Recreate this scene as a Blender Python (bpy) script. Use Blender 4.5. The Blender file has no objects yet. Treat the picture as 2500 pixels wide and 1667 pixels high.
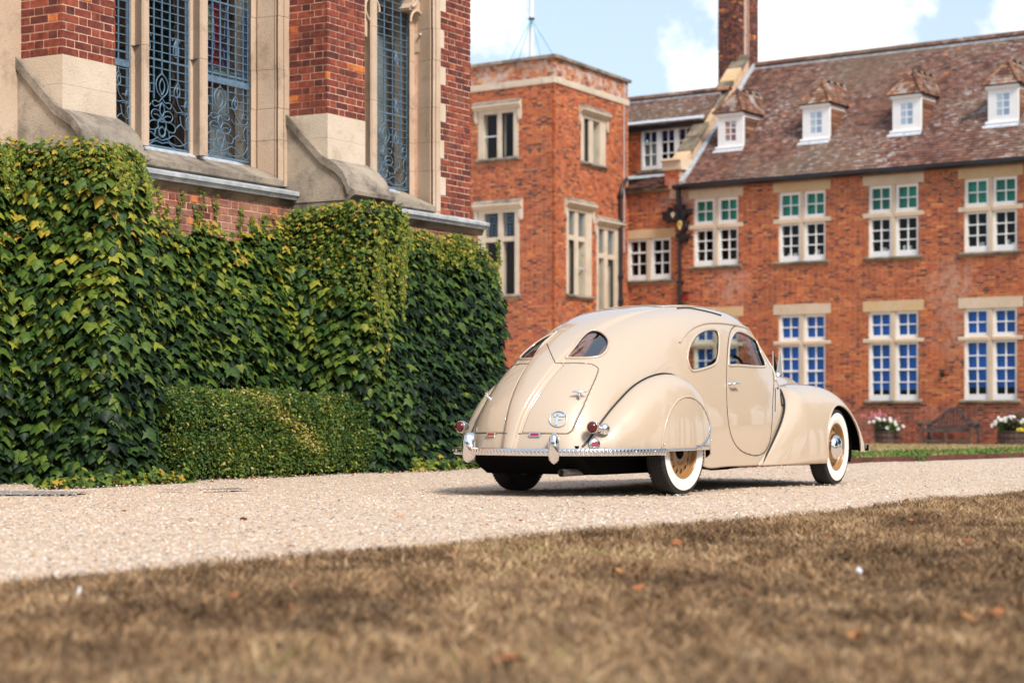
import bpy, bmesh, math, random
import numpy as np
from mathutils import Vector, Matrix
from mathutils.bvhtree import BVHTree

random.seed(7)
RNG = np.random.default_rng(11)
scene = bpy.context.scene
COL = scene.collection

# ------------------------------------------------------------------ camera
F_PX, CX, HY, HC = 4861.0, 1250.0, 1012.0, 0.64      # focal length in photo pixels, horizon row, eye height
cam_d = bpy.data.cameras.new('camera')
cam = bpy.data.objects.new('camera', cam_d)
COL.objects.link(cam)
cam.location = (0, 0, HC)
cam.rotation_euler = (math.radians(90), 0, 0)
cam_d.sensor_width = 36
cam_d.lens = 36 * F_PX / 2500
cam_d.shift_y = (HY - 833.5) / 2500
cam_d.clip_start = 0.1
cam_d.clip_end = 3000
cam_d.dof.use_dof = True
cam_d.dof.focus_distance = 16.6
cam_d.dof.aperture_fstop = 2.3
scene.camera = cam

# ------------------------------------------------------------------ light
SUN_DIR = Vector((0.42, -0.72, 0.86)).normalized()     # towards the sun
sun_d = bpy.data.lights.new('sun', 'SUN')
sun_d.energy = 2.8
sun_d.angle = math.radians(13)
sun_d.color = (1.0, 0.93, 0.82)
sun = bpy.data.objects.new('sun', sun_d)
COL.objects.link(sun)
sun.rotation_euler = SUN_DIR.to_track_quat('Z', 'Y').to_euler()

world = bpy.data.worlds.new('World')
scene.world = world
world.use_nodes = True
wn = world.node_tree.nodes
wl = world.node_tree.links
wn.clear()
w_out = wn.new('ShaderNodeOutputWorld')
w_bg = wn.new('ShaderNodeBackground')
w_sky = wn.new('ShaderNodeTexSky')
w_sky.sky_type = 'NISHITA'
w_sky.sun_disc = False
w_sky.sun_elevation = math.asin(SUN_DIR.z)
w_sky.sun_rotation = math.atan2(SUN_DIR.x, SUN_DIR.y)
w_sky.air_density = 1.0
w_sky.dust_density = 2.0
w_bg.inputs['Strength'].default_value = 0.12
w_tc = wn.new('ShaderNodeTexCoord')
w_nz = wn.new('ShaderNodeTexNoise')
w_nz.inputs['Scale'].default_value = 4.2
w_nz.inputs['Detail'].default_value = 9
w_nz.inputs['Roughness'].default_value = 0.56
w_map = wn.new('ShaderNodeMapping')
w_map.inputs['Scale'].default_value = (1, 1, 1.9)
w_map.inputs['Location'].default_value = (0.35, 0.0, 0.0)
wl.new(w_tc.outputs['Generated'], w_map.inputs['Vector'])
wl.new(w_map.outputs['Vector'], w_nz.inputs['Vector'])
# cumulus banks standing in fixed directions of the sky, roughened by the noise
def w_math(op, a, b=None):
    n = wn.new('ShaderNodeMath')
    n.operation = op
    for i, v in enumerate((a, b)):
        if v is None:
            continue
        if isinstance(v, (int, float)):
            n.inputs[i].default_value = v
        else:
            wl.new(v, n.inputs[i])
    return n.outputs[0]
banks = [(1955, 50, .042), (2085, 20, .028), (1900, 135, .030), (2150, 120, .020), (2530, 45, .020), (1185, 30, .022), (1700, 215, .012)]
mask = None
for bx, by, br in banks:
    d = Vector((bx - CX, F_PX, HY - by)).normalized()
    dist = wn.new('ShaderNodeVectorMath')
    dist.operation = 'DISTANCE'
    wl.new(w_tc.outputs['Generated'], dist.inputs[0])
    dist.inputs[1].default_value = d
    m1 = w_math('SUBTRACT', 1.0, w_math('DIVIDE', dist.outputs['Value'], br * 1.45))
    mask = m1 if mask is None else w_math('MAXIMUM', mask, m1)
mask = w_math('MAXIMUM', mask, -1.2)
w_nz2 = wn.new('ShaderNodeTexNoise')
w_nz2.inputs['Scale'].default_value = 30
w_nz2.inputs['Detail'].default_value = 8
w_nz2.inputs['Roughness'].default_value = 0.6
wl.new(w_tc.outputs['Generated'], w_nz2.inputs['Vector'])
fine = w_math('MULTIPLY', w_math('SUBTRACT', w_nz2.outputs['Fac'], 0.5), 2.6)
wide = w_math('MULTIPLY', w_math('SUBTRACT', w_nz.outputs['Fac'], 0.60), 5.0)
cl = w_math('MAXIMUM', w_math('ADD', mask, fine), w_math('ADD', wide, -0.75))
w_rmp = wn.new('ShaderNodeMapRange')
w_rmp.inputs['From Min'].default_value = 0.0
w_rmp.inputs['From Max'].default_value = 0.55
w_rmp.clamp = True
wl.new(cl, w_rmp.inputs['Value'])
w_mix = wn.new('ShaderNodeMix')
w_mix.data_type = 'RGBA'
w_mix.inputs['B'].default_value = (7.6, 7.6, 7.6, 1)
wl.new(w_rmp.outputs['Result'], w_mix.inputs['Factor'])
# thin high haze in the whole sky
w_hz = wn.new('ShaderNodeMix')
w_hz.data_type = 'RGBA'
w_hz.inputs['Factor'].default_value = 0.42
w_hz.inputs['B'].default_value = (5.6, 6.5, 7.6, 1)
wl.new(w_sky.outputs['Color'], w_hz.inputs['A'])
wl.new(w_hz.outputs['Result'], w_mix.inputs['A'])
wl.new(w_mix.outputs['Result'], w_bg.inputs['Color'])
wl.new(w_bg.outputs['Background'], w_out.inputs['Surface'])

scene.view_settings.view_transform = 'Standard'
scene.view_settings.look = 'None'
scene.view_settings.exposure = 0.56
scene.view_settings.gamma = 1.0
scene.view_settings.use_curve_mapping = False
scene.render.engine = 'CYCLES'
scene.cycles.max_bounces = 8
scene.cycles.transparent_max_bounces = 16
scene.cycles.use_denoising = True
scene.cycles.caustics_reflective = False
scene.cycles.caustics_refractive = False

# ------------------------------------------------------------------ helpers
BASE = {}

def tag(o, label=None, cat=None, group=None, kind=None):
    if label: o['label'] = label
    if cat: o['category'] = cat
    if group: o['group'] = group
    if kind: o['kind'] = kind
    return o

def thing(name, label, cat, loc=(0, 0, 0), rz=0.0, group=None, local=False):
    o = bpy.data.objects.new(name, None)
    o.empty_display_size = 0.2
    COL.objects.link(o)
    o.location = loc
    o.rotation_euler = (0, 0, rz)
    tag(o, label, cat, group)
    BASE[o.name] = Vector((0, 0, 0)) if local else Vector(loc)
    return o

class MB:
    """collects vertices and faces of one mesh"""
    def __init__(self):
        self.v = []; self.f = []; self.mi = []; self.c = []; self.sm = []
    def add(self, verts, faces, mi=0, smooth=False):
        b = len(self.v)
        self.v.extend([tuple(p) for p in verts])
        for f in faces:
            self.f.append(tuple(i + b for i in f)); self.mi.append(mi); self.sm.append(smooth)
    def box8(self, p, mi=0):
        # p: 8 corners, bottom loop then top loop
        self.add(p, [(3, 2, 1, 0), (4, 5, 6, 7), (0, 1, 5, 4), (1, 2, 6, 5), (2, 3, 7, 6), (3, 0, 4, 7)], mi)
    def box(self, x0, x1, y0, y1, z0, z1, mi=0):
        self.box8([(x0, y0, z0), (x1, y0, z0), (x1, y1, z0), (x0, y1, z0), (x0, y0, z1), (x1, y0, z1), (x1, y1, z1), (x0, y1, z1)], mi)
    def prism(self, a, b, mi=0, smooth=False):
        # a, b: two matching loops
        n = len(a)
        self.add(list(a) + list(b), [tuple(range(n))[::-1], tuple(range(n, 2 * n))], mi)
        self.add(list(a) + list(b), [(i, (i + 1) % n, n + (i + 1) % n, n + i) for i in range(n)], mi, smooth)
    def strip(self, loops, mi=0, closed_u=False, closed_v=False, smooth=True):
        n = len(loops[0]); m = len(loops)
        vs = [p for L in loops for p in L]
        fs = []
        for i in range(m - (0 if closed_v else 1)):
            i2 = (i + 1) % m
            for k in range(n - (0 if closed_u else 1)):
                k2 = (k + 1) % n
                fs.append((i * n + k, i * n + k2, i2 * n + k2, i2 * n + k))
        self.add(vs, fs, mi, smooth)
    def tube(self, pts, r, n=6, closed=False, mi=0, caps=True):
        pts = [Vector(p) for p in pts]
        m = len(pts)
        if m < 2: return
        loops = []
        prev = None
        for i, p in enumerate(pts):
            if closed: t = pts[(i + 1) % m] - pts[i - 1]
            else: t = pts[min(i + 1, m - 1)] - pts[max(i - 1, 0)]
            if t.length < 1e-9: t = Vector((0, 0, 1))
            t.normalize()
            if prev is None:
                a = t.cross(Vector((0, 0, 1)))
                if a.length < 0.1: a = t.cross(Vector((1, 0, 0)))
            else:
                a = prev - t * prev.dot(t)
                if a.length < 1e-6: a = t.cross(Vector((0, 0, 1)))
            a.normalize(); prev = a
            b = t.cross(a)
            rr = r[i] if isinstance(r, (list, tuple)) else r
            loops.append([p + (a * math.cos(2 * math.pi * k / n) + b * math.sin(2 * math.pi * k / n)) * rr for k in range(n)])
        self.strip(loops, mi, closed_u=True, closed_v=closed)
        if caps and not closed:
            self.add(loops[0], [tuple(range(n))[::-1]], mi); self.add(loops[-1], [tuple(range(n))], mi)
    def lathe(self, prof, c, ax=(0, 0, 1), up=(1, 0, 0), n=32, mi=0, a0=0, a1=2 * math.pi):
        # prof: (radius, height along axis)
        ax = Vector(ax).normalized(); up = Vector(up); up = (up - ax * up.dot(ax)).normalized(); sd = ax.cross(up); c = Vector(c)
        full = abs(a1 - a0 - 2 * math.pi) < 1e-6
        k = n if full else n + 1
        loops = []
        for i in range(k):
            a = a0 + (a1 - a0) * i / n
            d = up * math.cos(a) + sd * math.sin(a)
            loops.append([c + d * r + ax * h for r, h in prof])
        self.strip(loops, mi, closed_v=full)
    def ball(self, c, r, n=8, mi=0, sq=(1, 1, 1)):
        prof = [(math.sin(math.pi * i / n) , -math.cos(math.pi * i / n)) for i in range(n + 1)]
        loops = []
        for i in range(n * 2):
            a = math.pi * i / n
            loops.append([(c[0] + r * sq[0] * p[0] * math.cos(a), c[1] + r * sq[1] * p[0] * math.sin(a), c[2] + r * sq[2] * p[1]) for p in prof])
        self.strip(loops, mi, closed_v=True)
    def build(self, name, mats, parent=None, kind=None, label=None, smooth=None, pivot=None, merge=False):
        if not isinstance(mats, (list, tuple)): mats = [mats]
        V = np.array(self.v, dtype=float).reshape(-1, 3)
        if pivot is None:
            pivot = (V.min(0) + V.max(0)) / 2
            if parent is None: pivot[2] = V[:, 2].min()
        pivot = np.array(pivot, float)
        me = bpy.data.meshes.new(name)
        me.from_pydata((V - pivot).tolist(), [], self.f)
        for m in mats: me.materials.append(m)
        me.polygons.foreach_set('material_index', self.mi)
        sm = self.sm if smooth is None else [smooth] * len(self.f)
        me.polygons.foreach_set('use_smooth', sm)
        if merge:
            bm = bmesh.new(); bm.from_mesh(me)
            bmesh.ops.remove_doubles(bm, verts=bm.verts, dist=1e-5)
            bmesh.ops.recalc_face_normals(bm, faces=bm.faces)
            bm.to_mesh(me); bm.free()
        me.update()
        return link(name, me, pivot, parent, kind, label)

def link(name, me, pivot, parent=None, kind=None, label=None):
    o = bpy.data.objects.new(name, me)
    COL.objects.link(o)
    pivot = Vector(pivot)
    if parent is not None:
        o.parent = parent
        o.location = pivot - BASE[parent.name]
    else:
        o.location = pivot
    BASE[o.name] = pivot
    if kind: o['kind'] = kind
    if label: o['label'] = label
    return o

def np_mesh(name, V, Fq, mat, parent=None, kind=None, rnd=None, smooth=False, pivot=None, col=None, label=None):
    """big mesh from arrays: V (n,3), Fq (m,k) all faces with k corners"""
    V = np.asarray(V, float); Fq = np.asarray(Fq, np.int32)
    if pivot is None:
        pivot = (V.min(0) + V.max(0)) / 2
    pivot = np.array(pivot, float)
    me = bpy.data.meshes.new(name)
    n, k = len(V), Fq.shape[1]
    me.vertices.add(n); me.vertices.foreach_set('co', (V - pivot).astype(np.float32).ravel())
    me.loops.add(Fq.size); me.loops.foreach_set('vertex_index', Fq.ravel())
    me.polygons.add(len(Fq))
    me.polygons.foreach_set('loop_start', np.arange(0, Fq.size, k, dtype=np.int32))
    me.polygons.foreach_set('use_smooth', np.full(len(Fq), smooth))
    if rnd is not None:
        at = me.attributes.new('rnd', 'FLOAT', 'POINT')
        at.data.foreach_set('value', np.asarray(rnd, np.float32))
    if col is not None:
        at = me.attributes.new('tint', 'FLOAT_COLOR', 'POINT')
        c4 = np.ones((n, 4), np.float32); c4[:, :3] = col
        at.data.foreach_set('color', c4.ravel())
    me.update(calc_edges=True)
    me.validate()
    for m in (mat if isinstance(mat, (list, tuple)) else [mat]): me.materials.append(m)
    return link(name, me, pivot, parent, kind, label)

# ------------------------------------------------------------------ materials
MATS = {}
def new_mat(name):
    m = bpy.data.materials.new(name); m.use_nodes = True
    nt = m.node_tree
    for n in list(nt.nodes): nt.nodes.remove(n)
    out = nt.nodes.new('ShaderNodeOutputMaterial'); b = nt.nodes.new('ShaderNodeBsdfPrincipled')
    nt.links.new(b.outputs[0], out.inputs['Surface'])
    MATS[name] = m
    return m, nt, b, out

def plain(name, col, rough=0.5, metal=0.0, coat=0.0, spec=0.5, nscale=0, namt=0.25, bump=0.0, bscale=60):
    m, nt, b, out = new_mat(name)
    b.inputs['Base Color'].default_value = (*col, 1)
    b.inputs['Roughness'].default_value = rough
    b.inputs['Metallic'].default_value = metal
    b.inputs['Coat Weight'].default_value = coat
    b.inputs['Coat Roughness'].default_value = 0.03
    b.inputs['Specular IOR Level'].default_value = spec
    g = nt.nodes.new('ShaderNodeNewGeometry')
    if nscale:
        n = nt.nodes.new('ShaderNodeTexNoise'); n.inputs['Scale'].default_value = nscale; n.inputs['Detail'].default_value = 6
        nt.links.new(g.outputs['Position'], n.inputs['Vector'])
        r = nt.nodes.new('ShaderNodeMapRange'); r.inputs['To Min'].default_value = 1 - namt; r.inputs['To Max'].default_value = 1 + namt
        r.inputs['From Min'].default_value = 0.3; r.inputs['From Max'].default_value = 0.7
        nt.links.new(n.outputs['Fac'], r.inputs['Value'])
        mx = nt.nodes.new('ShaderNodeMix'); mx.data_type = 'RGBA'; mx.blend_type = 'MULTIPLY'; mx.inputs['Factor'].default_value = 1
        mx.inputs['A'].default_value = (*col, 1)
        cmb = nt.nodes.new('ShaderNodeCombineColor')
        for i in range(3): nt.links.new(r.outputs['Result'], cmb.inputs[i])
        nt.links.new(cmb.outputs[0], mx.inputs['B'])
        nt.links.new(mx.outputs['Result'], b.inputs['Base Color'])
    if bump:
        n2 = nt.nodes.new('ShaderNodeTexNoise'); n2.inputs['Scale'].default_value = bscale; n2.inputs['Detail'].default_value = 5
        nt.links.new(g.outputs['Position'], n2.inputs['Vector'])
        bp = nt.nodes.new('ShaderNodeBump'); bp.inputs['Strength'].default_value = bump; bp.inputs['Distance'].default_value = 0.02
        nt.links.new(n2.outputs['Fac'], bp.inputs['Height']); nt.links.new(bp.outputs[0], b.inputs['Normal'])
    return m

def ramp(nt, stops, src, interp='LINEAR'):
    r = nt.nodes.new('ShaderNodeValToRGB')
    r.color_ramp.interpolation = interp
    els = r.color_ramp.elements
    while len(els) < len(stops): els.new(0.5)
    for e, (p, c) in zip(els, stops): e.position = p; e.color = (*c, 1)
    nt.links.new(src, r.inputs['Fac'])
    return r.outputs['Color']

def noise(nt, scale, detail=4, rough=0.5, vec=None, dist=0.0):
    n = nt.nodes.new('ShaderNodeTexNoise'); n.inputs['Scale'].default_value = scale; n.inputs['Detail'].default_value = detail
    n.inputs['Roughness'].default_value = rough; n.inputs['Distortion'].default_value = dist
    if vec is None:
        g = nt.nodes.new('ShaderNodeNewGeometry'); vec = g.outputs['Position']
    nt.links.new(vec, n.inputs['Vector'])
    return n.outputs['Fac']

def mixc(nt, fac, a, b, mode='MIX'):
    m = nt.nodes.new('ShaderNodeMix'); m.data_type = 'RGBA'; m.blend_type = mode
    for key, v in (('Factor', fac), ('A', a), ('B', b)):
        if isinstance(v, (int, float)): m.inputs[key].default_value = v
        elif isinstance(v, tuple): m.inputs[key].default_value = (*v, 1)
        else: nt.links.new(v, m.inputs[key])
    return m.outputs['Result']

def mrange(nt, v, a, b, c=0.0, d=1.0):
    r = nt.nodes.new('ShaderNodeMapRange')
    r.inputs['From Min'].default_value = a; r.inputs['From Max'].default_value = b
    r.inputs['To Min'].default_value = c; r.inputs['To Max'].default_value = d
    nt.links.new(v, r.inputs['Value'])
    return r.outputs['Result']

def bump_to(nt, b, h, strength=0.4, dist=0.02):
    bp = nt.nodes.new('ShaderNodeBump'); bp.inputs['Strength'].default_value = strength; bp.inputs['Distance'].default_value = dist
    nt.links.new(h, bp.inputs['Height']); nt.links.new(bp.outputs[0], b.inputs['Normal'])

def rnd_src(nt, single):
    if single:
        return nt.nodes.new('ShaderNodeObjectInfo').outputs['Random']
    a = nt.nodes.new('ShaderNodeAttribute'); a.attribute_name = 'rnd'
    return a.outputs['Fac']

def varied(name, stops, single, rough=0.85, nscale=30, namt=0.3, stain=None, bump=0.25, bscale=90, spec=0.3, interp='LINEAR', streak=0, spots=()):
    """pieces that each take their own colour from a ramp"""
    m, nt, b, out = new_mat(name)
    c = ramp(nt, stops, rnd_src(nt, single), interp)
    f = mrange(nt, noise(nt, nscale, 5), 0.3, 0.7, 1 - namt, 1 + namt)
    cmb = nt.nodes.new('ShaderNodeCombineColor')
    for i in range(3): nt.links.new(f, cmb.inputs[i])
    c = mixc(nt, 1.0, c, cmb.outputs[0], 'MULTIPLY')
    if stain:
        for sc, lo, hi, colr, amt in stain:
            c = mixc(nt, mrange(nt, noise(nt, sc, 7, 0.6), lo, hi, 0, amt), c, colr)
    g = nt.nodes.new('ShaderNodeNewGeometry')
    if streak:
        # rain wash: long upright streaks of soot
        mp = nt.nodes.new('ShaderNodeMapping'); mp.inputs['Scale'].default_value = (1.3, 1.3, .16)
        nt.links.new(g.outputs['Position'], mp.inputs['Vector'])
        c = mixc(nt, mrange(nt, noise(nt, 1.0, 6, .6, mp.outputs['Vector']), .50, .72, 0, streak), c, (.10, .040, .028))
    for x, y, z, r, colr, amt in spots:
        # salt bloom and patched places
        vd = nt.nodes.new('ShaderNodeVectorMath'); vd.operation = 'DISTANCE'; vd.inputs[1].default_value = (x, y, z)
        nt.links.new(g.outputs['Position'], vd.inputs[0])
        near = mrange(nt, vd.outputs['Value'], r * .25, r, amt, 0)
        mm = nt.nodes.new('ShaderNodeMath'); mm.operation = 'MULTIPLY'
        nt.links.new(near, mm.inputs[0]); nt.links.new(mrange(nt, noise(nt, 3.5, 6, .65), .40, .56), mm.inputs[1])
        c = mixc(nt, mm.outputs[0], c, colr)
    nt.links.new(c, b.inputs['Base Color'])
    b.inputs['Roughness'].default_value = rough
    b.inputs['Specular IOR Level'].default_value = spec
    if bump: bump_to(nt, b, noise(nt, bscale, 4), bump, 0.01)
    return m

# brickwork of the far buildings: orange-red stocks with burnt headers
SPOTS = [(12.19, 54.9, 4.1, 1.0, (.62, .36, .27), .8), (12.2, 54.9, 2.9, .9, (.58, .33, .24), .55), (6.5, 59.1, 4.5, .9, (.60, .36, .28), .6), (9.0, 57.3, 3.5, 1.6, (.62, .20, .05), .35), (5.0, 60.2, 7.2, .8, (.60, .50, .45), .5)]
OR_ST = [(0, (.085, .030, .026)), (.09, (.18, .042, .026)), (.18, (.33, .066, .027)), (.42, (.42, .090, .029)), (.72, (.485, .118, .035)), (.93, (.54, .160, .045)), (1, (.60, .23, .065))]
BRK_S = varied('orange_brick', OR_ST, True, nscale=2.2, namt=.2, stain=[(.5, .58, .78, (.40, .085, .03), .5)], streak=.30, spots=SPOTS)
BRK_J = varied('orange_brickwork', OR_ST, False, nscale=2.2, namt=.2, stain=[(.5, .58, .78, (.40, .085, .03), .5)], streak=.30, spots=SPOTS)
OLD_ST = [(0, (.10, .035, .028)), (.3, (.36, .09, .04)), (.7, (.52, .17, .065)), (1, (.60, .27, .10))]
PAR_J = varied('weathered_brickwork', OLD_ST, False, nscale=2, namt=.3, stain=[(3.2, .45, .62, (.62, .52, .46), .85)])
RED_ST = [(0, (.10, .030, .026)), (.25, (.15, .037, .028)), (.6, (.215, .049, .032)), (.88, (.27, .064, .036)), (.982, (.30, .075, .04)), (.986, (.58, .17, .035)), (1, (.60, .19, .04))]
CBR_S = varied('red_brick', RED_ST, True, nscale=14, namt=.38, bump=.5, bscale=60, stain=[(1.3, .55, .75, (.30, .17, .12), .5), (70, .62, .72, (.45, .34, .28), .55)])
CBR_J = varied('red_brickwork', RED_ST, False, nscale=14, namt=.38, bump=.5, bscale=60, stain=[(1.3, .55, .75, (.30, .17, .12), .5), (70, .62, .72, (.45, .34, .28), .55)])
DRK_ST = [(0, (.03, .014, .016)), (.4, (.09, .028, .024)), (.8, (.17, .05, .032)), (.95, (.25, .08, .04)), (1, (.66, .24, .06))]
PL_ST = [(0, (.13, .036, .028)), (.3, (.24, .055, .034)), (.7, (.34, .080, .042)), (1, (.45, .13, .06))]
PLB_S = varied('plinth_brick', PL_ST, True, nscale=3, namt=.25, stain=[(1.2, .5, .75, (.42, .24, .18), .4)])
PLB_J = varied('plinth_brickwork', PL_ST, False, nscale=3, namt=.25, stain=[(1.2, .5, .75, (.42, .24, .18), .4)])
CHM_J = varied('sooty_brickwork', DRK_ST, False, nscale=3, namt=.3)
CHM_S = varied('sooty_brick', DRK_ST, True, nscale=3, namt=.3)
MORTAR = plain('lime_mortar', (.56, .39, .28), .95, nscale=8, namt=.25, spec=.1)
MORTAR_P = plain('pink_mortar', (.66, .43, .32), .95, nscale=12, namt=.2, spec=.1)
TIL_ST = [(0, (.085, .045, .038)), (.3, (.14, .064, .048)), (.6, (.185, .085, .060)), (.85, (.215, .105, .078)), (.985, (.26, .14, .10)), (1, (.42, .17, .07))]
TSTAIN = [(.30, .45, .68, (.20, .145, .10), .75), (.7, .56, .70, (.07, .048, .05), .55)]
def tile_mat(name, single):
    m, nt, b, out = new_mat(name)
    c = ramp(nt, TIL_ST, rnd_src(nt, single))
    for sc, lo, hi, colr, amt in TSTAIN:
        c = mixc(nt, mrange(nt, noise(nt, sc, 7, 0.6), lo, hi, 0, amt), c, colr)
    gq = nt.nodes.new('ShaderNodeNewGeometry'); mp = nt.nodes.new('ShaderNodeMapping'); mp.inputs['Scale'].default_value = (.55, .55, 2.0)
    nt.links.new(gq.outputs['Position'], mp.inputs['Vector']); svec = mp.outputs['Vector']
    # white lichen: spots gathered in wide patches
    spots = mrange(nt, noise(nt, 7.5, 8, .8, svec), .53, .60)
    patch = mrange(nt, noise(nt, .42, 5, .6), .38, .62)
    mm = nt.nodes.new('ShaderNodeMath'); mm.operation = 'MULTIPLY'
    nt.links.new(spots, mm.inputs[0]); nt.links.new(patch, mm.inputs[1])
    c = mixc(nt, mrange(nt, mm.outputs[0], 0, 1, 0, .8), c, (.62, .60, .58))
    nt.links.new(c, b.inputs['Base Color']); b.inputs['Roughness'].default_value = .9; b.inputs['Specular IOR Level'].default_value = .2
    return m
TIL_S, TIL_J = tile_mat('clay_tile', True), tile_mat('clay_tiling', False)

def stone_mat(name, c1, c2, dark, damt, dlo=.52, dhi=.66, pit=.5):
    m, nt, b, out = new_mat(name)
    c = mixc(nt, mrange(nt, noise(nt, 1.6, 6, .6), .35, .65), c1, c2)
    c = mixc(nt, mrange(nt, noise(nt, 2.6, 9, .7), dlo, dhi, 0, damt), c, dark)
    c = mixc(nt, mrange(nt, noise(nt, 55, 3, .6), .60, .70, 0, pit), c, tuple(x * .45 for x in dark))
    nt.links.new(c, b.inputs['Base Color']); b.inputs['Roughness'].default_value = .9; b.inputs['Specular IOR Level'].default_value = .2
    bump_to(nt, b, noise(nt, 45, 5, .6), .35, .02)
    return m
STONE = stone_mat('limestone', (.60, .47, .36), (.52, .39, .285), (.20, .15, .105), .6, .54, .72, .28)
STONE_P = stone_mat('pale_limestone', (.66, .56, .45), (.56, .46, .35), (.22, .18, .13), .5, .56, .72, .35)
STONE_W = stone_mat('weathered_stone', (.40, .34, .27), (.27, .23, .19), (.085, .07, .06), .8, .44, .62, .5)
STONE_F = stone_mat('dressed_stone', (.62, .46, .30), (.60, .40, .20), (.34, .25, .15), .4, .56, .7, .1)
STONE_FP = stone_mat('pale_dressed_stone', (.66, .53, .40), (.58, .45, .33), (.30, .24, .17), .45, .56, .72, .1)
STONE_R = stone_mat('rough_stone', (.50, .42, .33), (.40, .33, .26), (.15, .125, .10), .7, .46, .64, .6)
STONE_D = stone_mat('dark_stone', (.30, .24, .17), (.22, .18, .13), (.07, .06, .05), .8, .42, .60, .4)
LEAD = plain('sheet_lead', (.38, .41, .44), .75, .0, nscale=7, namt=.3, bump=.15, bscale=20)
LEADW = plain('lead_came', (.13, .22, .32), .45, .15, nscale=20, namt=.25)
LEADL = plain('pale_lead', (.55, .60, .66), .45, .1, nscale=14, namt=.25)
WHITE = plain('white_paint', (.80, .80, .80), .35, nscale=3, namt=.05)
BLACKP = plain('black_paint', (.012, .013, .018), .35, nscale=5, namt=.3)
GOLD = plain('gilt', (.75, .52, .18), .3, .6)
DARK = plain('dark_room', (.005, .0045, .0045), 1.0, spec=.05)  # near-black, the darkness of unlit interiors put into the colour
BROWNROOM = plain('brown_room', (.016, .008, .006), 1.0, spec=.05)  # brownish near-black, an interior's lack of light put into the colour
CURTAIN = plain('pale_curtain', (.42, .42, .38), .9, nscale=3, namt=.3)
BLUEB = plain('blue_blind', (.001, .125, .54), .8, nscale=.9, namt=.35)
GREENB = plain('green_blind', (.006, .24, .16), .8, nscale=.9, namt=.4)

def glass_mat(name, tint=(1, 1, 1), base=0.06, rough=0.02, wob=0.0, wscale=3.0, wdist=.02):
    """thin window glass: clear with a mirror share that grows at grazing angles"""
    m, nt, b, out = new_mat(name)
    nt.nodes.remove(b)
    tr = nt.nodes.new('ShaderNodeBsdfTransparent'); tr.inputs['Color'].default_value = (*tint, 1)
    gl = nt.nodes.new('ShaderNodeBsdfGlossy'); gl.inputs['Roughness'].default_value = rough
    lw = nt.nodes.new('ShaderNodeLayerWeight'); lw.inputs['Blend'].default_value = .5      # same from both sides of the sheet
    pw = nt.nodes.new('ShaderNodeMath'); pw.operation = 'POWER'; pw.inputs[1].default_value = 5.0
    nt.links.new(lw.outputs['Facing'], pw.inputs[0])
    f2 = mrange(nt, pw.outputs[0], 0.0, 1.0, base, 1.0)
    mx = nt.nodes.new('ShaderNodeMixShader')
    nt.links.new(f2, mx.inputs[0]); nt.links.new(tr.outputs[0], mx.inputs[1]); nt.links.new(gl.outputs[0], mx.inputs[2])
    nt.links.new(mx.outputs[0], out.inputs['Surface'])
    if wob:
        bp = nt.nodes.new('ShaderNodeBump'); bp.inputs['Strength'].default_value = wob; bp.inputs['Distance'].default_value = wdist
        nt.links.new(noise(nt, wscale, 2), bp.inputs['Height'])
        nt.links.new(bp.outputs[0], gl.inputs['Normal'])
    return m
PANE = glass_mat('window_glass', (.92, .95, .95), .025, .01, .2, 1.2)
PANE_SKY = glass_mat('bright_window_glass', (.5, .7, .85), .30, .02)
LPANE = glass_mat('leaded_glass', (.72, .80, .86), .10, .02, .35, 7)
WBR_S = varied('weathered_red_brick', RED_ST, True, nscale=14, namt=.38, bump=.5, bscale=60, stain=[(2.2, .40, .62, (.42, .235, .17), .75)])
WBR_J = varied('weathered_red_brickwork', RED_ST, False, nscale=14, namt=.38, bump=.5, bscale=60, stain=[(2.2, .40, .62, (.42, .235, .17), .75)])
RGLASS = glass_mat('rear_car_glass', (.70, .78, .80), .30, .004)
CARGLASS = glass_mat('car_glass', (.82, .88, .86), .05, .005)
plain('pale_gilt', (.80, .70, .50), .35, .3)
plain('curtain_grey', (.20, .22, .23), .9, nscale=3, namt=.3); plain('taupe_curtain', (.14, .11, .085), .9, nscale=3, namt=.3)

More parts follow.
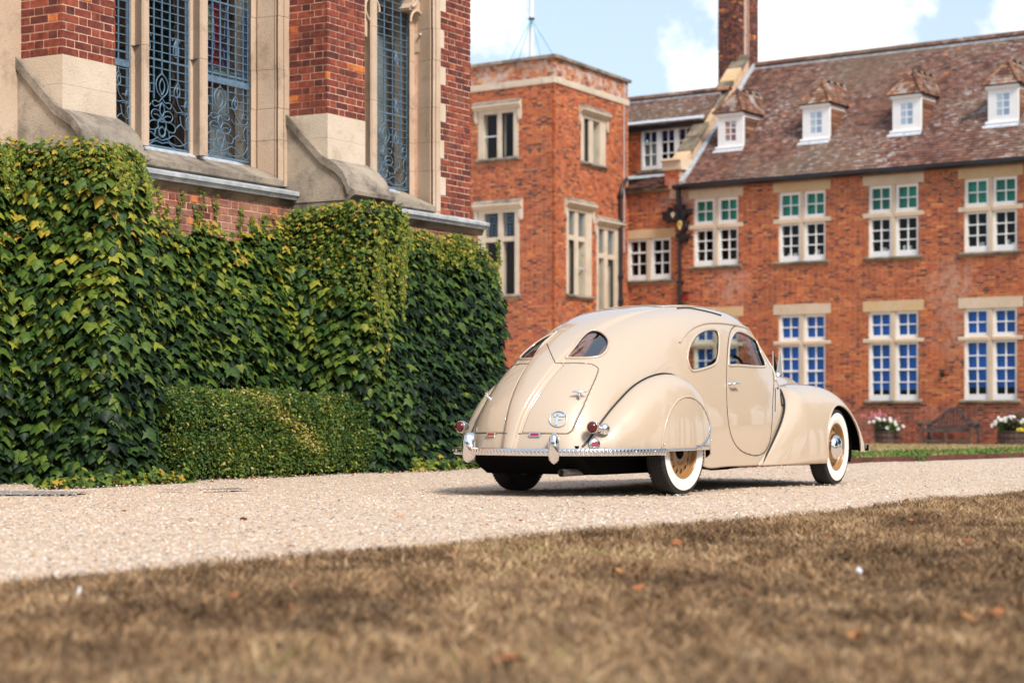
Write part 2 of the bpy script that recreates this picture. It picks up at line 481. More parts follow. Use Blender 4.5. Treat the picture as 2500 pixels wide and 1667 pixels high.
# ------------------------------------------------------------------ vertical reference planes
class Fr:
    """upright plane: s along the wall, p out of it, z up"""
    def __init__(self, O, d):
        self.O = np.array(O, float)[:2]; self.d = np.array(d, float)[:2]; self.d /= np.linalg.norm(self.d)
        self.n = np.array([self.d[1], -self.d[0]])
        self.rz = math.atan2(self.d[1], self.d[0])
    def pt(self, s, p, z):
        q = self.O + s * self.d + p * self.n
        return (q[0], q[1], z)
    def arr(self, S, P, Z):
        S, P, Z = np.broadcast_arrays(np.asarray(S, float), np.asarray(P, float), np.asarray(Z, float))
        return np.stack([self.O[0] + S * self.d[0] + P * self.n[0], self.O[1] + S * self.d[1] + P * self.n[1], Z], -1)
    def s_at(self, px, p=0.0):
        m = (px - CX) / F_PX; B = self.O + p * self.n
        return (m * B[1] - B[0]) / (self.d[0] - m * self.d[1])
    def z_at(self, px, py, p=0.0):
        s = self.s_at(px, p); Y = (self.O + p * self.n + s * self.d)[1]
        return HC + (HY - py) * Y / F_PX
    def pix(self, s, p, z):
        q = self.O + s * self.d + p * self.n
        return CX + F_PX * q[0] / q[1], HY - (z - HC) * F_PX / q[1]
    def side(self, s):
        """the plane across this one at s, facing -d (its own s runs outward)"""
        return Fr(self.O + s * self.d, self.n)
    # solids
    def box(self, mb, s0, s1, p0, p1, z0, z1, mi=0):
        mb.box8([self.pt(s0, p1, z0), self.pt(s1, p1, z0), self.pt(s1, p0, z0), self.pt(s0, p0, z0),
                 self.pt(s0, p1, z1), self.pt(s1, p1, z1), self.pt(s1, p0, z1), self.pt(s0, p0, z1)], mi)
    def ext_pz(self, mb, poly, s0, s1, mi=0, smooth=False):
        mb.prism([self.pt(s0, p, z) for p, z in poly], [self.pt(s1, p, z) for p, z in poly], mi, smooth)
    def ext_sp(self, mb, poly, z0, z1, mi=0, smooth=False):
        mb.prism([self.pt(s, p, z0) for s, p in poly], [self.pt(s, p, z1) for s, p in poly], mi, smooth)
    def ext_sz(self, mb, poly, p0, p1, mi=0, smooth=False):
        mb.prism([self.pt(s, p0, z) for s, z in poly], [self.pt(s, p1, z) for s, z in poly], mi, smooth)

def lay_bricks(u0, u1, z0, z1, holes=(), course=.075, L=.215, H=.1025, j=.010, shift=0.0):
    """Flemish bond: rows of stretcher, header; holes are (u0,u1,z0,z1)"""
    out = []
    unit = L + H + 2 * j
    r = 0; z = z0
    while z < z1 - .02:
        zt = min(z + course - j, z1)
        zc = (z + zt) / 2
        cuts = [(h[0], h[1]) for h in holes if h[2] < zc < h[3]]
        u = u0 - unit * 2 + (r % 2) * ((L + H + 2 * j) / 2) + shift
        k = 0
        while u < u1:
            w = L if k % 2 == 0 else H
            segs = [(max(u, u0), min(u + w, u1))]
            for a, b in cuts:
                ns = []
                for c, d in segs:
                    if b <= c or a >= d: ns.append((c, d))
                    else:
                        if c < a - .004: ns.append((c, a - .004))
                        if d > b + .004: ns.append((b + .004, d))
                segs = ns
            for c, d in segs:
                if d - c > .025: out.append((c, d, z, zt))
            u += w + j; k += 1
        z += course; r += 1
    return out

BRICK_ME = None
def unit_brick(mat):
    key = 'brick_unit_' + mat.name
    if key in bpy.data.meshes: return bpy.data.meshes[key]
    me = bpy.data.meshes.new(key)
    v = [(x, y, z) for z in (-.5, .5) for y in (-.5, .5) for x in (-.5, .5)]
    # the face that looks out (-y) is a touch smaller: worn arrises
    v = [(x * (.985 if y < 0 else 1), y, z * (.95 if y < 0 else 1)) for x, y, z in v]
    me.from_pydata(v, [], [(0, 1, 5, 4), (4, 5, 7, 6), (1, 3, 7, 5), (2, 0, 4, 6), (1, 0, 2, 3)])
    me.materials.append(mat); me.update()
    return me

def put_bricks(fr, bricks, p, parent, mat_single, mat_join, n_single=300, score=None, depth=.03, stuff_name='brickwork', jit=.0035, name='brick'):
    """bricks of one wall: the ones that show largest as objects, the rest joined"""
    A = np.array(bricks)
    if len(A) == 0: return
    sc = np.array([score(fr, b, p) if score else 0 for b in bricks])
    order = np.argsort(-sc)
    single = [i for i in order[:n_single] if sc[i] > 0]
    me = unit_brick(mat_single)
    base = BASE[parent.name]
    for i in single:
        a, b, z0, z1 = bricks[i]
        o = bpy.data.objects.new(name, me); COL.objects.link(o)
        dp = random.uniform(-jit, jit)
        c = Vector(fr.pt((a + b) / 2, p - depth / 2 + dp, (z0 + z1) / 2))
        o.parent = parent; o.location = c - base; o.rotation_euler = (0, 0, fr.rz)
        o.scale = (b - a, depth, z1 - z0)
    ss = set(single)
    rest = np.array([bricks[i] for i in range(len(bricks)) if i not in ss])
    if len(rest):
        n = len(rest); dp = RNG.uniform(-jit, jit, n)
        a, b, z0, z1 = rest.T
        pf = p + dp; pb = np.full(n, p - depth)
        V = np.stack([fr.arr(a + .002, pf, z0 + .002), fr.arr(b - .002, pf, z0 + .002), fr.arr(b - .002, pf, z1 - .002), fr.arr(a + .002, pf, z1 - .002),
                      fr.arr(a, pb, z0), fr.arr(b, pb, z0), fr.arr(b, pb, z1), fr.arr(a, pb, z1)], 1).reshape(-1, 3)
        Fb = np.array([(0, 1, 2, 3), (0, 4, 5, 1), (1, 5, 6, 2), (2, 6, 7, 3), (3, 7, 4, 0)])
        Fq = (Fb[None] + 8 * np.arange(n)[:, None, None]).reshape(-1, 4)
        np_mesh(stuff_name, V, Fq, mat_join, parent, 'stuff', rnd=np.repeat(RNG.random(n), 8))

def pic_score(fr, b, p):
    x0, y0 = fr.pix(b[0], p, b[2]); x1, y1 = fr.pix(b[1], p, b[3])
    if x1 < 2 or x0 > 2498 or y0 < 2 or y1 > 1660: return 0
    return abs(x1 - x0) * abs(y0 - y1)

def unit_pane(mat):
    key = 'pane_unit_' + mat.name
    if key in bpy.data.meshes: return bpy.data.meshes[key]
    me = bpy.data.meshes.new(key)
    me.from_pydata([(-.5, 0, -.5), (.5, 0, -.5), (.5, 0, .5), (-.5, 0, .5)], [], [(0, 1, 2, 3)])
    me.materials.append(mat); me.update()
    return me

def put_pane(fr, s0, s1, z0, z1, p, mat, parent, tilt=0.0, name='pane'):
    o = bpy.data.objects.new(name, unit_pane(mat)); COL.objects.link(o)
    o.parent = parent
    o.location = Vector(fr.pt((s0 + s1) / 2, p, (z0 + z1) / 2)) - BASE[parent.name]
    o.rotation_euler = (random.gauss(0, tilt), 0, fr.rz + random.gauss(0, tilt))
    o.scale = (s1 - s0, 1, z1 - z0)
    return o

# ------------------------------------------------------------------ ground
def gz(x, y):
    return -.22 * max(0.0, min(1.0, (y - 24) / 31)) if y < 55 else -.22

def sheet(name, poly, z, mat, kind='structure', nx=1):
    me = bpy.data.meshes.new(name)
    v = [(x, y, gz(x, y) + z) for x, y in poly]
    me.from_pydata(v, [], [tuple(range(len(v)))]); me.materials.append(mat); me.update()
    o = bpy.data.objects.new(name, me); COL.objects.link(o); o['kind'] = kind
    BASE[o.name] = Vector()
    return o

def gravel_mat():
    m, nt, b, out = new_mat('gravel')
    g = nt.nodes.new('ShaderNodeNewGeometry')
    vo = nt.nodes.new('ShaderNodeTexVoronoi'); vo.inputs['Scale'].default_value = 58
    nt.links.new(g.outputs['Position'], vo.inputs['Vector'])
    sep = nt.nodes.new('ShaderNodeSeparateColor'); nt.links.new(vo.outputs['Color'], sep.inputs[0])
    c = ramp(nt, [(0, (.15, .12, .11)), (.05, (.28, .23, .20)), (.11, (.54, .33, .19)), (.30, (.65, .48, .35)), (.6, (.72, .575, .45)), (.85, (.79, .675, .56)), (1, (.86, .80, .73))], sep.outputs[0])
    c = mixc(nt, mrange(nt, noise(nt, .55, 5), .4, .7, 0, .35), c, (.52, .40, .31))
    c = mixc(nt, mrange(nt, noise(nt, 3, 5), .35, .75, 0, .25), c, (.70, .52, .36))
    edge = mrange(nt, vo.outputs['Distance'], .0, .62, 1, .0)
    c = mixc(nt, mrange(nt, vo.outputs['Distance'], .45, .75, 0, .30), c, (.30, .21, .15))
    nt.links.new(c, b.inputs['Base Color']); b.inputs['Roughness'].default_value = .85; b.inputs['Specular IOR Level'].default_value = .25
    bump_to(nt, b, edge, .9, .012)
    return m
GRAVEL = gravel_mat()
PEB_ST = [(0, (.16, .13, .12)), (.08, (.30, .25, .21)), (.2, (.55, .33, .17)), (.45, (.62, .46, .33)), (.75, (.66, .54, .42)), (1, (.75, .67, .59))]
PEBBLE = varied('pebble', PEB_ST, False, rough=.8, nscale=40, namt=.2, bump=0)

def gravel_sheet():
    xs = np.concatenate([np.linspace(-400, -14, 8), np.linspace(-13, 24, 50), np.linspace(25, 400, 8)])
    ys = np.concatenate([np.linspace(-300, 4, 8), np.linspace(5, 60, 90), np.linspace(62, 900, 12)])
    X, Y = np.meshgrid(xs, ys)
    Z = np.vectorize(gz)(X, Y) + np.where((Y > 6) & (Y < 30), .012 * np.sin(X * 1.3 + .5 * Y) * np.sin(Y * .9 + .3 * X), 0) - .006
    V = np.stack([X, Y, Z], -1).reshape(-1, 3); nx = len(xs)
    i = np.arange(len(ys) - 1)[:, None] * nx + np.arange(nx - 1)[None]
    Fq = np.stack([i, i + 1, i + nx + 1, i + nx], -1).reshape(-1, 4)
    o = np_mesh('ground', V, Fq, GRAVEL, None, 'structure', smooth=True, pivot=(0, 0, 0))
    return o
gravel_sheet()

def in_poly(x, y, poly):
    x = np.asarray(x); y = np.asarray(y); r = np.zeros(x.shape, bool)
    n = len(poly); j = n - 1
    for i in range(n):
        xi, yi = poly[i]; xj, yj = poly[j]
        c = ((yi > y) != (yj > y)) & (x < (xj - xi) * (y - yi) / (yj - yi + 1e-12) + xi)
        r ^= c; j = i
    return r

def gpix(px, py):
    Y = F_PX * HC / (py - HY); return ((px - CX) / F_PX * Y, Y)
LAWN_EDGE = [gpix(*q) for q in ((-260, 1462), (0, 1432), (240, 1409), (470, 1391), (740, 1366), (1063, 1337), (1240, 1322), (1400, 1306), (1600, 1294), (1800, 1277), (1960, 1261), (2110, 1243), (2300, 1224), (2500, 1206), (2720, 1190))]
LAWN = LAWN_EDGE + [(14, 18.0), (14, -6), (-14, -6), (-14, 6)]
def lawn_mat():
    m, nt, b, out = new_mat('dry_turf')
    c = mixc(nt, mrange(nt, noise(nt, 2.6, 6, .6), .35, .65), (.27, .175, .092), (.15, .098, .058))
    c = mixc(nt, mrange(nt, noise(nt, 1.1, 5), .5, .68, 0, .7), c, (.125, .092, .070))
    c = mixc(nt, mrange(nt, noise(nt, 40, 5), .4, .7, 0, .6), c, (.38, .27, .15))
    nt.links.new(c, b.inputs['Base Color']); b.inputs['Roughness'].default_value = 1; b.inputs['Specular IOR Level'].default_value = .1
    bump_to(nt, b, noise(nt, 60, 5), .8, .03)
    return m
sheet('lawn', LAWN, .012, lawn_mat())

# ------------------------------------------------------------------ chapel
CH = Fr(((1149 - CX) / F_PX * 26.0, 26.0), (2850, 4861))
B1 = (CH.s_at(51), CH.s_at(282, .527)); B2 = (CH.s_at(707), CH.s_at(891, .53)); BP = .528
chapel = thing('chapel', 'red brick chapel with stone traceried windows and ivy on its lower wall', 'building', CH.pt(-4, -.5, 0))
Z_BR, Z_OG, Z_TOP = 4.02, 3.51, 7.4
LEDGE = 3.13

def chapel_walls():
    # mortar-coloured core of pier, ends and lower wall
    mb = MB()
    CH.box(mb, CH.s_at(1066), -.012, -.6, -.007, 2.9, Z_TOP)
    CH.box(mb, -.45, -.012, -9, -.6, 0, Z_TOP)
    mb.build('pier_core', MORTAR_P, chapel)
    mb = MB()
    CH.box(mb, -14, -.02, -.6, .045, 0, 3.06)
    mb.build('lower_wall', MORTAR_P, chapel)
    mb = MB()
    CH.box(mb, -14, -.5, -1.5, -1.45, 0, Z_TOP)       # near-black sheet in place of the dim nave behind the glass
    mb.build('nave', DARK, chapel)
    mb = MB()
    CH.box(mb, -14, .15, -9.0, .1, Z_TOP, Z_TOP + .3)
    mb.build('parapet', STONE, chapel)
    # stone wall left of the first buttress and stone round the windows
    mb = MB()
    CH.box(mb, -14, B1[0] + .02, -.6, 0, 3.0, Z_TOP)
    mb.build('stone_wall', STONE, chapel)
chapel_walls()

def jamb(px, ps, z0, name='jamb'):
    poly = [(CH.s_at(x, p), p) for x, p in zip(px, ps)]
    poly += [(poly[-1][0], -.6), (poly[0][0], -.6)]
    z = z0; k = 0
    hs = (.52, .36, .44, .60, .40)
    while z < Z_TOP - .01:
        zt = min(z + hs[k % 5], Z_TOP)
        dp = random.uniform(-.003, .003)
        mb = MB(); CH.ext_sp(mb, [(s, p + dp) if p > -.5 else (s, p) for s, p in poly[::-1]], z + .002, zt - .002)
        mb.build('jamb_stone', STONE, chapel)
        z = zt; k += 1
jamb((611, 613, 627, 629, 671, 672, 678, 679, 693, 694, 706), (-.38, -.335, -.335, -.30, -.075, -.06, -.06, -.015, -.015, 0, 0), 3.22)
jamb((998, 1000, 1016, 1018, 1048, 1050, 1056, 1057, 1064, 1065, 1076), (-.38, -.335, -.335, -.30, -.075, -.06, -.06, -.015, -.015, 0, 0), 3.22)
S1, S2 = CH.s_at(1076), 0.0
# stone toothing of the second window into the pier
TEETH = []
z = 3.2
for k in range(18):
    w = (1079, 1088)[k % 2] if k % 3 else 1084
    if k % 2: TEETH.append((S1, CH.s_at(w), z, z + .234))
    z += .234
for t in TEETH:
    mb = MB(); CH.box(mb, t[0] - .02, t[1], -.1, .002, t[2] + .004, t[3] - .004); mb.build('quoin', STONE_P, chapel)
pier_bricks = lay_bricks(S1 + .003, S2, 3.2, Z_TOP, TEETH, course=.0785, L=.220, H=.104, j=.0125)
put_bricks(CH, pier_bricks, 0.0, chapel, CBR_S, CBR_J, 300, pic_score, jit=.004)

def low_score(fr, b, p):
    x, y = fr.pix((b[0] + b[1]) / 2, p, b[2])
    return pic_score(fr, b, p) if b[2] > 2.35 else 0
low = lay_bricks(-10.5, 0.0, 2.1, 3.05, [(B1[0] - .05, B1[1] + .05, 0, 4), (B2[0] - .05, B2[1] + .05, 0, 4)], course=.0785, L=.220, H=.104, j=.0125)
lower_bricks = [b for b in low]
put_bricks(CH, lower_bricks, .052, bpy.data.objects['lower_wall'], WBR_S, WBR_J, 180, low_score, jit=.004)

def buttress(s0, s1, nm_label):
    mb = MB()
    CH.box(mb, s0 + .007, s1 - .007, -.2, BP - .007, Z_BR, Z_TOP)
    b = mb.build('buttress', MORTAR_P, chapel)
    fb = lay_bricks(s0 + .001, s1, Z_BR + .006, Z_TOP, (), course=.0785, L=.220, H=.104, j=.0125)
    put_bricks(CH, fb, BP, b, CBR_S, CBR_J, 150, pic_score, jit=.003)
    sd = CH.side(s0)
    sb = lay_bricks(0, BP - .030, Z_BR + .006, Z_TOP, (), course=.0785, L=.220, H=.104, j=.0125, shift=.12)
    put_bricks(sd, sb, .0, b, CBR_S, CBR_J, 140, pic_score, jit=.003)
    # two courses of dressed stone
    for za, zb in ((Z_OG + .237, Z_BR), (Z_OG - .12, Z_OG + .235)):
        m2 = MB(); CH.box(m2, s0 - .004, s1 + .004, -.2, BP + .004, za, zb); m2.build('stone_block', STONE_P, b)
    # lower stage with its raked head and ogee weathering
    prof = [(-.2, 0), (-.2, 4.02), (0, 4.02), (.50, 3.53), (.60, 3.475), (.70, 3.415), (.785, 3.335), (.84, 3.24), (.865, 3.165), (.93, 3.13), (.93, 3.085), (.875, 3.06), (.855, 3.03), (.855, 0)]
    m3 = MB(); CH.ext_pz(m3, prof[::-1], s0 - .035, s1 + .035); m3.build('weathering', STONE_W, b)
    m4 = MB()
    for (pa, za), (pb, zb) in zip(prof[2:8], prof[3:9]):
        CH.ext_pz(m4, [(pa, za + .012), (pb, zb + .012), (pb - .02, zb - .075), (pa - .02, za - .075)], s0 - .075, s0 - .03)
    m4.build('raked_moulding', STONE_W, b)
    m5 = MB(); CH.ext_pz(m5, [(-.2, 3.9), (-.02, 3.95), (.48, 3.46), (.60, 3.38), (.76, 3.25), (.80, 3.03), (-.2, 3.03)], s0 - .045, s0 - .034)
    m5.build('stone_flank', STONE_R, b)
buttress(*B1, '')
buttress(*B2, '')

def sills():
    for s0, s1, in ((B1[1] + .01, CH.s_at(690, .06)), (B2[1] + .01, CH.s_at(1062, .06))):
        mb = MB()
        CH.ext_pz(mb, [(-.5, 3.0), (-.5, 3.472), (-.40, 3.472), (.07, 3.265), (.07, 3.205), (.03, 3.19), (.03, 3.0)][::-1], s0, s1)
        mb.build('sill', STONE_W, chapel)
        mb = MB()
        CH.ext_pz(mb, [(-.41, 3.474), (-.41, 3.492), (-.30, 3.445), (-.30, 3.43)][::-1], s0, s1 - .25)
        mb.build('sill_flashing', LEADL, chapel)
    for s0, s1 in ((-14, B1[0] - .05), (B1[1] + .05, B2[0] - .05), (B2[1] + .05, .2)):
        mb = MB()
        CH.ext_pz(mb, [(-.1, 3.06), (-.1, 3.19), (.02, 3.185), (.165, 3.150), (.175, 3.140), (.175, 3.104), (.15, 3.098), (.14, 3.06)][::-1], s0, s1)
        mb.build('lead_ledge', LEAD, chapel)
        mb = MB()
        CH.ext_pz(mb, [(-.1, 2.99), (-.1, 3.058), (.085, 3.058), (.08, 3.035), (.065, 3.01), (.06, 2.99)][::-1], s0, s1)
        mb.build('ledge_shade_strip', STONE_D, chapel)  # dark moulding in place of the thin shadow under the lead
sills()

# lights of the windows ------------------------------------------------------
GP = -.40
def mullion(pxl, pxf, pxr):
    sl, sf, sr = CH.s_at(pxl, GP + .02), CH.s_at(pxf, -.20), CH.s_at(pxr, -.20)
    w = sf - sl
    mb = MB()
    CH.ext_sp(mb, [(sl, GP - .05), (sl, GP + .03), (sl + w * .55, GP + .05), (sf, -.225), (sf + .012, -.20), (sr - .012, -.20), (sr, -.225), (sr + w * .45, GP + .05), (sr + w, GP + .03), (sr + w, GP - .05)][::-1], 3.45, 4.498)
    m_ = mb.build('mullion', STONE, chapel)
    for za, zb in ((4.502, 5.398), (5.402, Z_TOP)):
        mb = MB(); CH.ext_sp(mb, [(sl, GP - .05), (sl, GP + .03), (sl + w * .55, GP + .05), (sf, -.225), (sf + .012, -.20), (sr - .012, -.20), (sr, -.225), (sr + w * .45, GP + .05), (sr + w, GP + .03), (sr + w, GP - .05)][::-1], za, zb); mb.build('mullion_stone', STONE, m_)
    return sl, sr + w
M1 = mullion(333, 350, 366)
M2 = mullion(475, 492, 509)
M3 = mullion(893, 908, 922)

FLOWER = [  # right half of the leaded ornament, u from the light's middle (0..1), v from its foot (0..1 of ornament height)
    [(0, 1.0), (.13, .93), (.19, .84), (.15, .74), (0, .66)],
    [(0, .93), (.07, .86), (.07, .78), (0, .70)],
    [(0, .66), (.10, .60), (.22, .61), (.30, .58), (.24, .53), (.12, .55), (0, .60)],
    [(0, .60), (.07, .52), (.05, .44), (0, .40)],
    [(.0, .40), (.08, .47), (.22, .49), (.33, .44), (.30, .37), (.16, .34), (0, .36)],
    [(.02, .38), (.14, .42), (.26, .42)],
    [(0, .33), (.14, .34), (.32, .33), (.42, .27), (.36, .21), (.20, .22), (.10, .27)],
    [(.10, .22), (.13, .29), (.09, .36), (0, .38)],
    [(.10, .22), (.08, .15), (0, .12)],
    [(.0, .27), (.09, .22), (.07, .16), (0, .14)],
    [(.38, .80), (.50, .90), (.56, .82), (.54, .74), (.44, .70), (.38, .74), (.38, .80)],
    [(.50, .86), (.47, .79), (.50, .73)],
    [(.46, .70), (.52, .60), (.66, .52), (.82, .52), (.90, .58), (.86, .66), (.74, .66), (.70, .58)],
    [(.66, .52), (.46, .50), (.34, .56)],
    [(.86, .50), (.76, .42), (.80, .30), (.92, .24), (.98, .34), (.92, .46)],
    [(.42, .27), (.58, .34), (.72, .28), (.80, .30)],
    [(0, .08), (.20, .12), (.36, .17), (.56, .12), (.78, .02), (.94, .06), (.97, .20)],
    [(.12, .12), (.30, .06), (.52, .04), (.78, .10), (.92, .22)],
    [(0, .04), (.2, .06), (.4, .0)],
    [(.6, .34), (.56, .46)], [(.20, .22), (.24, .12)]]
BUD = [[(0, 1), (.5, .7), (.75, .35), (.45, .05), (0, 0)], [(0, .95), (.18, .6), (.2, .25), (0, .1)], [(0, 1), (.4, 1.08), (.9, 1.0), (1.0, .9)]]

def smooth_line(pts, k=6):
    P = [Vector((p[0], p[1], 0)) for p in pts]
    if len(P) < 3: return pts
    out = []
    Q = [P[0] * 2 - P[1]] + P + [P[-1] * 2 - P[-2]]
    for i in range(1, len(Q) - 2):
        for t in range(k):
            t = t / k
            a, b, c, d = Q[i - 1], Q[i], Q[i + 1], Q[i + 2]
            v = .5 * ((2 * b) + (c - a) * t + (2 * a - 5 * b + 4 * c - d) * t * t + (3 * b - a - 3 * c + d) * t ** 3)
            out.append((v.x, v.y))
    out.append(tuple(P[-1][:2]))
    return out

def light(s0, s1, z0, z1, cols, foot, row=.0885, buds=(), head=None):
    """one leaded light: panes as objects, leadwork joined; foot = height of the flower ornament"""
    mb = MB()
    r = .0062; rh = .0042
    sc = (s0 + s1) / 2; hw = (s1 - s0) / 2
    us = np.linspace(s0, s1, cols + 1)
    for k_ in (.05, .95):
        CH.box(mb, s0 + (s1 - s0) * k_ - .0045, s0 + (s1 - s0) * k_ + .0045, GP - .006, GP + .008, z0, z1)
    frame = MB()
    for s in (s0, s1): CH.box(frame, s - .012, s + .012, GP - .012, GP + .012, z0, z1)
    CH.box(frame, s0, s1, GP - .012, GP + .012, z0, z0 + .02)
    w = frame.build('window', LEADW, chapel)
    zs = np.arange(z0 + foot * .52, z1, row)
    bars = []
    for i, s in enumerate(us[1:-1]):
        t = abs(s - sc) / hw
        zb = z0 + foot * (1.0 if t < .12 else .66 if t < .35 else .93 if t < .6 else .62)
        CH.box(mb, s - r, s + r, GP - .006, GP + .007, zb, z1)
    for k, zz in enumerate(zs):
        rr = .009 if abs((zz - zs[0]) / row % 9 - 6) < .5 else rh
        lo = zz < z0 + foot * 1.0
        if lo:
            fz = (zz - z0) / foot
            x = .2 if fz > .66 else .55
            for q0, q1 in ((s0, sc - hw * x * 1.1), (sc + hw * x * 1.1, s1)): CH.box(mb, q0, q1, GP - .006, GP + .007, zz - rr, zz + rr)
        else:
            CH.box(mb, s0, s1, GP - .006, GP + .007, zz - rr, zz + rr)
    for curve in FLOWER:
        L = smooth_line(curve, 5)
        for sg in (1, -1):
            mb.tube([CH.pt(sc + sg * u * hw, GP + .004, z0 + .02 + v * foot) for u, v in L], .0062, 5, caps=False)
    for bu, bz, bs in buds:
        for curve in BUD:
            L = smooth_line(curve, 5)
            for sg in (1, -1):
                mb.tube([CH.pt(s0 + bu * (s1 - s0) + sg * u * bs * .62, GP + .004, bz + v * bs * 1.9) for u, v in L], .0055, 5, caps=False)
    mb.build('leadwork', LEADW, w)
    # panes
    zz = [z0 + .01] + list(zs[1:]) + [z1]
    # ornament foot: larger panes in irregular tilt
    for i in range(cols):
        put_pane(CH, us[i], us[i + 1], z0 + .01, zs[0] + .0, GP, LPANE, w, .030)
        for k in range(len(zs)):
            zt = zs[k + 1] if k + 1 < len(zs) else z1
            if CH.pix(us[i], GP, zs[k])[1] < -420: continue
            put_pane(CH, us[i], us[i + 1], zs[k], zt, GP, LPANE, w, .026)
    return w

sA0 = M1[0] - (M2[0] - M1[1])
W1 = light(sA0, M1[0], 3.49, 6.6, 8, .78)
W2 = light(M1[1], M2[0], 3.49, 6.6, 8, .78, buds=[(.27, 4.49, .10), (.72, 4.49, .10), (.5, 5.1, .11)])
W3 = light(M2[1], CH.s_at(611, GP), 3.49, 6.6, 8, .78)
W4 = light(M3[1], CH.s_at(998, GP), 3.49, 6.4, 6, .78, row=.0885, buds=[(.30, 4.46, .085), (.74, 4.46, .085), (.30, 5.06, .085), (.74, 5.06, .085)])
W5 = light(M3[0] - (CH.s_at(998, GP) - M3[1]), M3[0], 3.49, 6.4, 6, .78)

def stained():
    """figure panel in coloured glass above the third light, and curtains behind"""
    s0, s1 = M2[1], CH.s_at(611, GP)
    z0 = 4.37
    cols = {'ruby_glass': (.16, .006, .012), 'teal_glass': (.02, .13, .15), 'sage_glass': (.16, .22, .13), 'navy_glass': (.008, .014, .05), 'amber_glass': (.30, .20, .06)}
    for k, c in cols.items(): plain(k, c, .15, spec=.6)
    W = s1 - s0
    pieces = [('teal_glass', [(.10, .0), (.42, .0), (.40, .09), (.30, .13), (.10, .12)]), ('sage_glass', [(.42, .0), (.72, .0), (.70, .07), (.55, .10), (.40, .09)]),
              ('teal_glass', [(.72, .0), (.90, .0), (.90, .08), (.70, .07)]), ('ruby_glass', [(.36, .12), (.58, .10), (.52, .25), (.50, .55), (.52, .80), (.40, .80), (.42, .30)]),
              ('navy_glass', [(.30, .14), (.36, .12), (.42, .30), (.40, .46), (.30, .36)]), ('navy_glass', [(.58, .10), (.66, .12), (.66, .55), (.60, .80), (.52, .80), (.52, .25)]),
              ('sage_glass', [(.30, .36), (.40, .46), (.40, .80), (.32, .74)]), ('sage_glass', [(.50, .40), (.58, .44), (.60, .80), (.52, .80)]), ('amber_glass', [(.52, .18), (.58, .22), (.57, .32), (.52, .30)]),
              ('navy_glass', [(.03, .0), (.08, .0), (.08, .8), (.03, .8)]), ('navy_glass', [(.92, .0), (.97, .0), (.97, .8), (.92, .8)])]
    for mt, poly in pieces:
        mb = MB(); P = [(s0 + u * W, z0 + .03 + v * 1.0) for u, v in poly]
        CH.ext_sz(mb, P, GP - .03, GP - .02); mb.build('coloured_pane', MATS[mt], W3)
        m2 = MB(); m2.tube([CH.pt(s, GP - .008, z) for s, z in P], .006, 5, closed=True); m2.build('lead_came', LEADW, W3)
    mb = MB()
    CH.box(mb, s0, s1, GP - .02, GP + .012, z0 - .05, z0 + .02); mb.build('transom_bar', LEADW, W3)
    mb = MB()
    CH.box(mb, sA0, M1[0], GP - .02, GP + .012, z0 - .1, z0 - .03); mb.build('transom_bar', LEADW, W1)
    for a, b, zt in ((CH.s_at(520, -.75), CH.s_at(577, -.75), 4.36), (CH.s_at(921, -.75), CH.s_at(985, -.75), 5.5)):
        mb = MB(); n = 22
        pts = [(a + (b - a) * i / n, -.8 + .03 * math.sin(i * 2.3)) for i in range(n + 1)]
        mb.strip([[CH.pt(s, p, 3.4) for s, p in pts], [CH.pt(s, p, zt) for s, p in pts]])
        mb.build('curtain', CURTAIN, chapel)
stained()

def tracery():
    """cusped ogee head of the second window's light"""
    s0, s1 = M3[1], CH.s_at(998, GP)
    sc, b = (s0 + s1) / 2, (s1 - s0) / 2 * 1.04
    zs = CH.z_at(998, 96, GP)
    half = [(1.0, -.3), (1.0, 0), (1.04, .22), (1.0, .42), (.86, .54), (.62, .55), (.60, .60), (.70, .72), (.72, .86), (.64, 1.02), (.50, 1.12), (.34, 1.14), (.34, 1.20), (.40, 1.32), (.34, 1.52), (.22, 1.72), (.10, 1.98), (0, 2.3)]
    mb = MB()
    for sg in (1, -1):
        for pf, pb in ((-.25, GP - .03),):
            inner = [(sc + sg * u * b, zs + v * b) for u, v in half]
            outer = [(sc + sg * 1.5 * b, zz) for _, zz in inner]
            fi = [CH.pt(s, pf, z) for s, z in inner]; fo = [CH.pt(s, pf, z) for s, z in outer]; bi = [CH.pt(s, pb, z) for s, z in inner]
            mb.strip([fi, fo], smooth=False); mb.strip([bi, fi], smooth=False)
    CH.box(mb, sc - 1.5 * b, sc + 1.5 * b, GP - .03, -.25, zs + 2.3 * b, zs + 4 * b)
    t = mb.build('tracery', STONE, chapel)
    for sg in (1, -1):
        for du, rr, pp in ((.12, .02, -.235), (.30, .026, -.21)):
            L = smooth_line([(1.0 + du, -.3), (1.02 + du, .2), (.98 + du, .6), (.80 + du, 1.0), (.52 + du, 1.35), (.28 + du, 1.75), (.14 + du, 2.3)], 6)
            m2 = MB(); m2.tube([CH.pt(sc + sg * u * b, pp, zs + v * b) for u, v in L], rr, 6); m2.build('moulding', STONE, t)
        m2 = MB()
        m2.tube([CH.pt(sc + sg * (.86 + .26 * math.cos(a)) * b, -.232, zs + (.30 + .26 * math.sin(a)) * b) for a in np.linspace(-1.3, 3.2, 16)], .018, 6)
        m2.tube([CH.pt(sc + sg * (.62 + .24 * math.cos(a)) * b, -.232, zs + (.88 + .26 * math.sin(a)) * b) for a in np.linspace(-1.5, 2.6, 16)], .018, 6)
        m2.build('cusp', STONE, t)
tracery()

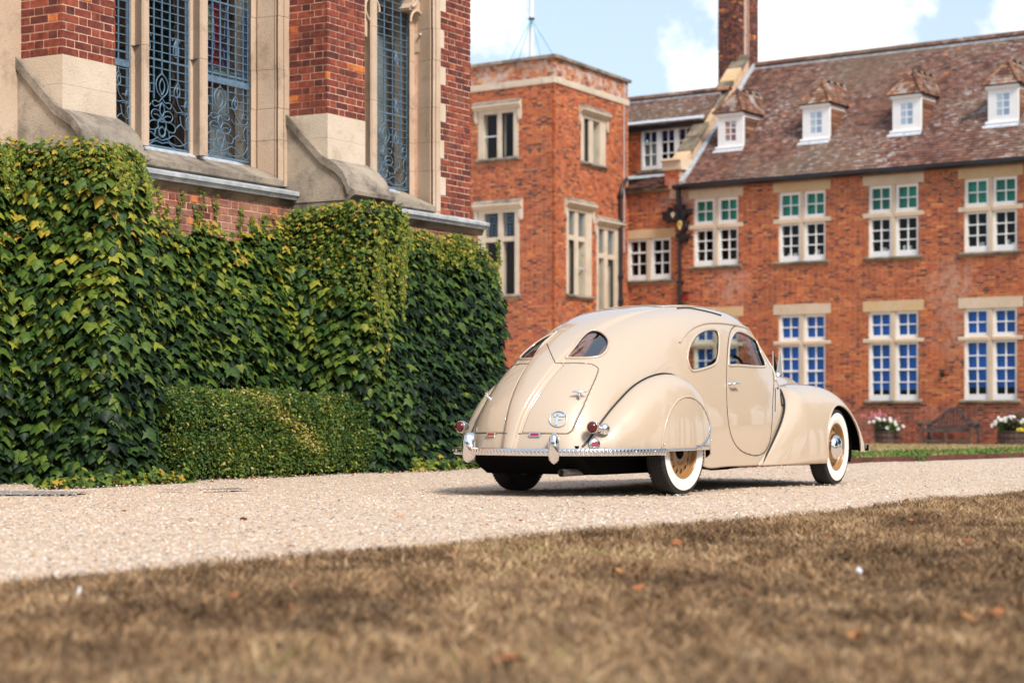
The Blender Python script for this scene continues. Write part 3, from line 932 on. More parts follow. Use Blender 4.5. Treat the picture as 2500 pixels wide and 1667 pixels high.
# ------------------------------------------------------------------ far range of the house
W = Fr(((2315 - CX) / F_PX * 55.0, 55.0), (6550, -4861))
GB = -.24
house = thing('house_range', 'long two storey orange brick range with tiled roof and white dormers', 'building', W.pt(-3, 0, GB))
EAVE_Z, SL = 7.57, .943
RIDGE_P, RIDGE_Z = -4.1, 7.57 + .943 * 4.4

def wall_cells(fr, mb, s0, s1, z0, z1, holes, p0, p1):
    ss = sorted({s0, s1, *[min(max(h[0], s0), s1) for h in holes], *[min(max(h[1], s0), s1) for h in holes]})
    zs = sorted({z0, z1, *[min(max(h[2], z0), z1) for h in holes], *[min(max(h[3], z0), z1) for h in holes]})
    for a, b in zip(ss, ss[1:]):
        run = None
        for c, d in zip(zs, zs[1:]):
            solid = not any(h[0] <= (a + b) / 2 <= h[1] and h[2] <= (c + d) / 2 <= h[3] for h in holes)
            if solid: run = (run[0], d) if run else (c, d)
            if (not solid or d == zs[-1]) and run:
                fr.box(mb, a, b, p0, p1, run[0], run[1]); run = None

def sash(fr, parent, s0, s1, z0, z1, cols, rows, p, top=.085, bot=.085, side=.075, bar=.034, meeting=None, glass=None, shift=0):
    """white painted sash: frame and bars one mesh, each pane an object"""
    mb = MB()
    fr.box(mb, s0, s0 + side, p - .05, p + .05, z0, z1); fr.box(mb, s1 - side, s1, p - .05, p + .05, z0, z1)
    fr.box(mb, s0 + side, s1 - side, p - .045, p + .045, z1 - top, z1); fr.box(mb, s0 + side, s1 - side, p - .045, p + .045, z0, z0 + bot)
    a0, a1, b0, b1 = s0 + side, s1 - side, z0 + bot, z1 - top
    us = np.linspace(a0, a1, cols + 1); vs = np.linspace(b0, b1, rows + 1)
    for u in us[1:-1]: fr.box(mb, u - bar / 2, u + bar / 2, p - .03, p + .02, b0, b1)
    for k, v in enumerate(vs[1:-1]):
        h = bar if meeting != k + 1 else .055
        fr.box(mb, a0, a1, p - .032, p + (.022 if meeting != k + 1 else .04), v - h / 2, v + h / 2)
    o = mb.build('sash', WHITE, parent)
    for i in range(cols):
        for k in range(rows):
            put_pane(fr, us[i], us[i + 1], vs[k], vs[k + 1], p - .01, (glass or PANE), parent, .005)
    return o

HOLES = []
def cross_window(c, hw, zl0, zl1, zt, zs0, rows, blind_top, blind_low, lintel_mat, low_h=0.0, meeting=None, clutter=0, label=None):
    """stone mullioned window with paired white sashes above and below a transom"""
    lw = .935
    mb = MB()
    W.box(mb, c - .056, c + .056, -.22, -.015, zs0, zl0)                     # mullion
    if zt:
        for a, b in ((c - lw, c - .0565), (c + .0565, c + lw)):
            W.ext_pz(mb, [(-.22, zt[0]), (-.22, zt[1]), (-.04, zt[1]), (.008, zt[1] - .05), (.008, zt[0] + .015), (-.03, zt[0])][::-1], a, b)
    w = mb.build('window', STONE_FP, house, label=label)
    mb = MB(); W.box(mb, c - lw, c + lw, -.2, .010, zl0, zl1); mb.build('lintel', lintel_mat, w)
    mb = MB(); W.ext_pz(mb, [(-.2, zs0 - .11), (-.2, zs0), (.0, zs0), (.085, zs0 - .035), (.085, zs0 - .065), (.05, zs0 - .11)][::-1], c - .885, c + .885); mb.build('sill', STONE_D, w)
    for a, b in ((c - hw, c - .06), (c + .06, c + hw)):
        if zt:
            sash(W, w, a, b, zt[1], zl0, 2, 2, -.11)
            sash(W, w, a, b, zs0, zt[0], 2, rows, -.11, top=.05, bot=.165, meeting=meeting)
        else:
            sash(W, w, a, b, zs0, zl0, 2, rows, -.11, bot=.16, meeting=meeting)
        if blind_top and zt:
            m = MB(); W.box(m, a + .02, b - .02, -.225, -.215, zt[1], zl0); m.build('blind', blind_top, w)
        if blind_low and zt:
            m = MB(); W.box(m, a + .02, b - .02, -.225, -.215, zs0 + low_h, zt[0]); m.build('blind', blind_low, w)
        for k in range(clutter):
            q = a + .1 + random.random() * (b - a - .3)
            m = MB(); W.box(m, q, q + random.uniform(.06, .14), -.3, -.22, zs0 + .16, zs0 + random.uniform(.22, .33)); m.build('paper_stack', WHITE, w)
    if zt: HOLES.append((c - hw, c + hw, zs0 - .11, zl0)); HOLES.append((c - lw, c + lw, zt[0], zt[1]))
    else: HOLES.append((c - hw, c + hw, zs0 - .11, zl0))
    HOLES.append((c - lw, c + lw, zl0, zl1)); HOLES.append((c - .885, c + .885, zs0 - .11, zs0))

WC = [1.228 - 2.887 * k for k in range(-2, 4)]
for i, c in enumerate(WC):
    cross_window(c, .758, 7.11, 7.37, (6.19, 6.35), 5.09, 3, GREENB, None, (STONE_F if i in (1, 2, 4) else STONE_FP), clutter=(2 if i in (2, 3, 4) else 0))
    cross_window(c, .758, 3.55, 3.83, (2.66, 2.80), 1.04, 4, BLUEB, BLUEB, (STONE_F if i % 2 else STONE_FP), low_h=(.22, .24, .35, .30, .33, .26)[i], meeting=2)
# small window of the linking bay
lc = (W.s_at(1534) + W.s_at(1635)) / 2
cross_window(lc, .775, 6.03, 6.30, None, 4.76, 3, None, None, STONE_F, meeting=2)
# ground window of the linking bay, behind the car
cross_window(lc, .775, 3.2, 3.46, None, 1.04, 4, None, None, STONE_F)

A_L, A_R = -10.56, 9.0
def house_walls():
    mb = MB()
    wall_cells(W, mb, A_L - .6, A_R, GB - .3, EAVE_Z, HOLES, -.35, -.007)
    w = mb.build('wall', MORTAR, house)
    br = lay_bricks(A_L, A_R, GB, EAVE_Z - .02, HOLES, course=.0695, L=.210, H=.100, j=.0125)
    plinth = [b for b in br if b[3] < .86]; br = [b for b in br if b[3] >= .86]
    put_bricks(W, plinth, 0.0, w, PLB_S, PLB_J, 90, lambda f, b, p: pic_score(f, b, p) if f.pix(b[0], 0, b[2])[0] > 2110 else 0, depth=.03, jit=.003, stuff_name='plinth_brickwork')
    put_bricks(W, br, 0.0, w, BRK_S, BRK_J, 210, lambda f, b, p: (pic_score(f, b, p) if f.pix(b[0], 0, b[2])[0] > 2110 or b[2] > 4.2 else 0), depth=.03, jit=.003)
    mb = MB(); W.box(mb, A_L - 2.6, A_R, -1.3, -1.25, GB, EAVE_Z + .3); mb.build('dark_backing', BROWNROOM, house)
    mb = MB(); W.box(mb, A_R - .3, A_R, -9, -.35, GB, EAVE_Z); ew = mb.build('end_wall', MORTAR, house)
    E_ = Fr(np.array(W.pt(A_R, 0, 0))[:2], -W.n)
    put_bricks(E_, lay_bricks(.0, 8.9, GB, EAVE_Z, (), course=.0695, L=.210, H=.100, j=.0125), .004, ew, BRK_S, BRK_J, 0)
house_walls()

# ---------------------------------------------------------------- tiling
def tile_boxes(O, u, v, poly, gauge=.125, width=.168, th=.014, lift=.0):
    """rows of clay tiles on a sloping plane: O corner, u along, v up the slope (unit), poly in (u, v)"""
    O = np.array(O, float); u = np.array(u, float); v = np.array(v, float); n = np.cross(u, v); n /= np.linalg.norm(n)
    if n[2] < 0: n = -n
    P = np.array(poly)
    rows = np.arange(P[:, 1].min(), P[:, 1].max(), gauge)
    outs = []
    for r, vv in enumerate(rows):
        us = np.arange(P[:, 0].min() - width, P[:, 0].max() + width, width) + (width / 2 if r % 2 else 0)
        ok = in_poly(us + width / 2, np.full(len(us), vv + gauge * .5), poly)
        for q in us[ok]: outs.append((q, vv))
    T = np.array(outs); N = len(T)
    jz = RNG.normal(0, .0022, N); tl = RNG.normal(0, .004, N); g2 = gauge * 1.25
    def pt(a, b, h): return O + a[:, None] * u + b[:, None] * v + h[:, None] * n
    a0, a1 = T[:, 0] + .003, T[:, 0] + width - .003
    b0, b1 = T[:, 1], T[:, 1] + g2
    hl = lift + th * 1.6 + jz; hh = lift + .002 + jz * 0
    V = np.stack([pt(a0, b0, hl - tl), pt(a1, b0, hl + tl), pt(a1, b1, hh), pt(a0, b1, hh), pt(a0, b0, hl - th - tl), pt(a1, b0, hl - th + tl)], 1)
    return V

TILE_F = [(0, 1, 2, 3), (0, 4, 5, 1)]
def put_tiles(V, parent, n_single, score=None):
    N = len(V)
    sc = np.zeros(N)
    if n_single:
        c = V.mean(1); px = CX + F_PX * c[:, 0] / c[:, 1]; py = HY - (c[:, 2] - HC) * F_PX / c[:, 1]
        sc = np.where((px > 1) & (px < 2498) & (py > 2), 1 / c[:, 1] + .0, 0)
    order = np.argsort(-sc)[:n_single]
    order = [i for i in order if sc[i] > 0]
    base = np.array(BASE[parent.name])
    if order:
        # one shared tile mesh, turned to the slope
        v0 = V[order[0]]; c0 = v0.mean(0)
        me = bpy.data.meshes.new('tile_unit'); me.from_pydata((v0 - c0).tolist(), [], [f[::1] for f in TILE_F]); me.materials.append(TIL_S); me.update()
        for i in order:
            o = bpy.data.objects.new('clay_tile', me); COL.objects.link(o); o.parent = parent
            o.location = V[i].mean(0) - base
    rest = np.setdiff1d(np.arange(N), order)
    n = len(rest)
    Fq = (np.array(TILE_F)[None] + 6 * np.arange(n)[:, None, None]).reshape(-1, 4)
    return np_mesh('tiling', V[rest].reshape(-1, 3), Fq, TIL_J, parent, 'stuff', rnd=np.repeat(RNG.random(n), 6))

U3 = np.array([*W.d, 0.0]); N3 = np.array([*W.n, 0.0])
def slope_v(sl): 
    v = -N3 + np.array([0, 0, sl]); return v / np.linalg.norm(v)
SV = slope_v(SL); SLEN = 4.4 * math.hypot(1, SL)
PD = -.86                                                     # plane of the dormer fronts
GA = W.s_at(1665) + .06                                      # foot of the gable coping

def house_roof():
    mb = MB()
    e0, e1 = (.30, EAVE_Z), (RIDGE_P, RIDGE_Z)
    W.ext_pz(mb, [e0, e1, (2 * RIDGE_P - .3, EAVE_Z), (2 * RIDGE_P - .3, EAVE_Z - .1), (e1[0], e1[1] - .15), (e0[0], e0[1] - .04)][::-1], GA, A_R + .3)
    rf = mb.build('roof', TIL_J, house)
    O = np.array(W.pt(GA, .30, EAVE_Z))
    L = A_R + .3 - GA
    put_tiles(tile_boxes(O, U3, SV, [(.12, -.03), (L, -.03), (L, SLEN), (.12, SLEN)]), rf, 300)
    # ridge tiles
    a = GA + .2
    while a < A_R:
        mb = MB()
        c = W.pt(a, RIDGE_P, RIDGE_Z - .03)
        mb.lathe([(.14, 0), (.14, .43), (.12, .43), (.12, 0)], c, ax=(*W.d, 0), up=(0, 0, 1), n=8, a0=-math.pi / 2, a1=math.pi / 2)
        mb.build('ridge_tile', TIL_S, rf, smooth=False)
        a += .45
    mb = MB(); W.box(mb, GA - .2, A_R + .3, RIDGE_P - .2, RIDGE_P + .17, RIDGE_Z - .2, RIDGE_Z - .09); mb.build('ridge_flashing', LEAD, rf)
    # gutter and soffit
    mb = MB()
    W.ext_pz(mb, [(0, EAVE_Z - .16), (.02, EAVE_Z - .01), (.36, EAVE_Z - .03), (.37, EAVE_Z - .10), (.30, EAVE_Z - .13), (.22, EAVE_Z - .16)][::-1], GA - .2, A_R + .3)
    mb.build('gutter', BLACKP, house)
    # gable coping, one stone after another up the verge
    n = 8
    for k in range(n):
        t0, t1 = k / n + .004, (k + 1) / n - .004
        pz = lambda t: (.12 + t * (RIDGE_P + .15 - .12), EAVE_Z + .20 + .39 + t * (RIDGE_Z - EAVE_Z + .05 - .26))
        (pa, za), (pb, zb) = pz(t0), pz(t1)
        mb = MB()
        W.ext_pz(mb, [(pa, za), (pb, zb), (pb, zb - .14), (pa, za - .14)][::-1], GA - .50, GA + .03)
        mb.build('coping_stone', (STONE_D if k % 3 else STONE_F), house)
    mb = MB()
    (pa, za), (pb, zb) = pz(0), pz(1)
    W.ext_pz(mb, [(pa, za - .1), (pb, zb - .1), (pb, zb - 1.2), (pa, za - 1.0)][::-1], GA - .42, GA - .02); mb.build('gable_wall', MORTAR, house)
    mb = MB()
    W.ext_pz(mb, [(.32, EAVE_Z + .07), (RIDGE_P, RIDGE_Z + .07), (RIDGE_P, RIDGE_Z - .05), (.32, EAVE_Z - .05)][::-1], GA + .03, GA + .19); mb.build('verge_flashing', LEAD, house)
    # kneeler
    k = MB()
    W.ext_pz(k, [(-.4, 8.02), (-.4, 8.36), (.30, 8.36), (.33, 8.30), (.26, 8.26), (.24, 8.02)][::-1], GA - .62, GA + .06); kn = k.build('kneeler', STONE_FP, house)
    k = MB(); W.box(k, GA - .55, GA - .04, -.4, .19, 7.45, 8.02); kb = k.build('corbel', MORTAR, house)
    put_bricks(W, lay_bricks(GA - .56, GA - .03, 7.46, 8.01, (), course=.0695), .2, kb, BRK_S, BRK_J, 60, pic_score)
    sd = W.side(GA - .56)
    return rf
roof = house_roof()

def dormer(c):
    hw, z0, z1 = .435, 8.66, 9.73
    mb = MB()
    W.box(mb, c - hw, c + hw, -3.0, PD - .04, z0 - .05, z1)
    d = mb.build('dormer', WHITE, house)
    # front with the opening left for the glazing
    f = MB(); wall_cells(W, f, c - hw, c + hw, z0, z1, [(c - .19, c + .19, 8.90, 9.50)], PD - .04, PD); f.build('front_board', WHITE, d)
    m = MB()
    W.box(m, c - .015, c + .015, PD - .03, PD - .005, 8.90, 9.50)
    for k in (1, 2): W.box(m, c - .19, c + .19, PD - .03, PD - .007, 8.90 + .2 * k - .015, 8.90 + .2 * k + .015)
    m.build('glazing_bar', WHITE, d)
    for i in range(2):
        for k in range(3):
            put_pane(W, c - .19 + .19 * i, c + .19 * i, 8.90 + .2 * k, 9.10 + .2 * k, PD - .02, DORM_G[i], d, .01)
    m = MB(); W.ext_pz(m, [(PD, z0 - .03), (PD, z0 + .08), (PD + .05, z0 + .08), (PD + .07, z0 + .04), (PD + .05, z0 - .03)][::-1], c - hw - .06, c + hw + .03); m.build('sill', WHITE, d)
    m = MB(); W.ext_pz(m, [(PD + .0, z0 - .02), (PD + .06, z0 - .02), (PD + .15, z0 - .10), (PD + .13, z0 - .125)], c - hw - .12, c + hw + .05); m.build('apron_flashing', LEADL, d)
    m = MB()
    W.ext_pz(m, [(PD, z1 - .09), (PD, z1 - .015), (PD + .10, z1 - .015), (PD + .06, z1 - .09)][::-1], c - hw - .05, c + hw + .05); m.build('cornice', WHITE, d)
    m = MB(); W.box(m, c - hw - .08, c + hw + .08, -2.5, PD + .09, z1 - .014, z1 + .012); m.build('eave_board', BLACKP, d)
    # cheek, tile hung
    for sg in (1, -1):
        m = MB(); x = c + sg * (hw + .018)
        zz = lambda p: EAVE_Z + SL * (.30 - p)
        W.box(m, min(x, c + sg * hw), max(x, c + sg * hw), -2.4, PD - .12, 8.4, z1 - .13); m.build('cheek', MATS['dormer_tile'], d)
        for k in range(7):
            m = MB(); za = 8.72 + .125 * k
            W.box(m, min(x, x + sg * .014), max(x, x + sg * .014), -2.4, PD - .10, za, za + .10); m.build('tile_course', MATS['dormer_tile'], d)
    # hipped roof
    ev = z1 + .015; ap = ev + .72; pe = PD + .10; he = hw + .09; pa = PD - .42
    pr = .30 - (ap - EAVE_Z) / SL - .1
    L0, R0, A = (c - he, pe, ev), (c + he, pe, ev), (c, pa, ap)
    Bk = (c, pr, ap); Lb, Rb = (c - he, .3 - (ev - EAVE_Z) / SL - .1, ev), (c + he, .3 - (ev - EAVE_Z) / SL - .1, ev)
    m = MB()
    m.add([W.pt(*q) for q in (L0, R0, A, Bk, Lb, Rb)], [(0, 1, 2), (1, 5, 3, 2), (0, 2, 3, 4)]); rr = m.build('dormer_roof', MATS['dormer_tile'], d)
    def plane_tiles(P0, P1, P2, poly3):
        P0, P1, P2 = [np.array(W.pt(*q)) for q in (P0, P1, P2)]
        u = P1 - P0; u /= np.linalg.norm(u); n = np.cross(u, P2 - P0); n /= np.linalg.norm(n); v = np.cross(n, u)
        pl = [((np.array(W.pt(*q)) - P0) @ u, (np.array(W.pt(*q)) - P0) @ v) for q in poly3]
        return tile_boxes(P0, u, v, pl, gauge=.12, width=.15, lift=.005)
    VV = np.concatenate([plane_tiles(L0, R0, A, [L0, R0, A]), plane_tiles(R0, Rb, A, [R0, Rb, Bk, A]), plane_tiles(Lb, L0, A, [Lb, L0, A, Bk])])
    n = len(VV)
    np_mesh('tiling', VV.reshape(-1, 3), (np.array(TILE_F)[None] + 6 * np.arange(n)[:, None, None]).reshape(-1, 4), MATS['dormer_tiling'], d, 'stuff', rnd=np.repeat(RNG.random(n), 6))
    # bonnet tiles down the hips, half-round along the short ridge
    for P, Q, nm in ((L0, A, 'hip_tile'), (R0, A, 'hip_tile'), (A, Bk, 'ridge_tile')):
        a, b = Vector(W.pt(*P)), Vector(W.pt(*Q)); ln = (b - a).length; k = max(3, int(ln / .16)) if nm == 'hip_tile' else 4
        for i in range(k):
            q0 = a.lerp(b, i / k); ax = (b - a).normalized()
            m = MB(); m.lathe([(.070, -.02), (.055, .19), (.04, .19), (.055, -.02)], q0 + Vector((0, 0, -.02 + .02)), ax=ax, up=(0, 0, 1), n=7, a0=-math.pi / 2, a1=math.pi / 2)
            m.build(nm, MATS['dormer_tile'] if nm == 'hip_tile' else STONE_W, d, smooth=False)
    m = MB()
    P, Q = Rb, Bk
    m.tube([Vector(W.pt(P[0] + .03, P[1], P[2] - .1)), Vector(W.pt(Q[0], Q[1], Q[2] + .02))], .045, 5); m.build('valley_flashing', LEAD, d)
ORT = [(0, (.09, .045, .035)), (.4, (.17, .08, .05)), (.8, (.25, .12, .07)), (1, (.34, .19, .12))]
varied('dormer_tile', ORT, True, nscale=3, namt=.3); varied('dormer_tiling', ORT, False, nscale=3, namt=.3, stain=[(2.2, .52, .62, (.5, .46, .42), .6)])
DORM_G = [glass_mat('pale_dormer_glass', (.75, .85, .95), .55, .02), glass_mat('dormer_glass', (.15, .45, .75), .45, .02)]  # blue of the reflected sky put into the glass tint
for c in (WC[2] + .0, WC[3], WC[4], WC[5], WC[1]): dormer(c - .0)

def link_bay():
    """the lower bay between gable and tower: lean-to roof, set-back upper wall, own ridge"""
    a0, a1 = A_L - 3.2, GA - .42
    up = -1.5
    z_l0, z_l1 = EAVE_Z - .02, 8.12
    v = np.array([*(-W.n * (.30 - up)), z_l1 - z_l0]); ln = np.linalg.norm(v); v /= ln
    mb = MB(); W.ext_pz(mb, [(.25, z_l0), (up, z_l1), (up, z_l0 - .2), (.22, z_l0 - .06)][::-1], A_L, a1); r1 = mb.build('lean_to_roof', TIL_J, house)
    put_tiles(tile_boxes(W.pt(A_L, .25, z_l0 + .01), U3, v, [(0, 0), (a1 - A_L, 0), (a1 - A_L, ln), (0, ln)], gauge=.115), r1, 0)
    mb = MB(); W.ext_pz(mb, [(up + .22, z_l1 - .06), (up, z_l1 + .07), (up - .1, z_l1 + .07), (up - .1, z_l1 - .1)], a0, a1); mb.build('lead_apron', LEAD, house)
    mb = MB(); W.ext_pz(mb, [(.0, z_l0 - .14), (0, z_l0 - .02), (.20, z_l0 - .02), (.16, z_l0 - .14)][::-1], A_L, a1); mb.build('eave_course', STONE_D, house)
    # upper wall with the long white casement
    ze = W.z_at(1534, 314, up) + .02
    s0, s1 = W.s_at(1566, up), W.s_at(1695, up)
    z1 = W.z_at(1566, 318, up); z0 = W.z_at(1566, 417, up)
    hole = [(s0, s1, z0 - .09, z1)]
    mb = MB(); wall_cells(W, mb, a0, a1 + .3, z_l1 - .2, ze, hole, up - .3, up - .012); w = mb.build('upper_wall', MORTAR, house)
    put_bricks(W, lay_bricks(a0, a1 + .3, z_l1, ze, hole, course=.0695), up, w, CHM_S, CHM_J if False else BRK_J, 0)
    wn_ = MB(); W.box(wn_, s0 - .12, s1 + .1, up - .1, up + .06, z0 - .09, z0); win = wn_.build('window', STONE_D, house)
    n = 3; ws = (s1 - s0) / n
    for k in range(n): sash(W, win, s0 + ws * k, s0 + ws * (k + 1), z0, z1, 2, 3, up - .05, top=.09, bot=.13, side=.085, bar=.035)
    m = MB(); W.box(m, s0, s1, up - .4, up - .38, z0, z1); m.build('dark_backing', BROWNROOM, win)
    m = MB(); W.box(m, s0, s1, up - .25, up - .24, z1 - .30, z1); m.build('blind', MATS['navy_blind'], win)
    m = MB(); W.box(m, s0, s0 + .5, up - .28, up - .27, z0, z1 - .35); m.build('curtain', CURTAIN, win)
    # black eaves board, lead roll, roof
    mb = MB(); W.box(mb, a0, a1 + .3, up - .02, up + .14, ze - .16, ze + .03); mb.build('fascia', BLACKP, house)
    pr, zr = -2.5, W.z_at(1536, 246, -2.5)
    mb = MB(); W.ext_pz(mb, [(up + .2, ze), (pr, zr), (pr * 2 - up, ze), (up + .1, ze - .05)][::-1], a0, a1 + .3); r2 = mb.build('link_roof', TIL_J, house)
    v = np.array([*(-W.n * (up + .2 - pr)), zr - ze]); ln = np.linalg.norm(v); v /= ln
    L = a1 + .3 - a0
    put_tiles(tile_boxes(W.pt(a0, up + .2, ze), U3, v, [(0, -.02), (L, -.02), (L, ln), (0, ln)], gauge=.12), r2, 0)
    mb = MB(); W.ext_pz(mb, [(up + .19, ze + .0), (up + .24, ze + .05), (up + .12, ze + .14), (up + .06, ze + .1)], a0, a1 + .3); mb.build('eave_flashing', LEADL, house)
    a = a0
    while a < a1 + .3:
        mb = MB(); mb.lathe([(.13, 0), (.13, .42), (.11, .42), (.11, 0)], W.pt(a, pr, zr - .02), ax=(*W.d, 0), up=(0, 0, 1), n=7, a0=-math.pi / 2, a1=math.pi / 2)
        mb.build('ridge_tile', TIL_S, r2, smooth=False); a += .45
    mb = MB(); W.box(mb, a0, a1 + .3, pr - .16, pr + .16, zr - .2, zr - .08); mb.build('ridge_flashing', LEAD, r2)
plain('navy_blind', (.01, .03, .16), .7)
link_bay()

def chimney():
    p = -3.7; s0, s1 = W.s_at(1753, p), W.s_at(1798, p)
    sr = W.side(s1)     # right-hand face, seen from its outer side
    m = (1846 - CX) / F_PX
    B = np.array(W.pt(s1, p, 0))[:2]; k = (m * B[1] - B[0]) / (-W.n[0] + m * W.n[1])
    z0, z1 = 10.6, 17.0
    mb = MB(); W.box(mb, s0 + .012, s1 - .012, p - k, p - .012, z0, z1)
    c = mb.build('chimney', MORTAR_P, house)
    put_bricks(W, lay_bricks(s0, s1, z0, z1, (), course=.0695), p, c, CHM_S, CHM_J, 120, pic_score)
    R = Fr(np.array(W.pt(s1, p, 0))[:2], -W.n)          # faces +d
    bs = lay_bricks(.0, k, z0, z1, [(k * .40, k * .52, z0, z1)], course=.0695)
    put_bricks(R, bs, .0, c, CHM_S, CHM_J, 120, pic_score)
    mb = MB(); R.box(mb, k * .56, k * .94, -.02, .10, z0, z1); rib = mb.build('rib', MORTAR_P, c)
    put_bricks(R, lay_bricks(k * .55, k * .95, z0, z1, (), course=.0695), .11, rib, CHM_S, CHM_J, 0)
    mb = MB(); mb.tube([R.pt(k * .47, .02, z0 + .3), R.pt(k * .47, .02, z1)], .014, 5); mb.build('lightning_conductor', LEADL, c)
    mb = MB(); W.box(mb, s0 - .12, s1 + .12, p - k - .12, p + .12, 16.6, 17.1); mb.build('chimney_cap', CHM_J, c)
chimney()

def pipes():
    s = W.s_at(1659, .12); r = .052
    mb = MB(); mb.tube([W.pt(s, .12, GB), W.pt(s, .12, 5.8)], r, 10); d = mb.build('downpipe', BLACKP, house, label='black downpipe with ornate gilded hopper head')
    for z in (1.2, 3.2, 4.6):
        mb = MB(); W.box(mb, s - .10, s + .10, .0, .14, z, z + .07); mb.build('bracket', BLACKP, d)
    z = lambda y: W.z_at(1659, y, .15)
    x = lambda px: W.s_at(px, .2)
    mb = MB()
    mb.tube([W.pt(s - .02, .14, z(540)), W.pt(s - .02, .14, 7.5)], .075, 10)
    W.box(mb, s - .16, s + .14, .0, .22, z(512), z(500))
    mb.build('upper_pipe', BLACKP, d)
    mb = MB()
    W.ext_sz(mb, [(x(1617), z(521)), (x(1620), z(536)), (x(1636), z(541)), (x(1668), z(539)), (x(1673), z(526)), (x(1684), z(522)), (x(1684), z(512)), (x(1615), z(516))], .02, .22)
    W.box(mb, x(1630), x(1659), .21, .30, z(540), z(515)); W.box(mb, x(1629), x(1635), .05, .2, z(516), z(505))
    W.ext_sz(mb, [(x(1652), z(540)), (x(1652), z(553)), (x(1659), z(569)), (x(1667), z(569)), (x(1675), z(553)), (x(1677), z(540))], .03, .24)
    mb.build('hopper_head', BLACKP, d)
    mb = MB()
    W.box(mb, x(1650), x(1678), .02, .2, z(582), z(571)); W.box(mb, x(1656), x(1673), .02, .17, z(590), z(582)); mb.build('collar', BLACKP, d)
    mb = MB()
    for q in range(9):
        a = q / 9 * 6.28; mb.ball(W.pt(x(1647) + .05 * math.cos(a), .31, z(524) + .05 * math.sin(a) * 1.0), .018, 4)
    W.box(mb, x(1646), x(1648), .30, .315, z(533), z(524)); mb.build('emblem', MATS['pale_gilt'], d)
    mb = MB()
    for q in range(12):
        zz = z(541) - q / 12 * (z(541) - z(563)); wd = .075 * (1 - abs(q - 4) / 9)
        for sg in (-1, 0, 1): mb.ball(W.pt(x(1661.5) + sg * wd, .25, zz), .022, 4)
    mb.build('gilt_ornament', GOLD, d)
    mb = MB(); mb.tube([W.pt(s, .12, 5.75), W.pt(s, .12, z(585))], r, 10); mb.build('lower_pipe', BLACKP, d)
    # the plain pipe in the corner with the tower
    e_ = W.O + A_L * W.d; t_ = np.array([2630, 4861.0]); t_ /= np.linalg.norm(t_); m_ = (1352.5 - CX) / F_PX
    TRP = Fr(e_ - (e_[0] - m_ * e_[1]) / (t_[0] - m_ * t_[1]) * t_, t_)          # side of the tower
    p2 = lambda px, py: TRP.pt(TRP.s_at(px, .10), .10, TRP.z_at(px, py, .10))
    mb = MB(); mb.tube([p2(1530, 436), p2(1527, 442), p2(1518, 462), p2(1516, 475), p2(1516, 760), p2(1516, 1040)], .055, 10)
    d2 = mb.build('downpipe', BLACKP, house, label='plain black downpipe in the corner beside the tower')
    for y in (478, 675, 735):
        mb = MB(); q = p2(1516, y); mb.lathe([(.075, -.08), (.085, -.04), (.085, .04), (.075, .08)], q, n=10); mb.build('joint_collar', BLACKP, d2)
    # fire bell box and lamp
    mb = MB(); a = W.s_at(1674, .05); zz = W.z_at(1674, 722, .05); W.box(mb, a - .07, a + .07, 0, .08, zz - .1, zz + .06); bx = mb.build('alarm_box', plain('alarm_red', (.30, .02, .02), .5), house)
    mb = MB(); W.box(mb, a - .08, a + .07, 0, .12, zz + .06, zz + .12); mb.build('alarm_hood', BLACKP, bx)
pipes()
plain('wall_lamp_black', (.004, .004, .004), .6)
def wall_lamp():
    a, zz = W.s_at(2299, .08), W.z_at(2299, 911, .08)
    t = thing('wall_lamp', 'small black oval bulkhead lamp on the brick wall between two blue windows', 'lamp', W.pt(a, 0, zz))
    mb = MB(); mb.ball(W.pt(a, .07, zz), .055, 8, sq=(1, 1, 2.0)); mb.build('lamp_body', MATS['wall_lamp_black'], t)
    mb = MB(); W.box(mb, a - .04, a + .04, .001, .06, zz - .09, zz + .09); mb.build('backplate', MATS['wall_lamp_black'], t)
wall_lamp()

# ------------------------------------------------------------------ tower
_E = W.O + A_L * W.d
_td = np.array([2630, 4861.0]); _td /= np.linalg.norm(_td)
_m = (1352.5 - CX) / F_PX
_q = (_E[0] - _m * _E[1]) / (_td[0] - _m * _td[1])
TC = _E - _q * _td
TL = Fr(TC, W.d)                 # front: s negative to the left
TR = Fr(TC, _td)                 # right-hand side: s grows away from us
TQ = _q
T_TOP, T_S0, T_S1 = 10.90, 10.13, 10.31
tower = thing('brick_tower', 'square orange brick tower with pale parapet band and stone mullioned windows', 'tower', (*TC, GB))

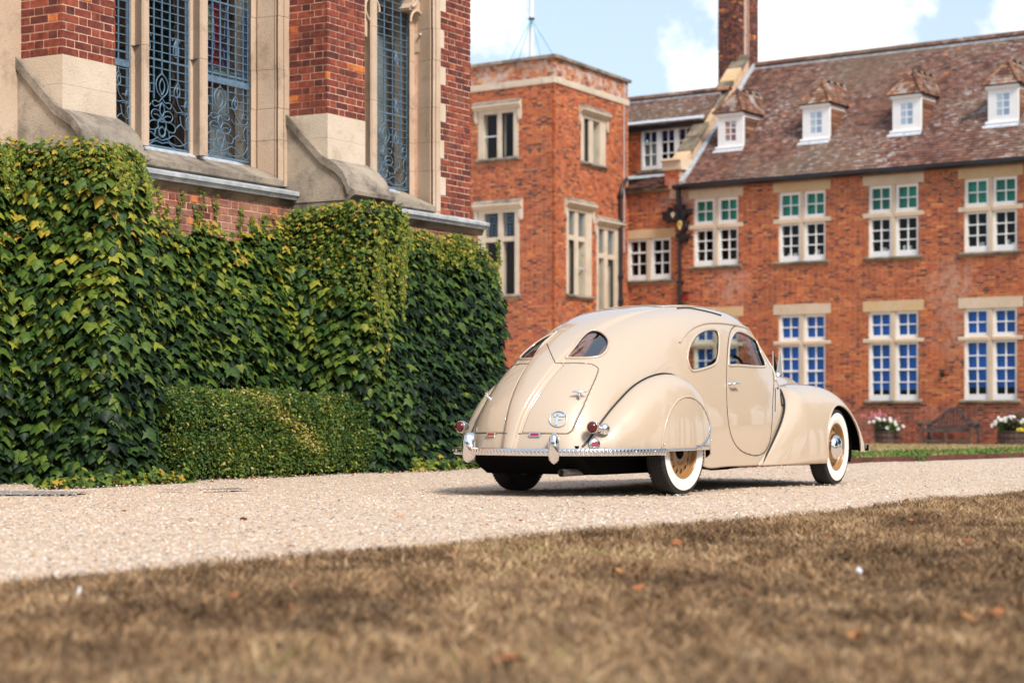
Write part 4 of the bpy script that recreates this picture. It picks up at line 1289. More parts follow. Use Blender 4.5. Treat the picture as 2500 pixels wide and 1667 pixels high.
def stone_window(fr, sl, sr, lights, z0, z1, zt, mats, holes, parent, hood=True, glaz=None):
    """stone surround, mullion, optional transom, hood mould and sill; one pane per opening"""
    zt_ = zt
    dz = .09
    mb = MB()
    l0, l1 = lights[0][0], lights[-1][1]
    fr.box(mb, sl, l0, -.25, .012, z0, z1 + dz); fr.box(mb, l1, sr, -.25, .012, z0, z1 + dz)
    fr.box(mb, l0, l1, -.25, .011, z1, z1 + dz)
    for (a, b), (c, d) in zip(lights, lights[1:]): fr.box(mb, b, c, -.24, -.012, z0, z1)
    w = mb.build('window', STONE_P, parent)
    if zt:
        mb = MB()
        for a, b in lights: fr.box(mb, a, b, -.24, -.016, zt[0], zt[1])
        mb.build('transom', STONE_P, w)
    if hood:
        mb = MB()
        e = .13
        fr.ext_pz(mb, [(-.1, z1 + dz), (-.1, z1 + dz + .27), (.03, z1 + dz + .27), (.16, z1 + dz + .17), (.17, z1 + dz + .12), (.07, z1 + dz + .02), (.015, z1 + dz)][::-1], sl - e, sr + e)
        hd = mb.build('hood_mould', STONE_P, w)
        mb = MB(); fr.ext_pz(mb, [(-.05, z1 + dz + .272), (-.05, z1 + dz + .285), (.04, z1 + dz + .285), (.17, z1 + dz + .18), (.165, z1 + dz + .172), (.03, z1 + dz + .274)][::-1], sl - e - .01, sr + e + .01); mb.build('hood_weathering', STONE_W, w)
        for a, b in ((sl - e, sl - .012), (sr + .012, sr + e)):
            mb = MB(); fr.ext_sz(mb, [(a, z1 + dz), (b, z1 + dz), (b, z1 - .22), ((a + b) / 2, z1 - .26), (a, z1 - .12)], -.05, .055); mb.build('label_stop', STONE_P, w)
    mb = MB(); fr.ext_pz(mb, [(-.25, z0 - .12), (-.25, z0), (0, z0), (.10, z0 - .04), (.10, z0 - .075), (.04, z0 - .12)][::-1], sl - .06, sr + .06); mb.build('sill', STONE_W, w)
    holes.append((sl, sr, z0 - .12, z1 + dz))
    k = 0
    for a, b in lights:
        rows = [(z0, z1)] if not zt else [(z0, zt[0]), (zt[1], z1)]
        for c, d in rows:
            g = mats[k % len(mats)]; k += 1
            back, dark_frame, leaded, bar = g
            put_pane(fr, a, b, c, d, -.065, PANE, w, .006)
            if back is not None:
                m = MB(); fr.box(m, a + .005, b - .005, -.20, -.19, c, d); m.build('curtain', back, w)  # brown_room panels are near-black stand-ins for unlit interiors, the others cloth
            if dark_frame:
                m = MB()
                for q in ((a, a + .05), (b - .05, b)): fr.box(m, q[0], q[1], -.085, -.045, c, d)
                fr.box(m, a + .05, b - .05, -.085, -.045, c, c + .05); fr.box(m, a + .05, b - .05, -.085, -.045, d - .05, d); m.build('casement', BLACKP, w)
            if bar:
                m = MB(); fr.box(m, a, b, -.075, -.045, (c + d) / 2 - .02, (c + d) / 2 + .02); m.build('glazing_bar', LEADL, w)
            if leaded:
                m = MB()
                for u in np.linspace(a, b, 5)[1:-1]: fr.box(m, u - .005, u + .005, -.067, -.055, c, d)
                for v in np.linspace(c, d, 8)[1:-1]: fr.box(m, a, b, -.068, -.056, v - .005, v + .005)
                cx, cz = (a + b) / 2, d - .18
                m.tube([fr.pt(cx + .09 * math.cos(t), -.055, cz + .12 * math.sin(t)) for t in np.linspace(0, 6.28, 13)], .007, 4)
                m.build('leadwork', LEADW, w)
    return w

HL, HR = [], []
tl = lambda px: TL.s_at(px); tr = lambda px: TR.s_at(px)
D_ = (None, False, False, False)
BR_ = (BROWNROOM, False, False, False)
LD_ = (None, False, True, False)
stone_window(TL, tl(1168), tl(1265), [(tl(1181), tl(1213)), (tl(1224), tl(1254))], 8.13, 9.42, None, [(BROWNROOM, False, False, True), (None, True, False, False)], HL, tower)
stone_window(TL, tl(1168), tl(1268), [(tl(1183), tl(1215)), (tl(1226.5), tl(1257))], 4.14, 6.52, (5.68, 5.82), [BR_, LD_, BR_, LD_], HL, tower)
stone_window(TR, tr(1418), tr(1478), [(tr(1425), tr(1439)), (tr(1449), tr(1464))], 8.10, 9.37, None, [(None, True, False, False), (CURTAIN, False, False, False)], HR, tower)
stone_window(TR, tr(1383), tr(1444), [(tr(1388), tr(1404)), (tr(1413), tr(1429))], 4.14, 6.56, (5.72, 5.86), [(BROWNROOM, True, False, False), LD_, (CURTAIN, False, False, True), (MATS['curtain_grey'], False, True, False)], HR, tower)
stone_window(TR, tr(1456), tr(1512), [(tr(1461), tr(1476)), (tr(1485), tr(1500))], 3.55, 6.20, (5.33, 5.47), [(MATS['taupe_curtain'], False, False, False), LD_, (CURTAIN, True, False, False), (MATS['curtain_grey'], False, True, False)], HR, tower)

def tower_body():
    mb = MB()
    wall_cells(TL, mb, -7.0, -.08, GB - .2, T_TOP - .05, HL, -.35, -.007)
    wl_ = mb.build('front_wall', MORTAR, tower)
    mb = MB()
    wall_cells(TR, mb, .09, TQ + .02, GB - .2, T_TOP - .05, HR, -.35, -.007)
    wr_ = mb.build('side_wall', MORTAR, tower)
    mb = MB(); TR.box(mb, TQ - .35, TQ + .01, -7, -.36, 9, T_TOP - .05); mb.build('back_wall', MORTAR, tower)
    mb = MB(); TL.box(mb, -6.6, -1.3, -4.6, -1.25, GB, 10.4); mb.build('dark_backing', DARK, tower)
    kw = dict(course=.0695, L=.210, H=.100, j=.0125)
    put_bricks(TL, lay_bricks(-6.99, 0.0, GB, T_S0, HL, **kw), 0, wl_, BRK_S, BRK_J, 160, lambda f, b, p: pic_score(f, b, p) if f.pix(b[0], 0, b[2])[0] > 1152 and b[2] > 5.0 else 0, jit=.003)
    put_bricks(TR, lay_bricks(.0, TQ, GB, T_S0, HR, shift=.1, **kw), 0, wr_, BRK_S, BRK_J, 140, lambda f, b, p: pic_score(f, b, p) if b[2] > 4 else 0, jit=.003)
    put_bricks(TL, lay_bricks(-6.99, 0.0, T_S1, T_TOP - .06, (), **kw), 0, wl_, PAR_J, PAR_J, 0, jit=.003, stuff_name='parapet_brickwork')
    put_bricks(TR, lay_bricks(.0, TQ, T_S1, T_TOP - .06, (), shift=.1, **kw), 0, wr_, PAR_J, PAR_J, 0, jit=.003, stuff_name='parapet_brickwork')
    # stone band and coping run round the corner
    for nm, z0, z1, pr, mt in (('stone_band', T_S0, T_S1, .035, STONE_P), ('coping', T_TOP - .06, T_TOP + .03, .09, STONE_W)):
        mb = MB()
        TL.box(mb, -7.1, pr * .9, -.36, pr, z0, z1)
        mb.build(nm, mt, tower)
        mb = MB()
        TR.box(mb, -pr * .4, TQ + pr, -.36, pr + .001, z0 + .001, z1 - .001)
        mb.build(nm, mt, tower)
    mb = MB(); mb.tube([TR.pt(TQ - .32, .02, 5.6), TR.pt(TQ - .32, .02, T_TOP - .05)], .016, 5); mb.build('lightning_conductor', LEADL, tower)
tower_body()

def flagpole():
    p = -2.6; s = TL.s_at(1297.5, p)
    b = Vector(TL.pt(s, p, 10.2))
    t = thing('flagpole', 'white flagpole with four thin stays on the flat tower roof', 'flagpole', b)
    mb = MB(); mb.tube([b, b + Vector((0, 0, 3.4)), b + Vector((0, 0, 6.5))], [.068, .062, .05], 12); mb.build('pole', WHITE, t)
    zc = TL.z_at(1297.5, 47, p)
    mb = MB(); mb.lathe([(.07, -.04), (.095, -.03), (.095, .03), (.07, .04)], (b.x, b.y, zc), n=12); mb.build('collar', BLACKP, t)
    ends = [TL.pt(TL.s_at(1243, -.1), -.1, T_TOP), TL.pt(TL.s_at(1250, -1.2), -1.2, T_TOP - .3), TL.pt(TL.s_at(1331, -1.6), -1.6, T_TOP - .2), TL.pt(TL.s_at(1352, -.1), -.1, T_TOP)]
    for k, e in enumerate(ends):
        mb = MB(); mb.tube([(b.x, b.y, zc), e], .013, 5); mb.build('stay', plain('stay_rope', (.10, .38, .48), .6), t)
    mb = MB(); a = Vector((b.x, b.y, zc)); e = Vector(ends[1])
    for f in (.72, .82): mb.ball(a.lerp(e, f), .03, 5, sq=(1, 1, 2.4))
    mb.build('turnbuckle', plain('teal_fitting', (.04, .42, .46), .5), t)
flagpole()

# ------------------------------------------------------------------ ivy, hedge
def leaf_mesh(name, mat, fold=.34, droop=.45):
    out = [(0, .04), (.20, -.10), (.40, .02), (.39, .20), (.62, .42), (.36, .46), (.24, .62), (0, 1.0)]
    def z(x, y): return -abs(x) * fold - droop * max(0, y) ** 2 * .6 - (.12 if abs(x) > .5 else 0)
    V = [(0, .04, 0), (0, .45, z(0, .45) + .05), (0, 1.0, z(0, 1))]
    R = [(x, y, z(x, y)) for x, y in out[1:-1]]
    Lf = [(-x, y, zz) for x, y, zz in R]
    V += R + Lf
    F = []
    r0 = 3; l0 = 3 + len(R)
    for base, fl in ((r0, False), (l0, True)):
        ch = [0] + list(range(base, base + len(R))) + [2]
        for a, b in zip(ch, ch[1:]):
            f = (1, a, b)
            F.append(f if not fl else f[::-1])
    return np.array(V, float), F

LEAF_V, LEAF_F = leaf_mesh('leaf', None)
LEAF_T = np.array(LEAF_F)

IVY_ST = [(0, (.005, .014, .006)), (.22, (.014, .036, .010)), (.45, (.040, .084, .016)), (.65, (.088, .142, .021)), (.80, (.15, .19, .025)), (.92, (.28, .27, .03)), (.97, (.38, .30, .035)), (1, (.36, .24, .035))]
def ivy_mat(name, single, stops=IVY_ST):
    m, nt, b, out = new_mat(name)
    c = ramp(nt, stops, rnd_src(nt, single))
    f = mrange(nt, noise(nt, 26, 4), .3, .7, .7, 1.3)
    cmb = nt.nodes.new('ShaderNodeCombineColor')
    for i in range(3): nt.links.new(f, cmb.inputs[i])
    c = mixc(nt, 1.0, c, cmb.outputs[0], 'MULTIPLY')
    nt.links.new(c, b.inputs['Base Color']); b.inputs['Roughness'].default_value = .5; b.inputs['Specular IOR Level'].default_value = .22
    tr = nt.nodes.new('ShaderNodeBsdfTranslucent'); nt.links.new(c, tr.inputs['Color'])
    mx = nt.nodes.new('ShaderNodeMixShader'); mx.inputs[0].default_value = .14
    nt.links.new(b.outputs[0], mx.inputs[1]); nt.links.new(tr.outputs[0], mx.inputs[2]); nt.links.new(mx.outputs[0], out.inputs['Surface'])
    return m
IVY_J = ivy_mat('ivy_foliage', False)
IVY_SING = ivy_mat('ivy_leaf', True, [(0, (.012, .032, .010)), (.35, (.034, .074, .015)), (.70, (.080, .135, .020)), (.95, (.13, .175, .024)), (.99, (.19, .21, .026)), (1, (.24, .24, .03))])
STEM = plain('ivy_stem', (.075, .045, .025), .9, nscale=9, namt=.4)
STEM_R = plain('ivy_tendril', (.14, .12, .03), .8)

def sstep(x, a, b):
    t = np.clip((x - a) / (b - a), 0, 1); return t * t * (3 - 2 * t)
def box_f(s, a, b, w): return sstep(s, a - w, a + w * .6) * (1 - sstep(s, b - w * .6, b + w))

NZ = RNG.random((64, 64))
def vnoise(x, y):
    x = np.asarray(x) % 63; y = np.asarray(y) % 63
    i = np.floor(x).astype(int); j = np.floor(y).astype(int); fx = x - i; fy = y - j
    fx = fx * fx * (3 - 2 * fx); fy = fy * fy * (3 - 2 * fy)
    return (NZ[i, j] * (1 - fx) * (1 - fy) + NZ[i + 1, j] * fx * (1 - fy) + NZ[i, j + 1] * (1 - fx) * fy + NZ[i + 1, j + 1] * fx * fy) - .5

B1a, B1b = B1[0] - .03, B1[1] + .03
B2a, B2b = B2[0] - .03, B2[1] + .03
def ivy_p(s, z):
    s = np.asarray(s, float); z = np.asarray(z, float)
    p = .20 + .13 * vnoise(s * 2.1 + 30, z * 2.0 + 5) + .15 * vnoise(s * .9 + 12, z * 1.1 + 33)
    belly = np.clip(1 - np.abs(z - 1.7) / 1.9, 0, 1)
    p = p + (.86 + .06 * belly) * box_f(s + .10 * vnoise(z * 1.3 + 8, z * 0 + 3), B1a - .12, B1b - .06, .24) * (1 - .10 * sstep(z, 2.5, 3.2))
    p = p + (.82 + .10 * belly) * box_f(s + .12 * vnoise(z * 1.5 + 28, z * 0 + 9), B2a - .10, B2b - .04, .23)
    p = p + .08 * sstep(z, 2.6, 1.2) + .14 * np.exp(-np.clip(z, 0, 9) / .30) * sstep(s, -14, -9.0) * .6
    p = p + sstep(s, -3.0, -2.2) * (.16 + .55 * np.exp(-np.clip(z, 0, 9) / .55))
    # round the free corner of the wall
    q = np.clip((s - .0) / .27, 0, 1)
    p = np.where(s > .0, (p + .25) * np.sqrt(np.clip(1 - q * q, 0, 1)) - .25, p)
    return p

TOPS = [(-11, 3.10), (-8.6, 3.12), (-8.3, 3.10), (-7.3, 3.12), (-7.12, 2.92), (-7.0, 2.68), (-6.6, 2.60), (-5.8, 2.70), (-5.0, 2.60), (-4.45, 2.72), (-4.2, 2.95), (-4.0, 3.08), (-3.1, 3.08), (-2.95, 2.98), (-2.4, 2.92), (-1.7, 2.80), (-1.0, 2.86), (-.5, 2.84), (-.1, 2.72), (.1, 2.52), (.2, 2.34), (.33, 2.05), (.42, 1.8)]
def ivy_top(s): return np.interp(s, [t[0] for t in TOPS], [t[1] for t in TOPS]) + .22 * vnoise(np.asarray(s) * 2.3 + 40, np.asarray(s) * 0 + 17) - .01

def ivy_frames(S, Z, size, jit=.25, lift=.75, out=.0):
    e = .02
    P = ivy_p(S, Z)
    ps = (ivy_p(S + e, Z) - ivy_p(S - e, Z)) / (2 * e); pz = (ivy_p(S, Z + e) - ivy_p(S, Z - e)) / (2 * e)
    ps = np.clip(ps, -6, 6)
    d = np.array([*CH.d, 0]); n = np.array([*CH.n, 0]); k = np.array([0, 0, 1.0])
    N = n[None] - ps[:, None] * d - pz[:, None] * k
    N /= np.linalg.norm(N, axis=1)[:, None]
    c = CH.arr(S, P, Z) + N * (out + RNG.normal(-.01, .042, len(S)))[:, None]
    Nn = N * .85 + 1.05 * k + RNG.normal(0, jit, (len(S), 3)); Nn /= np.linalg.norm(Nn, axis=1)[:, None]
    T = -k[None] + N * lift + RNG.normal(0, .27, (len(S), 3))
    T -= (T * Nn).sum(1)[:, None] * Nn; T /= np.linalg.norm(T, axis=1)[:, None]
    X = np.cross(T, Nn)
    return c, X, T, Nn, size

def leaf_array(c, X, T, Nn, size):
    L = LEAF_V - np.array([0, .35, 0])
    V = c[:, None] + size[:, None, None] * (L[None, :, 0:1] * X[:, None] + L[None, :, 1:2] * T[:, None] + L[None, :, 2:3] * Nn[:, None])
    return V

LEAF_ME = None
def put_leaf_objs(c, X, T, Nn, size, parent, mat, name='leaf'):
    global LEAF_ME
    if LEAF_ME is None or LEAF_ME.materials[0] != mat:
        LEAF_ME = bpy.data.meshes.new('leaf_unit'); LEAF_ME.from_pydata((LEAF_V - np.array([0, .35, 0])).tolist(), [], [tuple(f) for f in LEAF_F]); LEAF_ME.materials.append(mat)
        LEAF_ME.polygons.foreach_set('use_smooth', [True] * len(LEAF_F)); LEAF_ME.update()
    base = BASE[parent.name]
    for i in range(len(c)):
        M = Matrix(((X[i][0], T[i][0], Nn[i][0]), (X[i][1], T[i][1], Nn[i][1]), (X[i][2], T[i][2], Nn[i][2])))
        o = bpy.data.objects.new(name, LEAF_ME); COL.objects.link(o); o.parent = parent
        o.location = Vector(c[i]) - base; o.rotation_euler = M.to_euler(); s = size[i]; o.scale = (s, s, s)

def ivy_section(sa, sb, label, density, n_single, small=None, seed=0):
    b = thing('ivy', label, 'ivy', CH.pt((sa + sb) / 2, .4, 0), group='ivy on the chapel wall')
    # uneven sheet for the old growth, near-black so leaf gaps read as shade
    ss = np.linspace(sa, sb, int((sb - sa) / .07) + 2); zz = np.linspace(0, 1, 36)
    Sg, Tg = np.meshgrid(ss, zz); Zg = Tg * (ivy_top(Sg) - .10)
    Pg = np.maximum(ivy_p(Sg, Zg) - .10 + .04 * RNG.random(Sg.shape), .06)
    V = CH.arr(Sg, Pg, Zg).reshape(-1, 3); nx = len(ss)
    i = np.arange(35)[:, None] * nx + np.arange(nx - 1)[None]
    np_mesh('stem_shade_mat', V, np.stack([i, i + 1, i + nx + 1, i + nx], -1).reshape(-1, 4), STEM_D, b, 'stuff', smooth=True)
    # leaves: even over the surface, not over the wall
    N = int((sb - sa) * 3.0 * density * 4.2)
    S = RNG.uniform(sa, sb, N); Z = RNG.uniform(0.0, 3.15, N)
    e = .02
    w = np.sqrt(1 + np.clip((ivy_p(S + e, Z) - ivy_p(S - e, Z)) / (2 * e), -5, 5) ** 2)
    keep = (RNG.random(N) * 4.2 < w) & (Z < ivy_top(S) + .06 * vnoise(S * 9, Z * 3))
    S, Z = S[keep], Z[keep]
    if small is not None:
        # the young growth is made of many more, smaller leaves
        zone = small(S, Z); S = np.concatenate([S] + [S[zone] + RNG.normal(0, .05, zone.sum()) for _ in range(6)]); Z = np.concatenate([Z] + [Z[zone] + RNG.normal(0, .05, zone.sum()) for _ in range(6)])
        Z = np.minimum(Z, ivy_top(S) + .03)
    top = ivy_top(S) - Z
    size = (.064 + .098 * RNG.random(len(S)) ** .9) * np.clip(.50 + top * 1.1, .36, 1.0)
    if small is not None:
        sm = small(S, Z)
        size = np.where(sm, RNG.uniform(.03, .062, len(S)), size)
    fr_ = ivy_frames(S, Z, size)
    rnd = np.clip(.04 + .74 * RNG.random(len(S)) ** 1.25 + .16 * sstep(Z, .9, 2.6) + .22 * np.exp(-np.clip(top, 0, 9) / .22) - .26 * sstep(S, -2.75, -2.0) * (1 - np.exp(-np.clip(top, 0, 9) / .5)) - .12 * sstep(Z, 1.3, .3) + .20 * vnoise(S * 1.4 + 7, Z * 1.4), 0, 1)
    # leaves that show best become objects
    vis = np.array([CH.pix(s, p, z)[0] for s, p, z in zip(S, ivy_p(S, Z), Z)])
    cand = np.where((vis > 8) & (size > .085) & (Z > .1))[0]
    sel = RNG.permutation(cand)[:n_single]
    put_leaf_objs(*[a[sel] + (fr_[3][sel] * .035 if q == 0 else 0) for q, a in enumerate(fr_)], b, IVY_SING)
    rest = np.setdiff1d(np.arange(len(S)), sel)
    V = leaf_array(*[a[rest] for a in fr_]); n = len(rest); k = len(LEAF_V)
    Fq = (LEAF_T[None] + k * np.arange(n)[:, None, None]).reshape(-1, 3)
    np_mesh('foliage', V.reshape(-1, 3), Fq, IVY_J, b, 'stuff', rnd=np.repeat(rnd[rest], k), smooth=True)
    return b
STEM_D = plain('near_black_fill', (.006, .009, .004), 1.0, nscale=12, namt=.5, spec=.02)  # near-black: deep shade behind the leaves put into the colour

def small_b2(S, Z):
    # young trailing growth hangs over the outer half of the second buttress
    t = (S - B2a + .58) / (B2b - B2a)
    return (Z > 1.75 + 1.1 * (1 - np.clip(t * 1.3, 0, 1)) + .25 * vnoise(S * 8, Z)) & (S > B2a - .48) & (S < B2b + .12)
def small_b1(S, Z): return (Z > 2.74 + .2 * vnoise(S * 5, Z * 3)) & (S > B1a - 1.5)
def small_c(S, Z): return (Z > 2.55 + .2 * vnoise(S * 5, Z * 3))

def tendrils(parent, spots, L=.5, up=False):
    """thin hanging or climbing shoots with small leaves along them"""
    mb = MB(); cs = []; 
    for s, z, ln, p in spots:
        pts = []
        x = s
        for k in range(8):
            t = k / 7
            x += random.uniform(-.03, .03)
            zz = z + (ln * t if up else -ln * t)
            pp = p if p is not None else float(ivy_p(np.array([x]), np.array([zz]))[0]) + .07
            q = CH.pt(x, pp + random.uniform(0, .02), zz); pts.append(q)
            for _ in range(6 if not up else 3): cs.append((x + random.uniform(-.05, .05), pp + .015, zz + random.uniform(-.03, .03)))
        mb.tube(pts, .0035, 4, caps=False)
    mb.build('tendril', STEM_R, parent, kind='stuff')
    C = np.array(cs); n = len(C)
    c = CH.arr(C[:, 0], C[:, 1], C[:, 2])
    Nn = np.array([*CH.n, .5])[None] + RNG.normal(0, .4, (n, 3)); Nn /= np.linalg.norm(Nn, axis=1)[:, None]
    T = np.array([0, 0, -1.0])[None] + RNG.normal(0, .4, (n, 3)); T -= (T * Nn).sum(1)[:, None] * Nn; T /= np.linalg.norm(T, axis=1)[:, None]
    size = RNG.uniform(.03, .065, n)
    V = leaf_array(c, np.cross(T, Nn), T, Nn, size); k = len(LEAF_V)
    Fq = (LEAF_T[None] + k * np.arange(n)[:, None, None]).reshape(-1, 3)
    np_mesh('shoot_leaves', V.reshape(-1, 3), Fq, IVY_J, parent, 'stuff', rnd=np.repeat(np.clip(RNG.normal(.76, .12, n), 0, 1), k), smooth=True)

IV1 = ivy_section(-10.6, B1b + .25, 'broad column of ivy over the left buttress, large leaves, yellow young growth on top', 600, 300, small_b1)
IV2 = ivy_section(B1b + .25, B2a - .45, 'flat ivy on the bay wall behind the hedge, bare bricks above it', 600, 260)
IV3 = ivy_section(B2a - .45, B2b + .35, 'ivy column over the buttress near the corner with small trailing yellowish shoots', 600, 240, small_b2)
IV4 = ivy_section(B2b + .35, .30, 'dark dense ivy on the last bay, wrapping the corner behind the car', 640, 240, small_c)
tendrils(IV3, [(random.uniform(B2a - .20, B2b + .02), random.uniform(2.3, 3.0), random.uniform(.4, 1.1), None) for _ in range(40)])
tendrils(IV1, [(random.uniform(B1a - 1.2, B1b), random.uniform(2.9, 3.1), random.uniform(.15, .4), None) for _ in range(20)])
tendrils(IV2, [(s, 2.45 + random.uniform(0, .1), random.uniform(.25, .55), .07) for s in (-6.3, -6.15, -5.95, -5.7, -5.55, -5.3, -4.9, -4.75, -4.5)], up=True)
tendrils(IV4, [(random.uniform(-2.8, .1), random.uniform(2.7, 2.9), random.uniform(.1, .35), None) for _ in range(16)])
tendrils(IV4, [(.30, 2.6, -.0 + random.uniform(.1, .5), .12 + .05 * k) for k in range(3)])

def hedge():
    s0, s1 = CH.s_at(372, .75) - .22, CH.s_at(900, .75) + .20
    ztop = .86; p1 = 1.12
    h = thing('box_hedge', 'low clipped box hedge with rounded end in front of the ivy', 'hedge', CH.pt((s0 + s1) / 2, .5, 0))
    def surf(u, v):
        # u along, v over the section: front foot, front, top, back
        a = np.clip(v, 0, 1) * math.pi * .62
        hgt = ztop * (1 + .05 * vnoise(u * 6, v * 0 + 2))
        endr = np.minimum(1, np.minimum(u, 1 - u) * 15 + .0); endf = np.sqrt(np.clip(1 - (1 - endr) ** 2, 0, 1))
        sag = .06 * vnoise(u * 9 + 3, v * 5)
        p = .30 + (p1 - .30 + sag) * np.sign(np.cos(a)) * np.abs(np.cos(a)) ** .34 * (.35 + .65 * endf)
        z = hgt * np.abs(np.sin(a)) ** .36 * (.86 + .14 * endf) + sag * .6
        return s0 + (s1 - s0) * u, p, z
    uu = np.linspace(0.0, 1.0, 60); vv = np.linspace(0, 1, 24)
    Ug, Vg = np.meshgrid(uu, vv); S, P, Z = surf(Ug, Vg)
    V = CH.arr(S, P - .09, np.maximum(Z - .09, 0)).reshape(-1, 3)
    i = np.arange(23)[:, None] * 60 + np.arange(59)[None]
    np_mesh('dark_core', V, np.stack([i, i + 1, i + 61, i + 60], -1).reshape(-1, 4), STEM_D, h, 'stuff', smooth=True)  # near-black core sheet, the hedge's inner shade put into its colour
    n = 46000
    u = RNG.random(n); v = np.where(RNG.random(n) < .38, RNG.random(n) ** 1.5 * .07, RNG.random(n))
    S, P, Z = surf(u, v)
    c = CH.arr(S, P, Z) + RNG.normal(0, .022, (n, 3)); c[:, 2] = np.maximum(c[:, 2], .012)
    Nn = RNG.normal(0, 1, (n, 3)) + np.array([*CH.n, .8]) * .9; Nn /= np.linalg.norm(Nn, axis=1)[:, None]
    T = RNG.normal(0, 1, (n, 3)); T -= (T * Nn).sum(1)[:, None] * Nn; T /= np.linalg.norm(T, axis=1)[:, None]; X = np.cross(T, Nn)
    sz = RNG.uniform(.014, .027, n)[:, None]
    V = np.stack([c - T * sz, c + X * sz * .55, c + T * sz, c - X * sz * .55], 1).reshape(-1, 3)
    yl = np.exp(-((S - (s0 + (s1 - s0) * (.38 + .30 * (1 - Z / ztop)))) / .16) ** 2) * (Z > .25)     # the yellowing streak across the middle
    rnd = np.clip(RNG.normal(.50, .18, n) + .42 * yl * (RNG.random(n) < .75) + .28 * vnoise(S * 4, Z * 4 + P * 3) + .35 * (RNG.random(n) < .05) + .25 * np.exp(-((S - s1) / .12) ** 2), 0, 1)
    np_mesh('foliage', V, np.arange(4 * n).reshape(-1, 4), HEDGE_M, h, 'stuff', rnd=np.repeat(rnd, 4))
    mb = MB()
    for k in range(16):
        u0, v0 = random.random(), random.uniform(.1, .7); pts = []
        for q in range(6):
            S_, P_, Z_ = surf(np.array([u0 + .008 * q * random.choice((-1, 1))]), np.array([v0 + .03 * q]))
            pts.append(CH.pt(float(S_[0]), float(P_[0]) + .03, float(Z_[0]) + .02))
        mb.tube(pts, .004, 4, caps=False)
    mb.build('twig', STEM_R, h, kind='stuff')
HEDGE_M = ivy_mat('box_foliage', False, [(0, (.010, .026, .010)), (.3, (.032, .072, .016)), (.55, (.072, .130, .025)), (.75, (.16, .21, .032)), (.88, (.28, .26, .035)), (1, (.50, .40, .14))])
hedge()

def low_growth():
    """yellowing ground shoots along the foot of the ivy"""
    b = thing('ground_ivy', 'yellow green shoots creeping over the gravel at the foot of the ivy', 'ground cover', CH.pt(-4, 1.1, 0))
    C = []
    for s0, s1, pa, pb, n in ((-2.6, .7, .75, 1.15, 900), (-9.3, -7.4, 1.25, 1.5, 420), (-3.3, -2.4, .95, 1.3, 260)):
        for _ in range(n): C.append((random.uniform(s0, s1), random.uniform(pa, pb), abs(random.gauss(.02, .045)) + .01))
    C = np.array(C); n = len(C)
    c = CH.arr(C[:, 0], C[:, 1], C[:, 2])
    Nn = np.array([0, 0, 1.0])[None] + np.array([*CH.n, 0]) * .5 + RNG.normal(0, .4, (n, 3)); Nn /= np.linalg.norm(Nn, axis=1)[:, None]
    T = RNG.normal(0, 1, (n, 3)); T -= (T * Nn).sum(1)[:, None] * Nn; T /= np.linalg.norm(T, axis=1)[:, None]
    V = leaf_array(c, np.cross(T, Nn), T, Nn, RNG.uniform(.04, .09, n)); k = len(LEAF_V)
    Fq = (LEAF_T[None] + k * np.arange(n)[:, None, None]).reshape(-1, 3)
    np_mesh('shoots', V.reshape(-1, 3), Fq, IVY_J, b, 'stuff', rnd=np.repeat(np.clip(RNG.normal(.66, .22, n), 0, 1), k), smooth=True)
low_growth()

# ------------------------------------------------------------------ grass, gravel, leaves on the ground
def grass(name, poly, n, hmin, hmax, mat, label, x0, x1, y0, y1, wid=.0035, dens=None, lean=.6, wedge=True, z0=.01):
    X = RNG.uniform(x0, x1, n); Y = RNG.uniform(y0, y1, n)
    k = in_poly(X, Y, poly)
    if wedge: k &= np.abs(X) < .285 * Y + .35
    X, Y = X[k], Y[k]
    if dens is not None:
        k = RNG.random(len(X)) < dens(X, Y); X, Y = X[k], Y[k]
    n = len(X)
    h = RNG.uniform(hmin, hmax, n) * (.55 + .9 * (vnoise(X * 2.3 + 11, Y * 2.3) + .5))
    a = RNG.uniform(0, 6.283, n); w = wid * RNG.uniform(.6, 1.5, n)
    ld = RNG.normal(0, lean, (n, 2)) * h[:, None]
    zz = np.array([gz(x, y) for x, y in zip(X, Y)]) + z0
    dx, dy = np.cos(a) * w, np.sin(a) * w
    V = np.stack([np.stack([X - dx, Y - dy, zz], -1), np.stack([X + dx, Y + dy, zz], -1),
                  np.stack([X + dx * .7 + ld[:, 0] * .4, Y + dy * .7 + ld[:, 1] * .4, zz + h * .6], -1), np.stack([X - dx * .7 + ld[:, 0] * .4, Y - dy * .7 + ld[:, 1] * .4, zz + h * .6], -1),
                  np.stack([X + ld[:, 0], Y + ld[:, 1], zz + h], -1)], 1).reshape(-1, 3)
    F1 = np.array([(0, 1, 2), (0, 2, 3), (3, 2, 4)])
    Fq = (F1[None] + 5 * np.arange(n)[:, None, None]).reshape(-1, 3)
    rnd = np.clip(RNG.random(n) * .62 + .48 * (vnoise(X * 1.7 + 3, Y * .8 + 9) + .18) + .55 * vnoise(X * 6.5, Y * 4.5) + .25 * vnoise(X * 14 + 5, Y * 11), 0, 1)
    o = np_mesh(name, V, Fq, mat, None, 'stuff', rnd=np.repeat(rnd, 5))
    tag(o, label, 'grass')
    return o
DRY = varied('dry_grass', [(0, (.075, .048, .030)), (.25, (.18, .108, .058)), (.5, (.325, .20, .106)), (.78, (.475, .315, .172)), (.93, (.60, .44, .27)), (1, (.22, .20, .06))], False, rough=.9, nscale=5, namt=.2, bump=0, spec=.15)
GRN = varied('green_grass', [(0, (.05, .11, .02)), (.5, (.09, .19, .03)), (.85, (.15, .26, .05)), (1, (.25, .27, .08))], False, rough=.8, nscale=5, namt=.2, bump=0, spec=.2)
bare = lambda X, Y: np.clip(1.05 - 1.6 * np.clip(vnoise(X * .9 + 20, Y * .9 + 4) - .05, 0, 1) , .12, 1)
